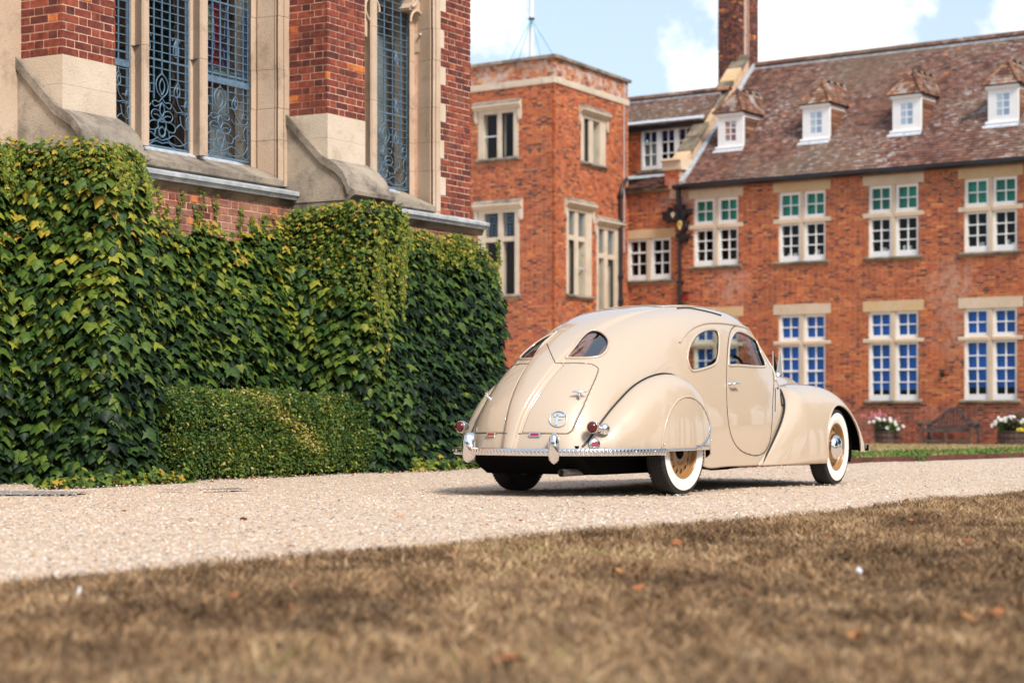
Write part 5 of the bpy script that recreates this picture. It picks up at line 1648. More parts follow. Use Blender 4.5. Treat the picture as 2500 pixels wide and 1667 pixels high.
grass('dry_grass', LAWN, 420000, .013, .044, DRY, 'short parched brown grass filling the foreground', -5, 7, 4.2, 16.6, wid=.0030, dens=bare, lean=1.1)

def pebbles():
    n = 62000
    Y = 6.8 + 22 * RNG.random(n) ** 1.7; X = RNG.uniform(-1, 1, n) * (.275 * Y + .3)
    k = ~in_poly(X, Y, LAWN); X, Y = X[k], Y[k]; n = len(X)
    r = RNG.uniform(.0045, .0125, n)
    oct_ = np.array([(1, 0, 0), (-1, 0, 0), (0, 1, 0), (0, -1, 0), (0, 0, 1), (0, 0, -1)], float)
    sc = RNG.uniform(.7, 1.3, (n, 1, 3)); sc[:, :, 2] *= .6
    a = RNG.uniform(0, 6.28, n); ca, sa = np.cos(a), np.sin(a)
    L = oct_[None] * sc * r[:, None, None] + RNG.normal(0, .0012, (n, 6, 3))
    Vx = L[:, :, 0] * ca[:, None] - L[:, :, 1] * sa[:, None] + X[:, None]; Vy = L[:, :, 0] * sa[:, None] + L[:, :, 1] * ca[:, None] + Y[:, None]
    z0 = np.array([gz(x, y) for x, y in zip(X, Y)]) + .004
    V = np.stack([Vx, Vy, L[:, :, 2] + z0[:, None]], -1).reshape(-1, 3)
    F1 = np.array([(0, 2, 4), (2, 1, 4), (1, 3, 4), (3, 0, 4)])
    Fq = (F1[None] + 6 * np.arange(n)[:, None, None]).reshape(-1, 3)
    o = np_mesh('gravel', V, Fq, PEBBLE, None, 'stuff', rnd=np.repeat(RNG.random(n), 6), smooth=True)
    tag(o, 'loose pinkish buff gravel stones scattered over the drive', 'gravel')
pebbles()

def fallen_leaf(x, y, z, size, label, group, mat):
    curl = random.uniform(-.5, .6)
    V = LEAF_V.copy(); V[:, 2] += curl * V[:, 0] ** 2 + random.uniform(-.2, .4) * (V[:, 1] - .4) ** 2
    me = bpy.data.meshes.new('fallen_leaf'); me.from_pydata((V * size).tolist(), [], [tuple(f) for f in LEAF_F]); me.materials.append(mat); me.update()
    o = bpy.data.objects.new('fallen_leaf', me); COL.objects.link(o); o.location = (x, y, z + gz(x, y)); BASE[o.name] = o.location.copy()
    o.rotation_euler = (random.uniform(-.5, .7), random.uniform(-.4, .4), random.uniform(0, 6.28))
    return tag(o, label, 'leaf', group)
RUST = plain('rust_leaf', (.36, .12, .035), .7, nscale=20, namt=.35); ORNG = plain('orange_leaf', (.44, .19, .06), .7, nscale=20, namt=.35); BRN = plain('brown_leaf', (.20, .07, .03), .7, nscale=20, namt=.35)
GL = [(1275, 1642, .11, RUST, 'rust coloured fallen leaf at the very bottom edge of the turf'), (1573, 1414, .075, ORNG, 'upright orange fallen leaf right of centre in the dry turf'), (1660, 1340, .06, RUST, 'rust leaf in the turf just below the gravel edge beneath the car'), (1500, 1416, .06, ORNG, 'yellowish fallen leaf beside the upright orange one'),
      (568, 1478, .055, RUST, 'orange leaf in the turf left of centre'), (1113, 1373, .055, ORNG, 'pale orange leaf at the turf edge below the car tail'), (722, 1448, .055, BRN, 'dark brown leaf near the turf edge left of centre'), (2355, 1336, .055, RUST, 'bright rust leaf at the right beside the straw stalk'),
      (2345, 1530, .08, ORNG, 'broad orange leaf low at the right edge of the turf'), (2445, 1520, .06, RUST, 'rust leaf beside the broad orange one at the right edge'), (1545, 1466, .05, RUST, 'small rust leaf below the upright orange one'), (2030, 1325, .045, RUST, 'thin rust leaf in the turf below the front wheel'),
      (2150, 1342, .04, ORNG, 'small orange leaf in the turf below the barrel planter'), (2070, 1585, .06, ORNG, 'orange leaf at the lower right of the turf'), (705, 1508, .04, RUST, 'small rust leaf low in the left half of the turf'), (1825, 1478, .04, BRN, 'small brown leaf in the middle right of the turf'), (2225, 1255 + 30, .03, RUST, 'tiny rust leaf close to the gravel edge at right')]
for px, py, sz, mt, lb in GL:
    x, y = gpix(px, py); fallen_leaf(x, y, .044, sz * .95, lb, 'leaves fallen on the dry turf', mt)
for px, py, sz, mt, lb in [(468, 1271, .05, BRN, 'brown leaf lying on the gravel left of centre'), (695, 1228, .045, ORNG, 'orange leaf on the gravel below the hedge'), (598, 1271, .05, ORNG, 'yellow brown leaf on the open gravel, middle left'), (975, 1264, .04, ORNG, 'small ochre leaf on the gravel left of the car'), (702, 1341, .05, BRN, 'dark red leaf on the gravel near the turf edge'),
                           (1430, 1248, .03, ORNG, 'small orange leaf on the gravel in front of the car'), (2208, 1228, .05, ORNG, 'orange leaf on the gravel edge at the right'), (305, 1250, .035, ORNG, 'small orange leaf on the gravel at far left'), (2225, 1241, .035, RUST, 'rust leaf half under the turf edge at the right'), (1275, 1275, .03, BRN, 'tiny brown leaf on the gravel below the bumper')]:
    x, y = gpix(px, py); fallen_leaf(x, y, .018, sz * 1.1, lb, 'leaves fallen on the gravel', mt)
for k in range(26):
    s = random.uniform(-9, -3.5); p = 1.15 + random.random() * .5
    q = CH.pt(s, p, 0); fallen_leaf(q[0], q[1], .015, random.uniform(.03, .05), 'small curled leaf on the gravel at the foot of hedge and ivy', 'litter at the foot of the ivy', random.choice((RUST, ORNG, BRN)))
FEA = plain('white_feather', (.75, .76, .80), .7)
for px, py, lb in ((190, 1466, 'white feather standing in the turf at the far left'), (2100, 1415, 'white feather in the turf right of centre'), (2395, 1279, 'white feather in the turf near the right edge')):
    x, y = gpix(px, py); mb = MB()
    L = [(0, 0), (.008, .015), (.013, .035), (.008, .052), (0, .058), (-.008, .052), (-.012, .035), (-.008, .015)]
    a = random.uniform(0, 3); mb.add([(x + u * math.cos(a) , y + u * math.sin(a) + .6 * v, .02 + v * .5 - abs(u) * .3) for u, v in L], [tuple(range(8))])
    mb.tube([(x, y, .012), (x, y + .03, .045)], .0010, 4)
    tag(mb.build('feather', FEA), lb, 'feather', 'feathers in the turf')

# tarmac strip at the chapel foot, on the left
P0 = [gpix(-300, 1196), gpix(225, 1201), gpix(180, 1208), gpix(-300, 1211)]
sheet('path', P0, .006, plain('tarmac', (.22, .21, .22), .9, nscale=30, namt=.25))
mb = MB()
for px, py in ((575, 1195), (540, 1196), (505, 1197), (420, 1197), (560, 1194)):
    x, y = gpix(px, py)
    mb.add([(x + .13 * math.cos(t) * random.uniform(.6, 1.3), y + .05 * math.sin(t) * random.uniform(.7, 1.3), .008) for t in np.linspace(0, 5.6, 8)], [tuple(range(8))])
tag(mb.build('mud_patch', plain('bare_earth', (.06, .05, .045), .95)), kind='structure')

# far lawn with its rusty edging
EDGE = [(2.2, 23.2), (4.77, 27.3), (6.5, 30.0), (8.7, 33.4), (14, 41.5), (20, 51)]
back = [W.pt(a, 1.6, 0)[:2] for a in (9, 4, 0, -4, -8, -10)]
FL = EDGE + back
def far_lawn():
    m, nt, b, out = new_mat('far_turf')
    c = mixc(nt, mrange(nt, noise(nt, .5, 5), .35, .65), (.34, .25, .12), (.24, .20, .08))
    nt.links.new(c, b.inputs['Base Color']); b.inputs['Roughness'].default_value = 1
    sheet('far_lawn', FL, .055, m)
    mb = MB()
    for (x0, y0), (x1, y1) in zip(EDGE, EDGE[1:]):
        d = Vector((x1 - x0, y1 - y0)).normalized(); nx, ny = -d.y * .012, d.x * .012
        a, b2 = gz(x0, y0), gz(x1, y1)
        mb.box8([(x0 - nx, y0 - ny, a - .05), (x1 - nx, y1 - ny, b2 - .05), (x1 + nx, y1 + ny, b2 - .05), (x0 + nx, y0 + ny, a - .05), (x0 - nx, y0 - ny, a + .075), (x1 - nx, y1 - ny, b2 + .075), (x1 + nx, y1 + ny, b2 + .075), (x0 + nx, y0 + ny, a + .075)])
    tag(mb.build('lawn_edging', plain('rusty_steel', (.10, .032, .022), .9, nscale=4, namt=.4)), 'rusty brown board edging along the far lawn', 'edging')
    inner = [(x - .55, y + 1.5) for x, y in EDGE]
    strip = EDGE + [(x - 1.6, y + 3.2) for x, y in EDGE][::-1]
    grass('green_grass', strip, 30000, .03, .075, GRN, 'strip of green grass along the far lawn edging', 2, 16, 23, 48, wid=.009, wedge=False, z0=.05)
    grass('far_grass', FL, 22000, .02, .05, varied('straw_grass', [(0, (.28, .20, .09)), (.6, (.38, .28, .13)), (1, (.20, .22, .06))], False, rough=.9, bump=0), 'dry straw coloured grass on the far lawn', 2, 16, 24, 57, wid=.010, wedge=False, z0=.05)
    for (px, py, r) in ((2213, 1122, .13), (2432, 1108, .12)):
        Y = 29.2 if px < 2300 else 32.6; x = (px - CX) / F_PX * Y
        n = 260; c = np.stack([x + RNG.normal(0, r, n), Y + RNG.normal(0, r, n), gz(x, Y) + np.abs(RNG.normal(.02, .05, n))], -1)
        Nn = RNG.normal(0, .6, (n, 3)) + np.array([0, -.5, 1]); Nn /= np.linalg.norm(Nn, axis=1)[:, None]
        T = RNG.normal(0, 1, (n, 3)); T -= (T * Nn).sum(1)[:, None] * Nn; T /= np.linalg.norm(T, axis=1)[:, None]
        V = leaf_array(c, np.cross(T, Nn), T, Nn, RNG.uniform(.03, .06, n)); k = len(LEAF_V)
        o = np_mesh('weed_clump', V.reshape(-1, 3), (LEAF_T[None] + k * np.arange(n)[:, None, None]).reshape(-1, 3), GRN, None, None, rnd=np.repeat(RNG.random(n) * .5, k))
        tag(o, 'green weed clump spilling over the edging below the ' + ('left barrel planter' if px < 2300 else 'bench and right barrel'), 'weed', 'weeds on the edging')
far_lawn()

# ------------------------------------------------------------------ bench and barrels by the far wall
OAK = plain('grey_teak', (.085, .066, .062), .8, nscale=6, namt=.35)
OAKB = plain('brown_teak', (.13, .068, .045), .8, nscale=6, namt=.3)
def bench():
    p = .75; s0, s1 = W.s_at(2247, p), W.s_at(2375, p)
    b = thing('garden_bench', 'weathered wooden garden bench with arched back against the brick wall', 'bench', W.pt((s0 + s1) / 2, p, gz(0, 54)))
    g = gz(0, 54); c = (s0 + s1) / 2; hw = (s1 - s0) / 2
    T = lambda x: W.pt(x, p - .42, 0)
    def bx(nm, a0, a1, p0, p1, z0, z1, mt=OAK):
        mb = MB(); W.box(mb, a0, a1, p0, p1, g + z0, g + z1); return mb.build(nm, mt, b)
    for x in (c - hw, c + hw - .07):
        bx('leg', x, x + .07, p, p + .07, 0, .64, OAKB); bx('leg', x, x + .07, p - .50, p - .43, 0, .66)
        mb = MB()   # scrolled arm
        W.ext_pz(mb, [(p - .5, g + .66), (p + .05, g + .64), (p + .14, g + .66), (p + .17, g + .62), (p + .13, g + .57), (p + .06, g + .57), (p - .5, g + .60)][::-1], x - .02, x + .09); mb.build('arm', OAK, b)
        mb = MB(); mb.lathe([(0, -.055), (.06, -.055), (.06, .055), (0, .055)], W.pt(x + .035, p + .10, g + .615), ax=(*W.d, 0), n=10); mb.build('scroll', OAK, b)
    bx('leg', c - .03, c + .03, p, p + .06, 0, .42, OAKB)
    bx('stretcher', c - hw + .07, c + hw - .07, p + .01, p + .05, .10, .17); bx('seat_rail', c - hw + .07, c + hw - .07, p + .01, p + .06, .38, .44)
    for k in range(6): bx('seat_slat', c - hw + .02, c + hw - .02, p - .42 + .075 * k, p - .42 + .075 * k + .062, .44, .465)
    prof = lambda t: .70 + (.0 if t < .28 else .0)
    def top(x):
        t = abs(x - c) / hw
        if t < .46: return .74 + .30 * math.sqrt(max(0, 1 - (t / .47) ** 2))
        if t < .62: return .76
        return .76 - .14 * min(1, (t - .62) / .3)
    xs = np.linspace(c - hw + .05, c + hw - .05, 40)
    mb = MB(); lo = [(x, g + top(x) - .075) for x in xs]; hi = [(x, g + top(x)) for x in xs]
    for i in range(39):
        W.ext_sz(mb, [lo[i], lo[i + 1], hi[i + 1], hi[i]], p - .5, p - .44)
    mb.build('crest_rail', OAK, b)
    for x in np.linspace(c - hw * .84, c + hw * .84, 15):
        tall = abs(x - c) < .02 or abs(abs(x - c) / hw - .43) < .05
        bx('back_slat', x - (.022 if tall else .012), x + (.022 if tall else .012), p - .485, p - .455, .46, top(x) - .06)
    bx('back_rail', c - hw + .07, c + hw - .07, p - .48, p - .45, .52, .56)
bench()

BARREL = plain('barrel_oak', (.085, .050, .036), .8, nscale=9, namt=.45)
HOOP = plain('rust_hoop', (.05, .03, .025), .6, .4)
FOL = varied('planter_foliage', [(0, (.02, .05, .012)), (.5, (.05, .12, .02)), (.8, (.12, .20, .03)), (1, (.22, .26, .04))], False, rough=.6, bump=0)
PUR = varied('dark_foliage', [(0, (.02, .022, .012)), (.6, (.05, .04, .02)), (1, (.09, .10, .03))], False, rough=.6, bump=0)
PETW = plain('white_petal', (.82, .82, .80), .6); PETP = plain('pink_petal', (.62, .24, .30), .6); PETY = plain('yellow_petal', (.75, .55, .03), .6)
def planter(pxc, label, rad, hgt, flowers, pinks, yellow, p=.62):
    s = W.s_at(pxc, p); g = gz(0, 54); c = Vector(W.pt(s, p, g))
    t = thing('barrel_planter', label, 'planter', c, group='half barrel planters by the wall')
    n = 18
    for i in range(n):
        a0, a1 = 2 * math.pi * i / n + .012, 2 * math.pi * (i + 1) / n - .012
        lo = [(rad * .90, 0), (rad * .985, hgt * .5), (rad * .98, hgt)]
        P = []
        mb = MB(); rows = []
        for r, z in lo:
            rows.append([c + Vector((r * math.cos(a), r * math.sin(a), z)) for a in (a0, (a0 + a1) / 2, a1)])
        mb.strip(rows)
        rows2 = [[c + Vector(((r - .03) * math.cos(a), (r - .03) * math.sin(a), z)) for a in (a1, (a0 + a1) / 2, a0)] for r, z in lo]
        mb.strip(rows2); mb.add([rows[2][0], rows[2][2], rows2[2][0], rows2[2][2]], [(0, 1, 2, 3)]); mb.build('stave', BARREL, t)
    for z in (.12, .52, .88):
        r = rad * (.90 + .095 * min(1, z / .5)) + .004
        mb = MB(); mb.lathe([(r, hgt * z), (r + .004, hgt * z), (r + .004, hgt * z + .045), (r, hgt * z + .045)], c, n=24); mb.build('hoop', HOOP, t)
    mb = MB(); mb.lathe([(0, hgt - .05), (rad * .95, hgt - .05)], c, n=16); mb.build('soil', STEM_D, t)
    def bush(cx, cz, r, n, mat, nm):
        off = RNG.normal(0, 1, (n, 3)); off /= np.linalg.norm(off, axis=1)[:, None]; off *= r * RNG.random(n)[:, None] ** .4
        off[:, 2] *= .85
        base = np.array(c) + np.array([*(W.d * cx), hgt + cz])
        P = base + off
        Nn = off / r + RNG.normal(0, .5, (n, 3)) + np.array([0, -.3, .5]); Nn /= np.linalg.norm(Nn, axis=1)[:, None]
        T = RNG.normal(0, 1, (n, 3)); T -= (T * Nn).sum(1)[:, None] * Nn; T /= np.linalg.norm(T, axis=1)[:, None]
        V = leaf_array(P, np.cross(T, Nn), T, Nn, RNG.uniform(.04, .075, n)); k = len(LEAF_V)
        np_mesh(nm, V.reshape(-1, 3), (LEAF_T[None] + k * np.arange(n)[:, None, None]).reshape(-1, 3), mat, t, 'stuff', rnd=np.repeat(RNG.random(n), k))
    for b in flowers['bush']: bush(*b)
    def head(px, py, r, mat):
        ps = p + .22; S_ = W.s_at(px, ps); z = W.z_at(px, py, ps); q = Vector(W.pt(S_, ps, z))
        mb = MB()
        for k in range(14):
            o = Vector((random.gauss(0, 1), random.gauss(0, 1), random.gauss(0, 1))).normalized() * r * .7
            mb.ball(q + o, r * .45, 4)
        mb.build('flower', mat, t)
        m2 = MB(); m2.tube([q, Vector((c.x + (q.x - c.x) * .5, c.y + (q.y - c.y) * .5, c.z + hgt))], .006, 4); m2.build('flower_stalk', FOL_S, t)
    for px, py, r in flowers['white']: head(px, py, r, PETW)
    for px, py in yellow: head(px, py, .05, PETY)
    for px, py in pinks: head(px, py, .028, PETP)
FOL_S = plain('stalk', (.06, .10, .03), .8)
zz5 = lambda x, y: (2080 + x / 5.6, 960 + y / 5.6)
fw = [(240, 400), (300, 385), (365, 350), (380, 362), (440, 360), (520, 350), (528, 378), (585, 392), (605, 428), (630, 488), (482, 472), (697, 452), (340, 340)]
pk = [(random.gauss(330, 75), random.gauss(300, 32)) for _ in range(34)] + [(640, 330), (650, 375), (600, 350), (240, 330), (225, 345)]
planter(2165, 'half barrel planter with white and pink flowers left of the garden bench', .345, .40, {'bush': [(-.12, .12, .24, 700, PUR, 'dark_foliage'), (.16, .10, .24, 700, FOL, 'green_foliage')], 'white': [(*zz5(x, y), .05) for x, y in fw]}, [zz5(x, y) for x, y in pk], [])
fw2 = [(1915, 445), (1950, 420), (1960, 395), (1985, 385), (2005, 340), (2040, 365), (2060, 370), (2105, 375), (2090, 345), (2130, 345), (2165, 325), (2185, 335), (2210, 330), (2320, 395), (2345, 370)]
planter(2474, 'half barrel planter with white and yellow flowers right of the garden bench', .42, .42, {'bush': [(-.22, .12, .22, 600, FOL, 'green_foliage'), (.05, .22, .30, 900, PUR, 'dark_foliage'), (.32, .12, .22, 500, FOL, 'light_foliage')], 'white': [(*zz5(x, y), .052) for x, y in fw2]}, [zz5(2190, 380), zz5(2270, 370), zz5(2165, 300)], [zz5(2275, 495), zz5(2300, 490), zz5(2310, 510), zz5(2335, 500), zz5(2290, 520)])

# ------------------------------------------------------------------ the car
A3 = Vector((.683, 16.453, 0)); HD = Vector((.566, .8245, 0)).normalized(); LD_V = Vector((-HD.y, HD.x, 0))
car = thing('vintage_car', 'cream beige 1930s streamlined fastback saloon parked on the gravel, seen from behind', 'car', A3, math.atan2(HD.y, HD.x), local=True)

def paint_mat():
    m, nt, b, out = new_mat('cream_paint')
    b.inputs['Base Color'].default_value = (.53, .42, .315, 1)
    b.inputs['Roughness'].default_value = .35; b.inputs['Specular IOR Level'].default_value = .25
    b.inputs['Coat Weight'].default_value = 1.0; b.inputs['Coat Roughness'].default_value = .015; b.inputs['Coat IOR'].default_value = 1.7
    g = nt.nodes.new('ShaderNodeTexCoord')
    bp = nt.nodes.new('ShaderNodeBump'); bp.inputs['Strength'].default_value = .03; bp.inputs['Distance'].default_value = .01
    nt.links.new(noise(nt, 5.0, 2, .5, g.outputs['Object']), bp.inputs['Height'])
    nt.links.new(bp.outputs[0], b.inputs['Coat Normal'])
    return m
PAINT = paint_mat()
CHROME = plain('chrome', (.80, .80, .80), .06, 1.0)
RUBBER = plain('tyre_rubber', (.016, .016, .017), .75, nscale=12, namt=.2)
WWALL = plain('whitewall', (.78, .77, .74), .55)
RIMG = plain('tan_rim', (.33, .17, .055), .35, coat=.5)
BLKT = plain('black_piping', (.010, .010, .012), .4)
SEAM = plain('shut_line', (.02, .016, .012), .9)
UNDER = plain('underbody', (.006, .006, .006), 1.0, spec=.05)
LEATHER = plain('dark_trim', (.022, .020, .020), .6)
def lens_mat():
    m, nt, b, out = new_mat('red_lens')
    b.inputs['Base Color'].default_value = (.10, .003, .005, 1); b.inputs['Roughness'].default_value = .12; b.inputs['Coat Weight'].default_value = .35
    return m
LENS = lens_mat()
plain('reflector_red', (.30, .008, .016), .25, coat=1)

def cub(t, P, q):
    """natural cubic spline through P (n, ...) at parameters t, evaluated at q"""
    t = np.asarray(t, float); P = np.asarray(P, float); n = len(t); h = np.diff(t)
    M = np.zeros((n, n)); R = np.zeros_like(P); M[0, 0] = M[-1, -1] = 1
    for i in range(1, n - 1):
        M[i, i - 1] = h[i - 1]; M[i, i] = 2 * (h[i - 1] + h[i]); M[i, i + 1] = h[i]
        R[i] = 6 * ((P[i + 1] - P[i]) / h[i] - (P[i] - P[i - 1]) / h[i - 1])
    S = np.linalg.solve(M, R.reshape(n, -1)).reshape(P.shape)
    q = np.asarray(q, float); k = np.clip(np.searchsorted(t, q) - 1, 0, n - 2)
    sh = (slice(None),) + (None,) * (P.ndim - 1)
    a = (t[k + 1] - q)[sh]; b = (q - t[k])[sh]; hk = h[k][sh]
    return S[k] * a ** 3 / (6 * hk) + S[k + 1] * b ** 3 / (6 * hk) + (P[k] / hk - S[k] * hk / 6) * a + (P[k + 1] / hk - S[k + 1] * hk / 6) * b

BODY = [
 [(-1.25, 0, .36), (-1.24, .15, .36), (-1.205, .30, .36), (-1.14, .44, .36), (-1.02, .56, .36), (-.85, .64, .36), (-.62, .69, .36), (-.40, .70, .36)],
 [(-1.155, 0, .61), (-1.145, .15, .61), (-1.11, .30, .605), (-1.04, .43, .595), (-.92, .55, .575), (-.74, .635, .54), (-.5, .685, .49), (-.28, .70, .36)],
 [(-.98, 0, .84), (-.97, .16, .84), (-.935, .31, .83), (-.86, .44, .81), (-.73, .555, .76), (-.54, .645, .67), (-.32, .695, .55), (-.12, .71, .36)],
 [(-.70, 0, 1.075), (-.69, .165, 1.07), (-.65, .325, 1.055), (-.57, .46, 1.02), (-.44, .575, .945), (-.28, .66, .82), (-.1, .71, .60), (.04, .72, .36)],
 [(-.36, 0, 1.275), (-.35, .17, 1.27), (-.31, .335, 1.25), (-.23, .475, 1.20), (-.11, .59, 1.10), (.02, .675, .93), (.12, .725, .64), (.2, .735, .35)],
 [(0, 0, 1.430), (.01, .175, 1.425), (.04, .345, 1.40), (.1, .485, 1.34), (.19, .60, 1.22), (.28, .69, 1.0), (.33, .745, .64), (.37, .745, .27)],
 [(.4, 0, 1.525), (.4, .18, 1.52), (.42, .355, 1.497), (.45, .495, 1.435), (.5, .605, 1.30), (.54, .70, 1.02), (.56, .757, .64), (.57, .745, .2)],
 [(.8, 0, 1.575), (.8, .18, 1.57), (.8, .36, 1.547), (.81, .50, 1.48), (.82, .605, 1.33), (.83, .70, 1.03), (.83, .765, .62), (.83, .74, .2)],
 [(1.2, 0, 1.59), (1.2, .18, 1.585), (1.2, .36, 1.562), (1.2, .50, 1.495), (1.2, .60, 1.345), (1.2, .70, 1.04), (1.2, .77, .62), (1.2, .74, .2)],
 [(1.6, 0, 1.575), (1.6, .18, 1.567), (1.59, .35, 1.543), (1.58, .48, 1.47), (1.57, .58, 1.335), (1.55, .69, 1.04), (1.54, .765, .62), (1.52, .73, .2)],
 [(1.94, 0, 1.505), (1.93, .16, 1.497), (1.91, .31, 1.467), (1.87, .44, 1.39), (1.84, .545, 1.28), (1.81, .665, 1.03), (1.78, .745, .62), (1.76, .70, .2)],
 [(2.19, 0, 1.27), (2.17, .15, 1.265), (2.13, .29, 1.243), (2.08, .41, 1.20), (2.05, .52, 1.13), (2.03, .63, .98), (2.01, .71, .62), (1.99, .67, .2)],
 [(2.40, 0, 1.04), (2.38, .14, 1.037), (2.34, .27, 1.02), (2.30, .38, .99), (2.27, .47, .94), (2.25, .55, .86), (2.24, .64, .58), (2.24, .62, .2)],
 [(2.8, 0, 1.02), (2.8, .11, 1.012), (2.8, .21, .985), (2.8, .29, .935), (2.8, .35, .86), (2.8, .39, .75), (2.8, .43, .5), (2.8, .45, .22)],
 [(3.3, 0, 1.01), (3.3, .08, 1.003), (3.3, .15, .975), (3.3, .2, .92), (3.3, .235, .84), (3.3, .26, .71), (3.3, .28, .47), (3.3, .29, .22)],
 [(3.54, 0, .93), (3.54, .06, .925), (3.535, .11, .90), (3.53, .15, .85), (3.52, .17, .78), (3.51, .18, .66), (3.50, .19, .45), (3.49, .2, .25)],
 [(3.60, 0, .60), (3.60, .05, .60), (3.595, .09, .59), (3.59, .12, .57), (3.58, .14, .54), (3.57, .15, .48), (3.56, .16, .38), (3.55, .17, .25)]]
CB = np.array(BODY)                                        # (17, 8, 3)
full = np.concatenate([CB[:, :0:-1] * np.array([1, -1, 1]), CB], 1)   # right side (y<0) first
ti = np.concatenate([[0], np.cumsum(np.linalg.norm(np.diff(CB, axis=0), axis=2).mean(1))])
sj = np.concatenate([[0], np.cumsum(np.linalg.norm(np.diff(CB, axis=1), axis=2).mean(0))])
SJ = np.concatenate([-sj[:0:-1], sj])
NU = 430
tq = np.linspace(0, ti[-1], NU)
rowsP = cub(ti, full, tq)                                  # (NU, 15, 3)
hw_t = np.interp(tq, ti[:9], [.036, .055, .085, .118, .150, .190, .23, .25, .25])
hh_t = np.interp(tq, ti[:9], [.034, .034, .034, .034, .030, .020, .006, 0, 0])
NS = 104
grid = []; offs = []
for r in range(NU):
    vh = hw_t[r]
    sidev = np.linspace(vh + .026, SJ[-1], NS)
    v = np.concatenate([-sidev[::-1], -(vh + np.array([.018, .011, .005, 0])), np.linspace(-vh, vh, 13)[1:-1], vh + np.array([0, .005, .011, .018]), sidev])
    grid.append(cub(SJ, rowsP[r], v))
    prof = np.concatenate([np.zeros(NS), [.06, .35, .80, 1.0], np.full(11, 1.0), [1.0, .80, .35, .06], np.zeros(NS)])
    cr = np.concatenate([np.zeros(NS + 4), 1 - np.linspace(-1, 1, 13)[1:-1] ** 2, np.zeros(NS + 4)])
    offs.append(hh_t[r] * (prof + .25 * cr))
G = np.array(grid); OFF = np.array(offs); NVc = G.shape[1]
du = np.gradient(G, axis=0); dv = np.gradient(G, axis=1)
NRM = np.cross(dv, du); NRM /= np.linalg.norm(NRM, axis=2)[:, :, None] + 1e-12
if (NRM[NU // 3, NVc // 2][2]) < 0: NRM = -NRM
G = G + NRM * OFF[:, :, None]
GV = G.reshape(-1, 3)
ii = np.arange(NU - 1)[:, None] * NVc + np.arange(NVc - 1)[None]
GF = np.stack([ii, ii + 1, ii + NVc + 1, ii + NVc], -1).reshape(-1, 4)
# outward winding
_c = np.cross(GV[GF[:, 1]] - GV[GF[:, 0]], GV[GF[:, 3]] - GV[GF[:, 0]])
if (_c[len(GF) // 2 - NVc // 2][2]) * 1 < 0 and _c[(NU // 3) * (NVc - 1) + NVc // 2][2] < 0: GF = GF[:, ::-1]
elif _c[(NU // 3) * (NVc - 1) + NVc // 2][2] < 0: GF = GF[:, ::-1]
FC = GV[GF].mean(1)
BVH = BVHTree.FromPolygons(GV.tolist(), GF.tolist())
CAML = Vector(((Vector((0, 0, HC)) - A3).dot(HD), (Vector((0, 0, HC)) - A3).dot(LD_V), HC))

def ray(px, py):
    d = Vector(((px - CX) / F_PX, 1, (HY - py) / F_PX))
    return Vector((d.dot(HD), d.dot(LD_V), d.z)).normalized()
def hit(px, py):
    loc, n, i, dist = BVH.ray_cast(CAML, ray(px, py))
    return (loc, n) if loc is not None else (None, None)
ZC = lambda x, y: (1080 + x / 2.219, 720 + y / 2.219)       # reading of the enlarged photo

def trace(pts, closed=False, k=8, off=0.0):
    """3D line on the body through points read in the photo"""
    P = list(pts) + ([pts[0]] if closed else [])
    L = smooth_line(P, k)
    out = []
    for x, y in L:
        h, n = hit(*ZC(x, y))
        if h is not None: out.append(h + n * off)
    if closed and out: out = out[:-1]
    return out
mir = lambda L: [Vector((p[0], -p[1], p[2])) for p in L]

QW = [(1325, 345), (1332, 295), (1350, 250), (1380, 213), (1415, 193), (1455, 186), (1482, 192), (1497, 220), (1498, 280), (1492, 335), (1478, 372), (1440, 392), (1365, 411), (1340, 395)]
DW = [(1549, 372), (1550, 310), (1558, 250), (1575, 212), (1600, 196), (1640, 208), (1685, 235), (1705, 262), (1725, 315), (1748, 374), (1742, 388), (1690, 388), (1600, 381), (1558, 382)]
RW = [(668, 341), (690, 312), (720, 275), (755, 230), (785, 203), (815, 192), (850, 198), (885, 222), (902, 252), (897, 285), (878, 315), (850, 333), (800, 341), (730, 343)]
DOOR = [(1612, 165), (1580, 173), (1557, 210), (1546, 290), (1541, 400), (1541, 560), (1550, 690), (1572, 780), (1612, 838), (1660, 863), (1705, 869), (1745, 852), (1772, 800), (1785, 700), (1791, 560), (1795, 450), (1768, 330), (1738, 255), (1685, 193)]
LID = [(618, 369), (700, 368), (770, 370), (815, 377), (840, 393), (843, 412), (830, 450), (790, 540), (745, 645), (706, 725), (690, 744), (665, 751), (560, 751), (412, 750)]
qw3, dw3, rw3, door3 = trace(QW, True), trace(DW, True), trace(RW, True), trace(DOOR, True)
lid3 = trace(LID, False)
# close the boot lid along the raised spine
_sp = [Vector(G[r, NVc // 2 - 11]) for r in range(NU)]
zlo, zhi = lid3[-1].z, lid3[0].z
_edge = [p for p in _sp if zlo < p.z < zhi and p.x < .3]
lid_poly = [(p.y, p.z) for p in lid3] + [(p.y, p.z) for p in _edge]
xz = lambda L: [(p[0], p[2]) for p in L]
yz = lambda L: [(p[1], p[2]) for p in L]
AY = np.where(FC[:, 1] > 0, -FC[:, 1], FC[:, 1])            # fold the left half onto the right
side_ok = AY < -.40; rear_ok = (FC[:, 0] < .35) & (AY > -.66)
m_qw = in_poly(FC[:, 0], FC[:, 2], xz(qw3)) & side_ok
m_dw = in_poly(FC[:, 0], FC[:, 2], xz(dw3)) & side_ok
m_rw = in_poly(AY, FC[:, 2], yz(rw3)) & rear_ok
row_of = np.repeat(np.arange(NU - 1), NVc - 1); t_of = tq[row_of]
m_ws = (t_of > ti[10] + .06) & (t_of < ti[12] - .10) & (np.abs(FC[:, 1]) < .415) & ~(np.abs(FC[:, 1]) < .012)
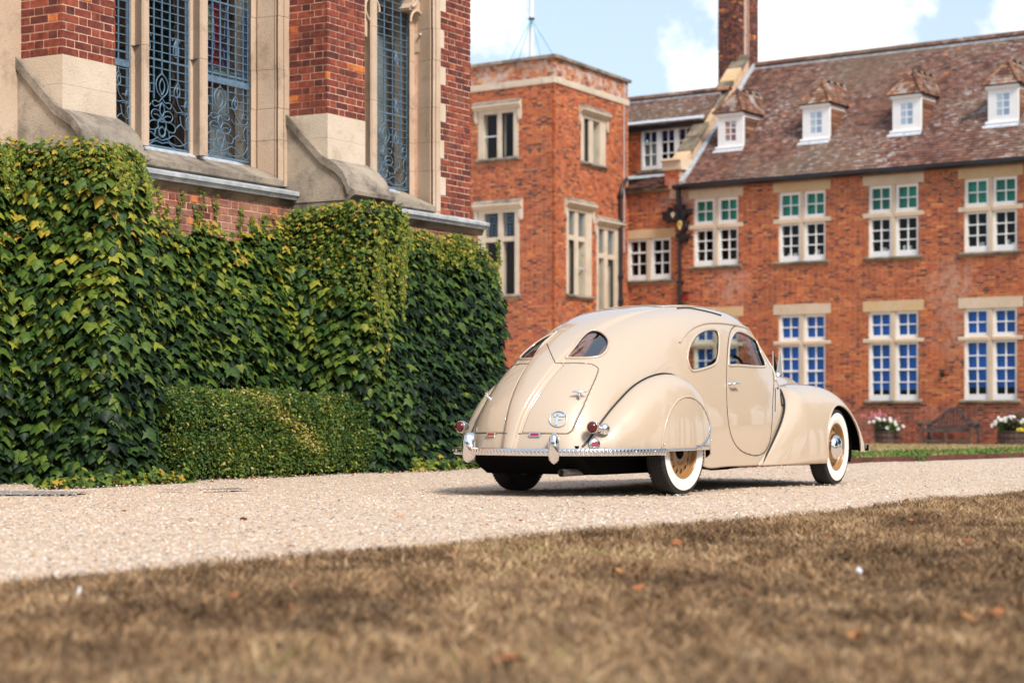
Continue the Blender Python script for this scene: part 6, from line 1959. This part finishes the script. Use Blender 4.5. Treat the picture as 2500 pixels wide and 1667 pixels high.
m_door = in_poly(FC[:, 0], FC[:, 2], xz(door3)) & side_ok & ~m_dw
m_lid = in_poly(AY, FC[:, 2], lid_poly) & rear_ok & ~m_rw
left = FC[:, 1] > 0

def sub_mesh(name, mask, mats, parent=car, off=0.0, solid=0.0, label=None):
    F_ = GF[mask]
    u, inv = np.unique(F_, return_inverse=True)
    V = GV[u] + NRM.reshape(-1, 3)[u] * off
    o = np_mesh(name, V, inv.reshape(-1, 4), mats, parent, smooth=True, label=label)
    if solid:
        md = o.modifiers.new('thickness', 'SOLIDIFY'); md.thickness = solid; md.offset = -1; md.material_offset = 1; md.material_offset_rim = 0
    return o
body = sub_mesh('body', ~(m_qw | m_dw | m_rw | m_door | m_lid | m_ws), [PAINT, LEATHER], solid=.014)
doors = {}
sub_mesh('windscreen', m_ws, CARGLASS, car, -.008)
for sg in (False, True):
    pk_ = left if sg else ~left
    d = sub_mesh('door', m_door & pk_, [PAINT, LEATHER], solid=.014); doors[sg] = d
    sub_mesh('window', m_dw & pk_, CARGLASS, d, -.010)
    sub_mesh('quarter_window', m_qw & pk_, CARGLASS, car, -.010)
    sub_mesh('rear_window', m_rw & pk_, RGLASS, car, -.010)
    sub_mesh('boot_lid', m_lid & pk_, [PAINT, LEATHER], solid=.012)

def line_part(name, L, r, mat, parent=car, closed=False, n=6, both=True, label=None, pp=None):
    for k, Q in enumerate((L, mir(L)) if both else (L,)):
        if len(Q) < 2: continue
        mb = MB(); mb.tube(Q, r, n, closed=closed); mb.build(name, mat, (pp[k] if pp else parent), label=label)
def inner_of(L):
    c = sum(L, Vector()) / len(L)
    return [p + (c - p).normalized() * .013 for p in L]
dl = [doors[False], doors[True]]
for L, pr in ((qw3, None), (rw3, None), (dw3, dl)):
    line_part('window_surround', L, .0125, PAINT, closed=True, n=8, pp=pr)
    line_part('window_rubber', inner_of(L), .0048, BLKT, closed=True, n=6, pp=pr)
line_part('shut_line', door3, .0028, SEAM, closed=True)
line_part('shut_line', trace([(612, 368)] + LID, False), .0028, SEAM)
line_part('shut_line', trace([(566, 264), (585, 310), (612, 368)], False), .0035, SEAM, both=False)
# lower panel joint across the tail
line_part('shut_line', trace([(352, 749), (300, 749), (240, 749), (196, 749)], False), .0028, SEAM, both=False)
drip = trace([(1283, 258), (1310, 220), (1350, 182), (1400, 160), (1450, 152), (1520, 154), (1600, 167), (1665, 187), (1706, 222), (1735, 280), (1762, 345), (1790, 412), (1803, 462)], False, off=.004)
line_part('drip_rail', drip, .011, PAINT, n=7)
line_part('drip_gap', [p + Vector((0, .004, -.011)) for p in drip], .005, SEAM)
roofl = trace([(1272, 74), (1330, 72), (1400, 84), (1460, 98), (1508, 112)], False, off=.002)
line_part('sunroof_gap', roofl, .008, SEAM)
# sliding roof panel
m_sun = (FC[:, 0] > .62) & (FC[:, 0] < 1.5) & (np.abs(FC[:, 1]) < .30) & (FC[:, 2] > 1.3)
sub_mesh('sunroof_panel', m_sun, [PAINT, PAINT], car, .007, solid=.006)

# ---- wings -----------------------------------------------------------------
def wing_surface(xs, fn, nt, thmax=None):
    rows = []
    for x in xs:
        yi, zt, yo, zb, n, zcut = fn(x)
        th = np.linspace(0, 1, nt) ** .85 * math.pi / 2
        e = 2 / n
        if zcut > zb:
            c = (zcut - zb) / max(zt - zb, 1e-4); tm = math.acos(min(1, max(0, c) ** (1 / e))) if c < 1 else 0
            th = np.linspace(0, 1, nt) * max(tm, .02)
        y = yi + (yo - yi) * np.sin(th) ** e; z = zb + (zt - zb) * np.cos(th) ** e
        rows.append(np.stack([np.full(nt, x), -y, z], -1))
    return np.array(rows)

def build_wing(name, R, masks, matsets, side, solid=.012, parent=car):
    nu, nv = R.shape[:2]
    V = R.reshape(-1, 3).copy()
    i = np.arange(nu - 1)[:, None] * nv + np.arange(nv - 1)[None]
    Fq = np.stack([i, i + 1, i + nv + 1, i + nv], -1).reshape(-1, 4)
    c = V[Fq].mean(1)
    nrm = np.cross(V[Fq[:, 1]] - V[Fq[:, 0]], V[Fq[:, 3]] - V[Fq[:, 0]])
    if nrm[:, 1].sum() > 0: Fq = Fq[:, ::-1]
    if side: V[:, 1] *= -1; Fq = Fq[:, ::-1]
    res = []; used = np.zeros(len(Fq), bool)
    for nm, mk, mats, sol in masks(c):
        mk = mk & ~used; used |= mk
        if not mk.any(): res.append(None); continue
        F_ = Fq[mk]; u, inv = np.unique(F_, return_inverse=True)
        o = np_mesh(nm, V[u], inv.reshape(-1, 4), mats, parent if not res else res[0], smooth=True)
        if nm == 'spat': pass
        md = o.modifiers.new('thickness', 'SOLIDIFY'); md.thickness = sol; md.offset = -1; md.material_offset = 1; md.material_offset_rim = 0
        res.append(o)
    return res

RX = [-1.08, -1.03, -.95, -.86, -.74, -.62, -.5, -.39, -.2, -.065, .05, .16, .26, .34, .41, .46, .50]
RZ = [.362, .40, .48, .57, .675, .765, .842, .895, .95, .966, .960, .928, .874, .80, .69, .57, .42]
RYI = [.50, .535, .56, .58, .60, .62, .635, .65, .67, .685, .70, .715, .735, .75, .758, .76, .762]
RYO = [.52, .585, .67, .745, .80, .845, .875, .896, .914, .918, .918, .914, .906, .893, .868, .83, .775]
rz_c = lambda x, A_: float(cub(RX, np.array(A_), np.array([x]))[0])
def rear_fn(x): return rz_c(x, RYI) - .015, rz_c(x, RZ), rz_c(x, RYO), (.355 if x < .38 else .355 - (x - .38) * .6), 2.75 if x > -.35 else 2.25 + .5 * max(0, (x + .75) / .4), 0
xs_r = np.concatenate([np.linspace(-1.08, .34, 150), np.linspace(.345, .50, 40)])
RS = wing_surface(xs_r, rear_fn, 90)
SPR = .43
def spat_shape(x, z): return ((x + .005) / SPR) ** 2 + ((z - .33) / .455) ** 2 < 1
def trim_curve(x): return .372 + np.clip((x - .06) / .37, 0, 1.2) ** 2.2 * .24       # lower front edge of the spat
def rear_masks(c):
    sp = spat_shape(c[:, 0], c[:, 2]) & (c[:, 1] ** 2 > .6)
    tr = (c[:, 2] < trim_curve(c[:, 0])) & (c[:, 0] > .06)
    return [('rear_wing', ~sp & ~tr, [PAINT, UNDER], .012), ('spat', sp & ~tr, [PAINT, UNDER], .012), ('chrome_shield', tr, [CHROME, UNDER], .010)]
for sd in (False, True):
    r_ = build_wing('rear_wing', RS, rear_masks, None, sd)
    if r_[1] is not None:
        r_[1].location = r_[1].location - Vector((0, (-.006 if not sd else .006), 0)) if False else r_[1].location

def on_wing(R, x, z):
    """outer point of a wing surface at x, z"""
    d = (R[:, :, 0] - x) ** 2 + (R[:, :, 2] - z) ** 2
    k = np.unravel_index(np.argmin(d), d.shape); return Vector((x, R[k][1], z))
sx = np.concatenate([[-.43 * math.cos(a) - .005 for a in np.linspace(0.12, 2.70, 60)]])
sz_ = [.33 + .455 * math.sin(a) for a in np.linspace(0.12, 2.70, 60)]
spl = [on_wing(RS, x, z) + Vector((0, -.001, 0)) for x, z in zip(sx, sz_)]
line_part('spat_bead', spl, .0095, PAINT, n=6)
line_part('spat_gap', [p + Vector((-.012 * (p.x) / .43, .001, -.011 * max(0, (p.z - .33) / .455))) for p in spl], .0035, SEAM)
line_part('chrome_strip', [on_wing(RS, x, float(trim_curve(np.array([x]))[()]) if x > .06 else .362) + Vector((0, -.003, 0)) for x in np.linspace(-.43, .44, 40)], .010, CHROME, n=6)
line_part('chrome_edge', [on_wing(RS, x, z) + Vector((0.002, -.002, 0)) for x, z in ((.435, .60), (.455, .52), (.468, .44), (.475, .37), (.478, .31))], .007, CHROME)
pip = [Vector((x, -(rz_c(x, RYI) + .012), rz_c(x, RZ) + .004)) for x in np.linspace(-1.04, .13, 70)]
def snap(p, off=.006):
    loc, n, i, d = BVH.find_nearest(p)
    return loc + n * off if loc is not None and d < .08 else p
line_part('wing_piping', pip, [.0085 if k < 55 else .0085 - .00045 * (k - 55) for k in range(70)], BLKT)
# screws on spat and shield
for x, z in ((-.405, .405), (.445, .43)):
    q = on_wing(RS, x, z)
    for sg in (1, -1):
        mb = MB(); mb.ball((q.x, q.y * sg - .004 * sg, q.z), .009, 5); mb.build('screw', CHROME, car)

FX = [1.50, 1.56, 1.70, 1.85, 2.0, 2.12, 2.23, 2.36, 2.5, 2.7, 2.85, 3.01, 3.125, 3.215, 3.295, 3.365, 3.42, 3.452]
FZ = [.215, .25, .36, .50, .645, .765, .862, .898, .915, .925, .922, .905, .868, .818, .742, .635, .49, .33]
FYI = [.725, .725, .725, .718, .675, .620, .56, .47, .41, .40, .40, .40, .41, .42, .44, .46, .48, .50]
FYO = [.742, .752, .782, .81, .835, .85, .862, .874, .884, .894, .898, .898, .896, .89, .886, .88, .87, .86]
fz_c = lambda x, A_: float(cub(FX, np.array(A_), np.array([x]))[0])
def front_fn(x):
    zc = .2
    r = (x - 2.925) / .365
    if x > 2.545: zc = .345 + .385 * math.sqrt(max(0, 1 - r * r)) if abs(r) < 1 else (.2 if r < 0 else .29)
    zt = fz_c(x, FZ)
    return fz_c(x, FYI), zt, fz_c(x, FYO), min(.2, zt - .01), 3.1 if x > 2.5 else 2.0 + 1.1 * (x - 1.5), min(zc, zt - .02)
xs_f = np.unique(np.concatenate([np.linspace(1.50, 2.50, 90), np.linspace(2.50, 2.62, 40), np.linspace(2.62, 3.2, 60), np.linspace(3.2, 3.3, 30), np.linspace(3.3, 3.452, 40)]))
FS = wing_surface(xs_f, front_fn, 60)
for sd in (False, True):
    build_wing('front_wing', FS, lambda c: [('front_wing', np.ones(len(c), bool), [PAINT, UNDER], .014)], None, sd)
def seat_strip(t):
    x = 1.545 + t * .675; z = .205 + t * .655
    loc, n, i, d = BVH.ray_cast(Vector((x, -2, z)), Vector((0, 1, 0)))
    return loc + n * .012
strip = [seat_strip(t) for t in np.linspace(0, 1, 40)]
line_part('wing_strip', strip, .0105, BLKT)
# rolled lip of the wheel opening
lip = [Vector((2.925 + .365 * math.cos(a), 0, .345 + .385 * math.sin(a))) for a in np.linspace(math.pi * 1.08, -.13, 50)]
lip = [Vector((p.x, on_wing(FS, p.x, max(p.z, .22)).y, p.z)) for p in lip if p.z > .2]
line_part('wing_lip', lip, .009, PAINT, n=6)
for sg in (1, -1):
    mb = MB(); mb.lathe([(.39, .0), (.39, .40)], (2.9, -.79 * sg, .36), ax=(0, sg, 0), up=(0, 0, 1), n=30, a0=-2.0, a1=2.0); mb.build('wheel_arch', UNDER, car)
    mb = MB(); mb.box(2.25, 3.45, min(.42 * sg, .46 * sg) * -1 if False else -.46 * sg if sg > 0 else .42, -.42 * sg if sg > 0 else .46, .2, .80); mb.build('inner_wing', UNDER, car)

# ---- wheels ---------------------------------------------------------------
def wheel(x, sg, steer, cap):
    c = Vector((x, -(.765 if x < 1 else .760) * sg, .345))
    ax = Vector((math.sin(steer) * sg, -sg * math.cos(steer), 0)); up = Vector((0, 0, 1))
    grooves = [(.3445, -.058)]
    for k in range(5):
        h = -.046 + .023 * k
        grooves += [(.345, h - .008), (.338, h - .007), (.338, h - .003), (.345, h - .002)]
    grooves += [(.3445, .058)]
    mb = MB(); mb.lathe([(.214, -.060), (.25, -.079), (.30, -.084), (.325, -.076), (.338, -.066)] + grooves + [(.338, .068), (.326, .077), (.311, .0825)], c, ax, up, 72)
    # shoulder blocks of the tread
    for k in range(72):
        a = 2 * math.pi * k / 72
        e = ax.cross(up)
        d = up * math.cos(a) + e * math.sin(a); t = -up * math.sin(a) + e * math.cos(a)
        for h in (-.064, .064):
            q = c + d * .3385 + ax * h
            mb.box8([q + t * u * .0095 + ax * v * .011 + d * w for w in (-.004, .004) for u, v in ((-1, -1), (1, -1), (1, 1), (-1, 1))])
    w = mb.build('wheel', RUBBER, car, smooth=True)
    for p_, s_ in zip(w.data.polygons, [True] * len(w.data.polygons)): pass
    mb = MB(); mb.lathe([(.311, .0830), (.285, .0875), (.25, .086), (.222, .075)], c, ax, up, 72); mb.build('whitewall', WWALL, w)
    mb = MB(); mb.lathe([(.222, .0755), (.214, .079), (.208, .074), (.205, .052), (.195, .030), (.184, .022), (.150, .034), (.118, .046), (.108, .040), (.06, .040), (.0, .040)], c, ax, up, 64)
    mb.lathe([(.214, -.06), (.20, -.05), (.19, .02), (0, .0)], c, ax, up, 40)
    rim = mb.build('rim', RIMG, w)
    e = ax.cross(up)
    for k in range(14):
        a = 2 * math.pi * (k + .5) / 14; d = up * math.cos(a) + e * math.sin(a); t = -up * math.sin(a) + e * math.cos(a)
        m2 = MB(); q = c + d * .160 + ax * .0335; nn = (ax + d * -.35 * -1 * .0 + d * .33).normalized()
        dd = (d - nn * d.dot(nn)).normalized()
        m2.add([q + dd * (.024 * math.cos(b)) * (1 if math.cos(b) < 0 else .9) + t * (.012 if math.cos(b) > 0 else .008) * math.sin(b) + nn * .0022 for b in np.linspace(0, 2 * math.pi, 13)[:-1]], [tuple(range(12))])
        m2.build('vent_hole', SEAM, rim)
    m2 = MB(); m2.lathe([(.132, .0425), (.128, .047), (.122, .047), (.118, .0425)], c, ax, up, 40); m2.build('rim_ring', RIMG, rim)
    if cap:
        m2 = MB(); m2.lathe([(.118, .046), (.119, .058), (.112, .078), (.098, .096), (.078, .110), (.05, .120), (.02, .124), (0, .1245)], c, ax, up, 48); m2.build('hubcap', CHROME, w)
    else:
        m2 = MB(); m2.lathe([(.062, .041), (.060, .044), (0, .044)], c, ax, up, 24); m2.build('hub', UNDER, w)
    return w
for sg in (1, -1):
    wheel(0, sg, 0, False)
    wheel(2.85, sg, math.radians(5.5), True)

# ---- under the car ---------------------------------------------------------
mb = MB()
pr = [(-1.08, .35), (-.86, .20), (-.8, .17), (.15, .17), (.25, .215), (3.2, .235), (3.2, .40), (-1.08, .40)]
mb.prism([(x, -.52, z) for x, z in pr], [(x, .52, z) for x, z in pr]); mb.build('chassis', UNDER, car)
mb = MB(); mb.prism([(x, -.70, z) for x, z in ((.45, .22), (2.3, .22), (2.3, .3), (.45, .3))], [(x, .70, z) for x, z in ((.45, .22), (2.3, .22), (2.3, .3), (.45, .3))]); mb.build('floor_pan', UNDER, car)
mb = MB(); mb.box(-.06, .06, -.74, .74, .30, .40); mb.build('rear_axle', UNDER, car)
mb = MB(); mb.tube([(-1.08, -.37, .190), (-.7, -.385, .195), (.1, -.43, .20)], .030, 10, caps=False); mb.tube([(-1.03, -.37, .191), (.1, -.43, .20)], .026, 10); mb.build('exhaust_pipe', plain('exhaust_steel', (.22, .20, .19), .45, .5), car)
mb = MB(); mb.tube([(.55, -.62, .215), (.9, -.60, .175), (1.2, -.60, .178), (1.45, -.6, .20)], .008, 6); mb.build('brake_cable', UNDER, car)
mb = MB(); mb.tube([(.5, -.55, .205), (1.3, -.55, .195), (2.3, -.5, .205)], .018, 6); mb.build('drag_link', UNDER, car)

# ---- bumper, lamps, badges --------------------------------------------------
ctrl = [(.915, -.425), (.90, -.55), (.855, -.71), (.765, -.90), (.63, -1.065), (.47, -1.185), (.27, -1.262), (0, -1.29)]
bp_ = np.array(ctrl + [(-y, x) for y, x in ctrl[-2::-1]])
tb = np.concatenate([[0], np.cumsum(np.linalg.norm(np.diff(bp_, axis=0), axis=1))])
qb = np.linspace(0, tb[-1], 900); path = cub(tb, bp_, qb)
tang = np.gradient(path, axis=0); tang /= np.linalg.norm(tang, axis=1)[:, None]
outn = np.stack([-tang[:, 1], tang[:, 0]], -1)
if outn[450][1] > 0: outn = -outn
mb = MB(); loops = []
zc0 = .352
for k in range(900):
    fl = .0045 * abs(math.sin(qb[k] / tb[-1] * math.pi * 84)) ** .5
    y, x = path[k]; oy, ox = outn[k]
    L = []
    for d, dz in ((-.012, .026), (.008, .0285), (.014, .021), (.011 + fl * 1.0, .019), (.011 + fl, -.019), (.014, -.021), (.008, -.0285), (-.012, -.026)):
        L.append((x + ox * d, y + oy * d, zc0 + dz))
    loops.append(L)
mb.strip(loops, closed_u=True, smooth=True); mb.add(loops[0], [tuple(range(8))]); mb.add(loops[-1], [tuple(range(8))[::-1]])
bumper = mb.build('bumper', CHROME, car)
for f in (.05, .12, .20, .27, .73, .80, .88, .95):
    k = int(f * 899); y, x = path[k]; oy, ox = outn[k]
    m2 = MB(); m2.ball((x + ox * .016, y + oy * .016, zc0 + .002), .0085, 5); m2.build('bolt', CHROME, bumper)
for sg in (1, -1):
    # overrider: a bevelled bullet standing on the bar
    yc = .40 * sg; k = np.argmin(np.abs(path[:, 0] - yc)); y, x = path[k]; oy, ox = outn[k]; a = math.atan2(oy, ox)
    fw_ = Vector((ox, oy, 0)); sdv = Vector((-oy, ox, 0)); c = Vector((x, y, 0))
    mb = MB(); loops = []
    for z, w, dp in ((.262, .004, .020), (.272, .020, .034), (.292, .038, .044), (.33, .043, .052), (.39, .043, .058), (.43, .041, .058), (.465, .034, .052), (.488, .022, .038), (.50, .006, .016)):
        loops.append([c + fw_ * d + sdv * s + Vector((0, 0, z)) for s, d in ((-w, -.03), (-w, dp * .45), (-w * .55, dp * .92), (0, dp), (w * .55, dp * .92), (w, dp * .45), (w, -.03))])
    mb.strip(loops, smooth=True); mb.add(loops[0], [tuple(range(7))[::-1]]); mb.add(loops[-1], [tuple(range(7))]); mb.build('overrider', CHROME, car)
    # tail lamp on its stalk
    lc_ = Vector((-1.03, -.625 * sg, .543)); bs = Vector((-.925, -.672 * sg, .53))
    ax = Vector((-1, -.10 * sg, 0)).normalized()
    mb = MB(); mb.lathe([(.046, .0), (.0475, -.010), (.046, -.030), (.038, -.060), (.024, -.085), (.008, -.100), (0, -.102)], lc_, ax, n=28); 
    mb.tube([lc_ - ax * .05 + Vector((0, 0, -.015)), lc_ - ax * .08 + Vector((0, -.02 * sg, -.02)), bs], [.016, .015, .026], 10)
    mb.lathe([(.045, -.01), (.040, .012), (.028, .022), (.0, .026)], bs, Vector((-.55, -.75 * sg, .1)), n=20)
    tlm = mb.build('tail_lamp', CHROME, car)
    mb = MB(); mb.lathe([(.0445, .0), (.041, .014), (.031, .027), (.016, .034), (0, .036)], lc_, ax, n=28); mb.build('lens', LENS, tlm)
    mb = MB(); mb.lathe([(.048, -.003), (.0485, .003), (.044, .006), (.042, .0)], lc_, ax, n=28); mb.build('lamp_rim', CHROME, tlm)

def on_body(px, py):
    h, n = hit(px, py); return h, n
def frame_of(n, upz=Vector((0, 0, 1))):
    v = (upz - n * upz.dot(n)).normalized(); u = v.cross(n).normalized(); return u, v
for sg in (1, -1):
    h, n, i, d_ = BVH.find_nearest(Vector((-1.17, -.20 * sg, .476)))
    u, v = frame_of(n)
    mb = MB(); P = [(-.055, 0), (-.042, .019), (.042, .019), (.055, 0), (.042, -.019), (-.042, -.019)]
    mb.prism([h + u * a + v * b - n * .004 for a, b in P], [h + u * a * .94 + v * b * .9 + n * .012 for a, b in P]); rf_ = mb.build('reflector', CHROME, car)
    mb = MB(); P = [(-.034, .011), (.034, .011), (.034, -.011), (-.034, -.011)]
    mb.prism([h + u * a + v * b + n * .010 for a, b in P], [h + u * a + v * b + n * .0155 for a, b in P]); mb.build('red_insert', MATS['reflector_red'], rf_)
    # round reflector on the wing
    q = on_wing(RS, -.985, .412); q.y *= sg
    nn = Vector((-.62, -.78 * sg, .12)).normalized(); u, v = frame_of(nn)
    mb = MB(); mb.lathe([(.046, -.02), (.047, .006), (.040, .013), (.0, .014)], q, nn, n=28); rr_ = mb.build('round_reflector', CHROME, car)
    mb = MB(); c_ = [(-.026, -.020), (.026, -.020), (.026, .020), (-.026, .020)]
    mb.prism([q + u * a + v * b + nn * .010 for a, b in c_], [q + u * a + v * b + nn * .018 for a, b in c_]); mb.build('red_insert', MATS['reflector_red'], rr_)

# boot handles, badge, door handles
for k in (0, 1):
    h, n = hit(*ZC(740, 548)); 
    if k: h = Vector((h.x, -h.y, h.z)); n = Vector((n.x, -n.y, n.z))
    u, v = frame_of(n)
    mb = MB(); mb.lathe([(.013, -.005), (.012, .03), (.015, .04), (0, .043)], h - v * .012, n, n=14)
    mb.tube([h + n * .045 + v * .012 + u * a for a in (-.062, -.04, 0, .04, .062)], [.003, .009, .012, .009, .003], 8)
    mb.tube([h + n * .02 - v * .01, h + n * .045 + v * .012], .010, 8); mb.build('boot_handle', CHROME, car)
h, n = hit(*ZC(628, 672)); u, v = frame_of(n)
BADGE = plain('badge_metal', (.60, .72, .80), .22, .7)
mb = MB(); mb.tube([h + n * .004 + u * (.066 * math.cos(a)) + v * (.066 * math.sin(a)) for a in np.linspace(0, 2 * math.pi, 41)[:-1]], .0045, 6, closed=True)
for a0_, a1_, b0_, b1_ in ((-.020, -.002, -.052, .044), (-.040, .046, .020, .040), (-.002, .030, -.008, .008)):
    cs = [(a0_, b0_), (a1_, b0_), (a1_, b1_), (a0_, b1_)]
    sk = lambda a, b: (a + b * .12, b)
    mb.prism([h + u * sk(a, b)[0] + v * b - n * .002 for a, b in cs], [h + u * sk(a, b)[0] + v * b + n * .006 for a, b in cs])
mb.build('letter_badge', BADGE, car)
for k in (0, 1):
    h, n = hit(*ZC(1552, 487))
    if k: h = Vector((h.x, -h.y, h.z)); n = Vector((n.x, -n.y, n.z))
    f = Vector((1, 0, 0)); 
    mb = MB(); mb.ball(h + n * .006, .024, 8, sq=(.55, .6, 1.0)); mb.tube([h, h + n * .05, h + n * .052 + f * .04, h + n * .05 + f * .10, h + n * .042 + f * .125 + Vector((0, 0, -.022))], [.011, .012, .012, .011, .006], 8); mb.build('handle', CHROME, doors[bool(k)])
    hh, nn = hit(*ZC(1815, 505))
    if hh is not None:
        if k: hh = Vector((hh.x, -hh.y, hh.z))
        mb = MB(); mb.ball(hh, .022, 6, sq=(1.3, .6, .5)); mb.build('trafficator_lens', MATS['reflector_red'], car)
    for px, py in ((1832, 525),):
        L = trace([(1831, 526), (1862, 530), (1840, 600), (1833, 560), (1831, 526)], False, off=.003)
        if len(L) > 4: line_part('scuttle_vent', L if not k else mir(L), .006, SEAM, both=False)
L = trace([(1803, 505), (1803, 560), (1802, 632)], False, off=.001); line_part('trafficator_slot', L, .004, SEAM)

# mascot, headlamps, front bumper
mb = MB(); mb.lathe([(.05, 0), (.048, .03), (.03, .05), (0, .055)], (3.30, 0, 1.0), n=20); ms = mb.build('mascot', CHROME, car)
for sg in (1, -1):
    mb = MB(); P = [(3.26, 1.03), (3.36, 1.03), (3.335, 1.12), (3.295, 1.25), (3.275, 1.12)]
    a = [(x, sg * (.018 + (z - 1.03) * .10) - .006, z) for x, z in P]; b = [(x, sg * (.018 + (z - 1.03) * .10) + .006, z) for x, z in P]
    mb.prism(a, b); mb.build('mascot_wing', CHROME, ms)
    mb = MB(); mb.lathe([(0, -.16), (.05, -.13), (.085, -.06), (.10, .0), (.098, .03), (.06, .05), (0, .06)], (3.03, -.60 * sg, .862), ax=(1, 0, 0), n=24); mb.build('headlamp', PAINT, car)
    mb = MB(); mb.lathe([(.103, -.005), (.106, .012), (.100, .03)], (3.03, -.60 * sg, .862), ax=(1, 0, 0), n=24); mb.build('headlamp_rim', CHROME, car)
mb = MB()
fp = [(3.47, -.885), (3.52, -.84), (3.60, -.6), (3.66, 0), (3.60, .6), (3.52, .84), (3.47, .885)]
mb.prism([(x - .012, y, .30) for x, y in fp] + [(x + .012, y, .30) for x, y in fp[::-1]], [(x - .012, y, .355) for x, y in fp] + [(x + .012, y, .355) for x, y in fp[::-1]]); mb.build('front_bumper', CHROME, car)
for sg in (1, -1):
    mb = MB(); mb.box(3.3, 3.58, .55 * sg - .02, .55 * sg + .02, .31, .345); mb.build('bumper_bracket', UNDER, car)

# interior
def cushion(name, x0, x1, y0, y1, z0, z1, tilt=.0):
    mb = MB(); n = 8; loops = []
    for k in range(n + 1):
        t = k / n; z = z0 + (z1 - z0) * t; ins = .05 * (1 - math.sin(math.pi * min(1, max(0, t))) ** .3)
        loops.append([(x0 + ins + tilt * t, y0 + ins, z), (x1 - ins + tilt * t, y0 + ins, z), (x1 - ins + tilt * t, y1 - ins, z), (x0 + ins + tilt * t, y1 - ins, z)])
    mb.strip(loops, closed_u=True); mb.add(loops[-1], [(0, 1, 2, 3)]); mb.add(loops[0], [(3, 2, 1, 0)]); return mb.build(name, LEATHER, car)
for y0, y1 in ((-.60, -.06), (.06, .60)):
    cushion('seat_back', 1.02, 1.16, y0, y1, .40, .98, -.10); cushion('seat_cushion', 1.0, 1.5, y0, y1, .35, .55)
cushion('rear_seat_back', .05, .25, -.55, .55, .40, .97, -.12); cushion('rear_seat', .1, .7, -.55, .55, .35, .55)
mb = MB(); mb.box(.3, 2.0, -.66, .66, .30, .36); mb.build('carpet', LEATHER, car)
mb = MB(); mb.prism([(x, -.55, z) for x, z in ((1.95, .98), (2.1, 1.0), (2.15, .5), (2.0, .5), (1.88, .85))], [(x, .55, z) for x, z in ((1.95, .98), (2.1, 1.0), (2.15, .5), (2.0, .5), (1.88, .85))]); mb.build('dashboard', LEATHER, car)
sc_ = Vector((1.60, -.34, 1.0)); sa = Vector((-.86, 0, .5)).normalized()
e1 = Vector((0, 1, 0)); e2 = sa.cross(e1)
mb = MB(); mb.tube([sc_ + e1 * .19 * math.cos(a) + e2 * .19 * math.sin(a) for a in np.linspace(0, 2 * math.pi, 33)[:-1]], .013, 8, closed=True)
for a in (.5, 2.64, 4.71): mb.tube([sc_ - sa * .03, sc_ + e1 * .19 * math.cos(a) + e2 * .19 * math.sin(a)], .008, 6)
mb.tube([sc_ - sa * .03, sc_ - sa * .45], .018, 8); mb.build('steering_wheel', BLKT, car)

# ------------------------------------------------------------------ trees beyond the right edge, for what glass and chrome mirror
def woods():
    """mass of trees beyond the frame on the right and behind the viewer"""
    pos = []
    for k in range(22): pos.append((random.uniform(22, 40), random.uniform(6, 40)))
    for k in range(10): pos.append((random.uniform(24, 46), random.uniform(-16, 4)))
    for k in range(24): pos.append((random.uniform(-45, 30), random.uniform(-62, -34)))
    for k in range(8): pos.append((random.uniform(-60, -40), random.uniform(-40, 0)))
    Vs = []; Rn = []
    mb = MB()
    for x, y in pos:
        h = random.uniform(10, 18); r = random.uniform(3.0, 5.0)
        mb.tube([(x, y, -.3), (x + .2, y, h * .3), (x, y + .1, h * .6)], [.35, .28, .12], 7)
        for a in range(4):
            b = random.uniform(0, 6.28); mb.tube([(x, y, h * .3), (x + r * .6 * math.cos(b), y + r * .6 * math.sin(b), h * random.uniform(.5, .75))], [.14, .05], 5)
        cl = RNG.normal(0, 1, (22, 3)); cl /= np.linalg.norm(cl, axis=1)[:, None]; cl *= RNG.uniform(.4, 1, (22, 1))
        cl = cl * np.array([r, r, h * .36]) + np.array([x, y, h * .62])
        for c in cl:
            n = 30; P = c + RNG.normal(0, r * .22, (n, 3))
            N = RNG.normal(0, 1, (n, 3)); N /= np.linalg.norm(N, axis=1)[:, None]; T = RNG.normal(0, 1, (n, 3)); T -= (T * N).sum(1)[:, None] * N; T /= np.linalg.norm(T, axis=1)[:, None]; X = np.cross(T, N)
            s = RNG.uniform(.25, .55, n)[:, None]
            Vs.append(np.stack([P - T * s, P + X * s * .6, P + T * s, P - X * s * .6], 1).reshape(-1, 3)); Rn.append(RNG.uniform(.1, .7, n))
    V = np.concatenate(Vs); n = len(V) // 4
    o = np_mesh('woods', V, np.arange(4 * n).reshape(-1, 4), IVY_J, None, 'stuff', rnd=np.repeat(np.concatenate(Rn), 4))
    tag(o, 'belt of tall trees beyond the drive, out of frame', 'trees')
    t = mb.build('trunks', STEM, o, kind='stuff')
woods()
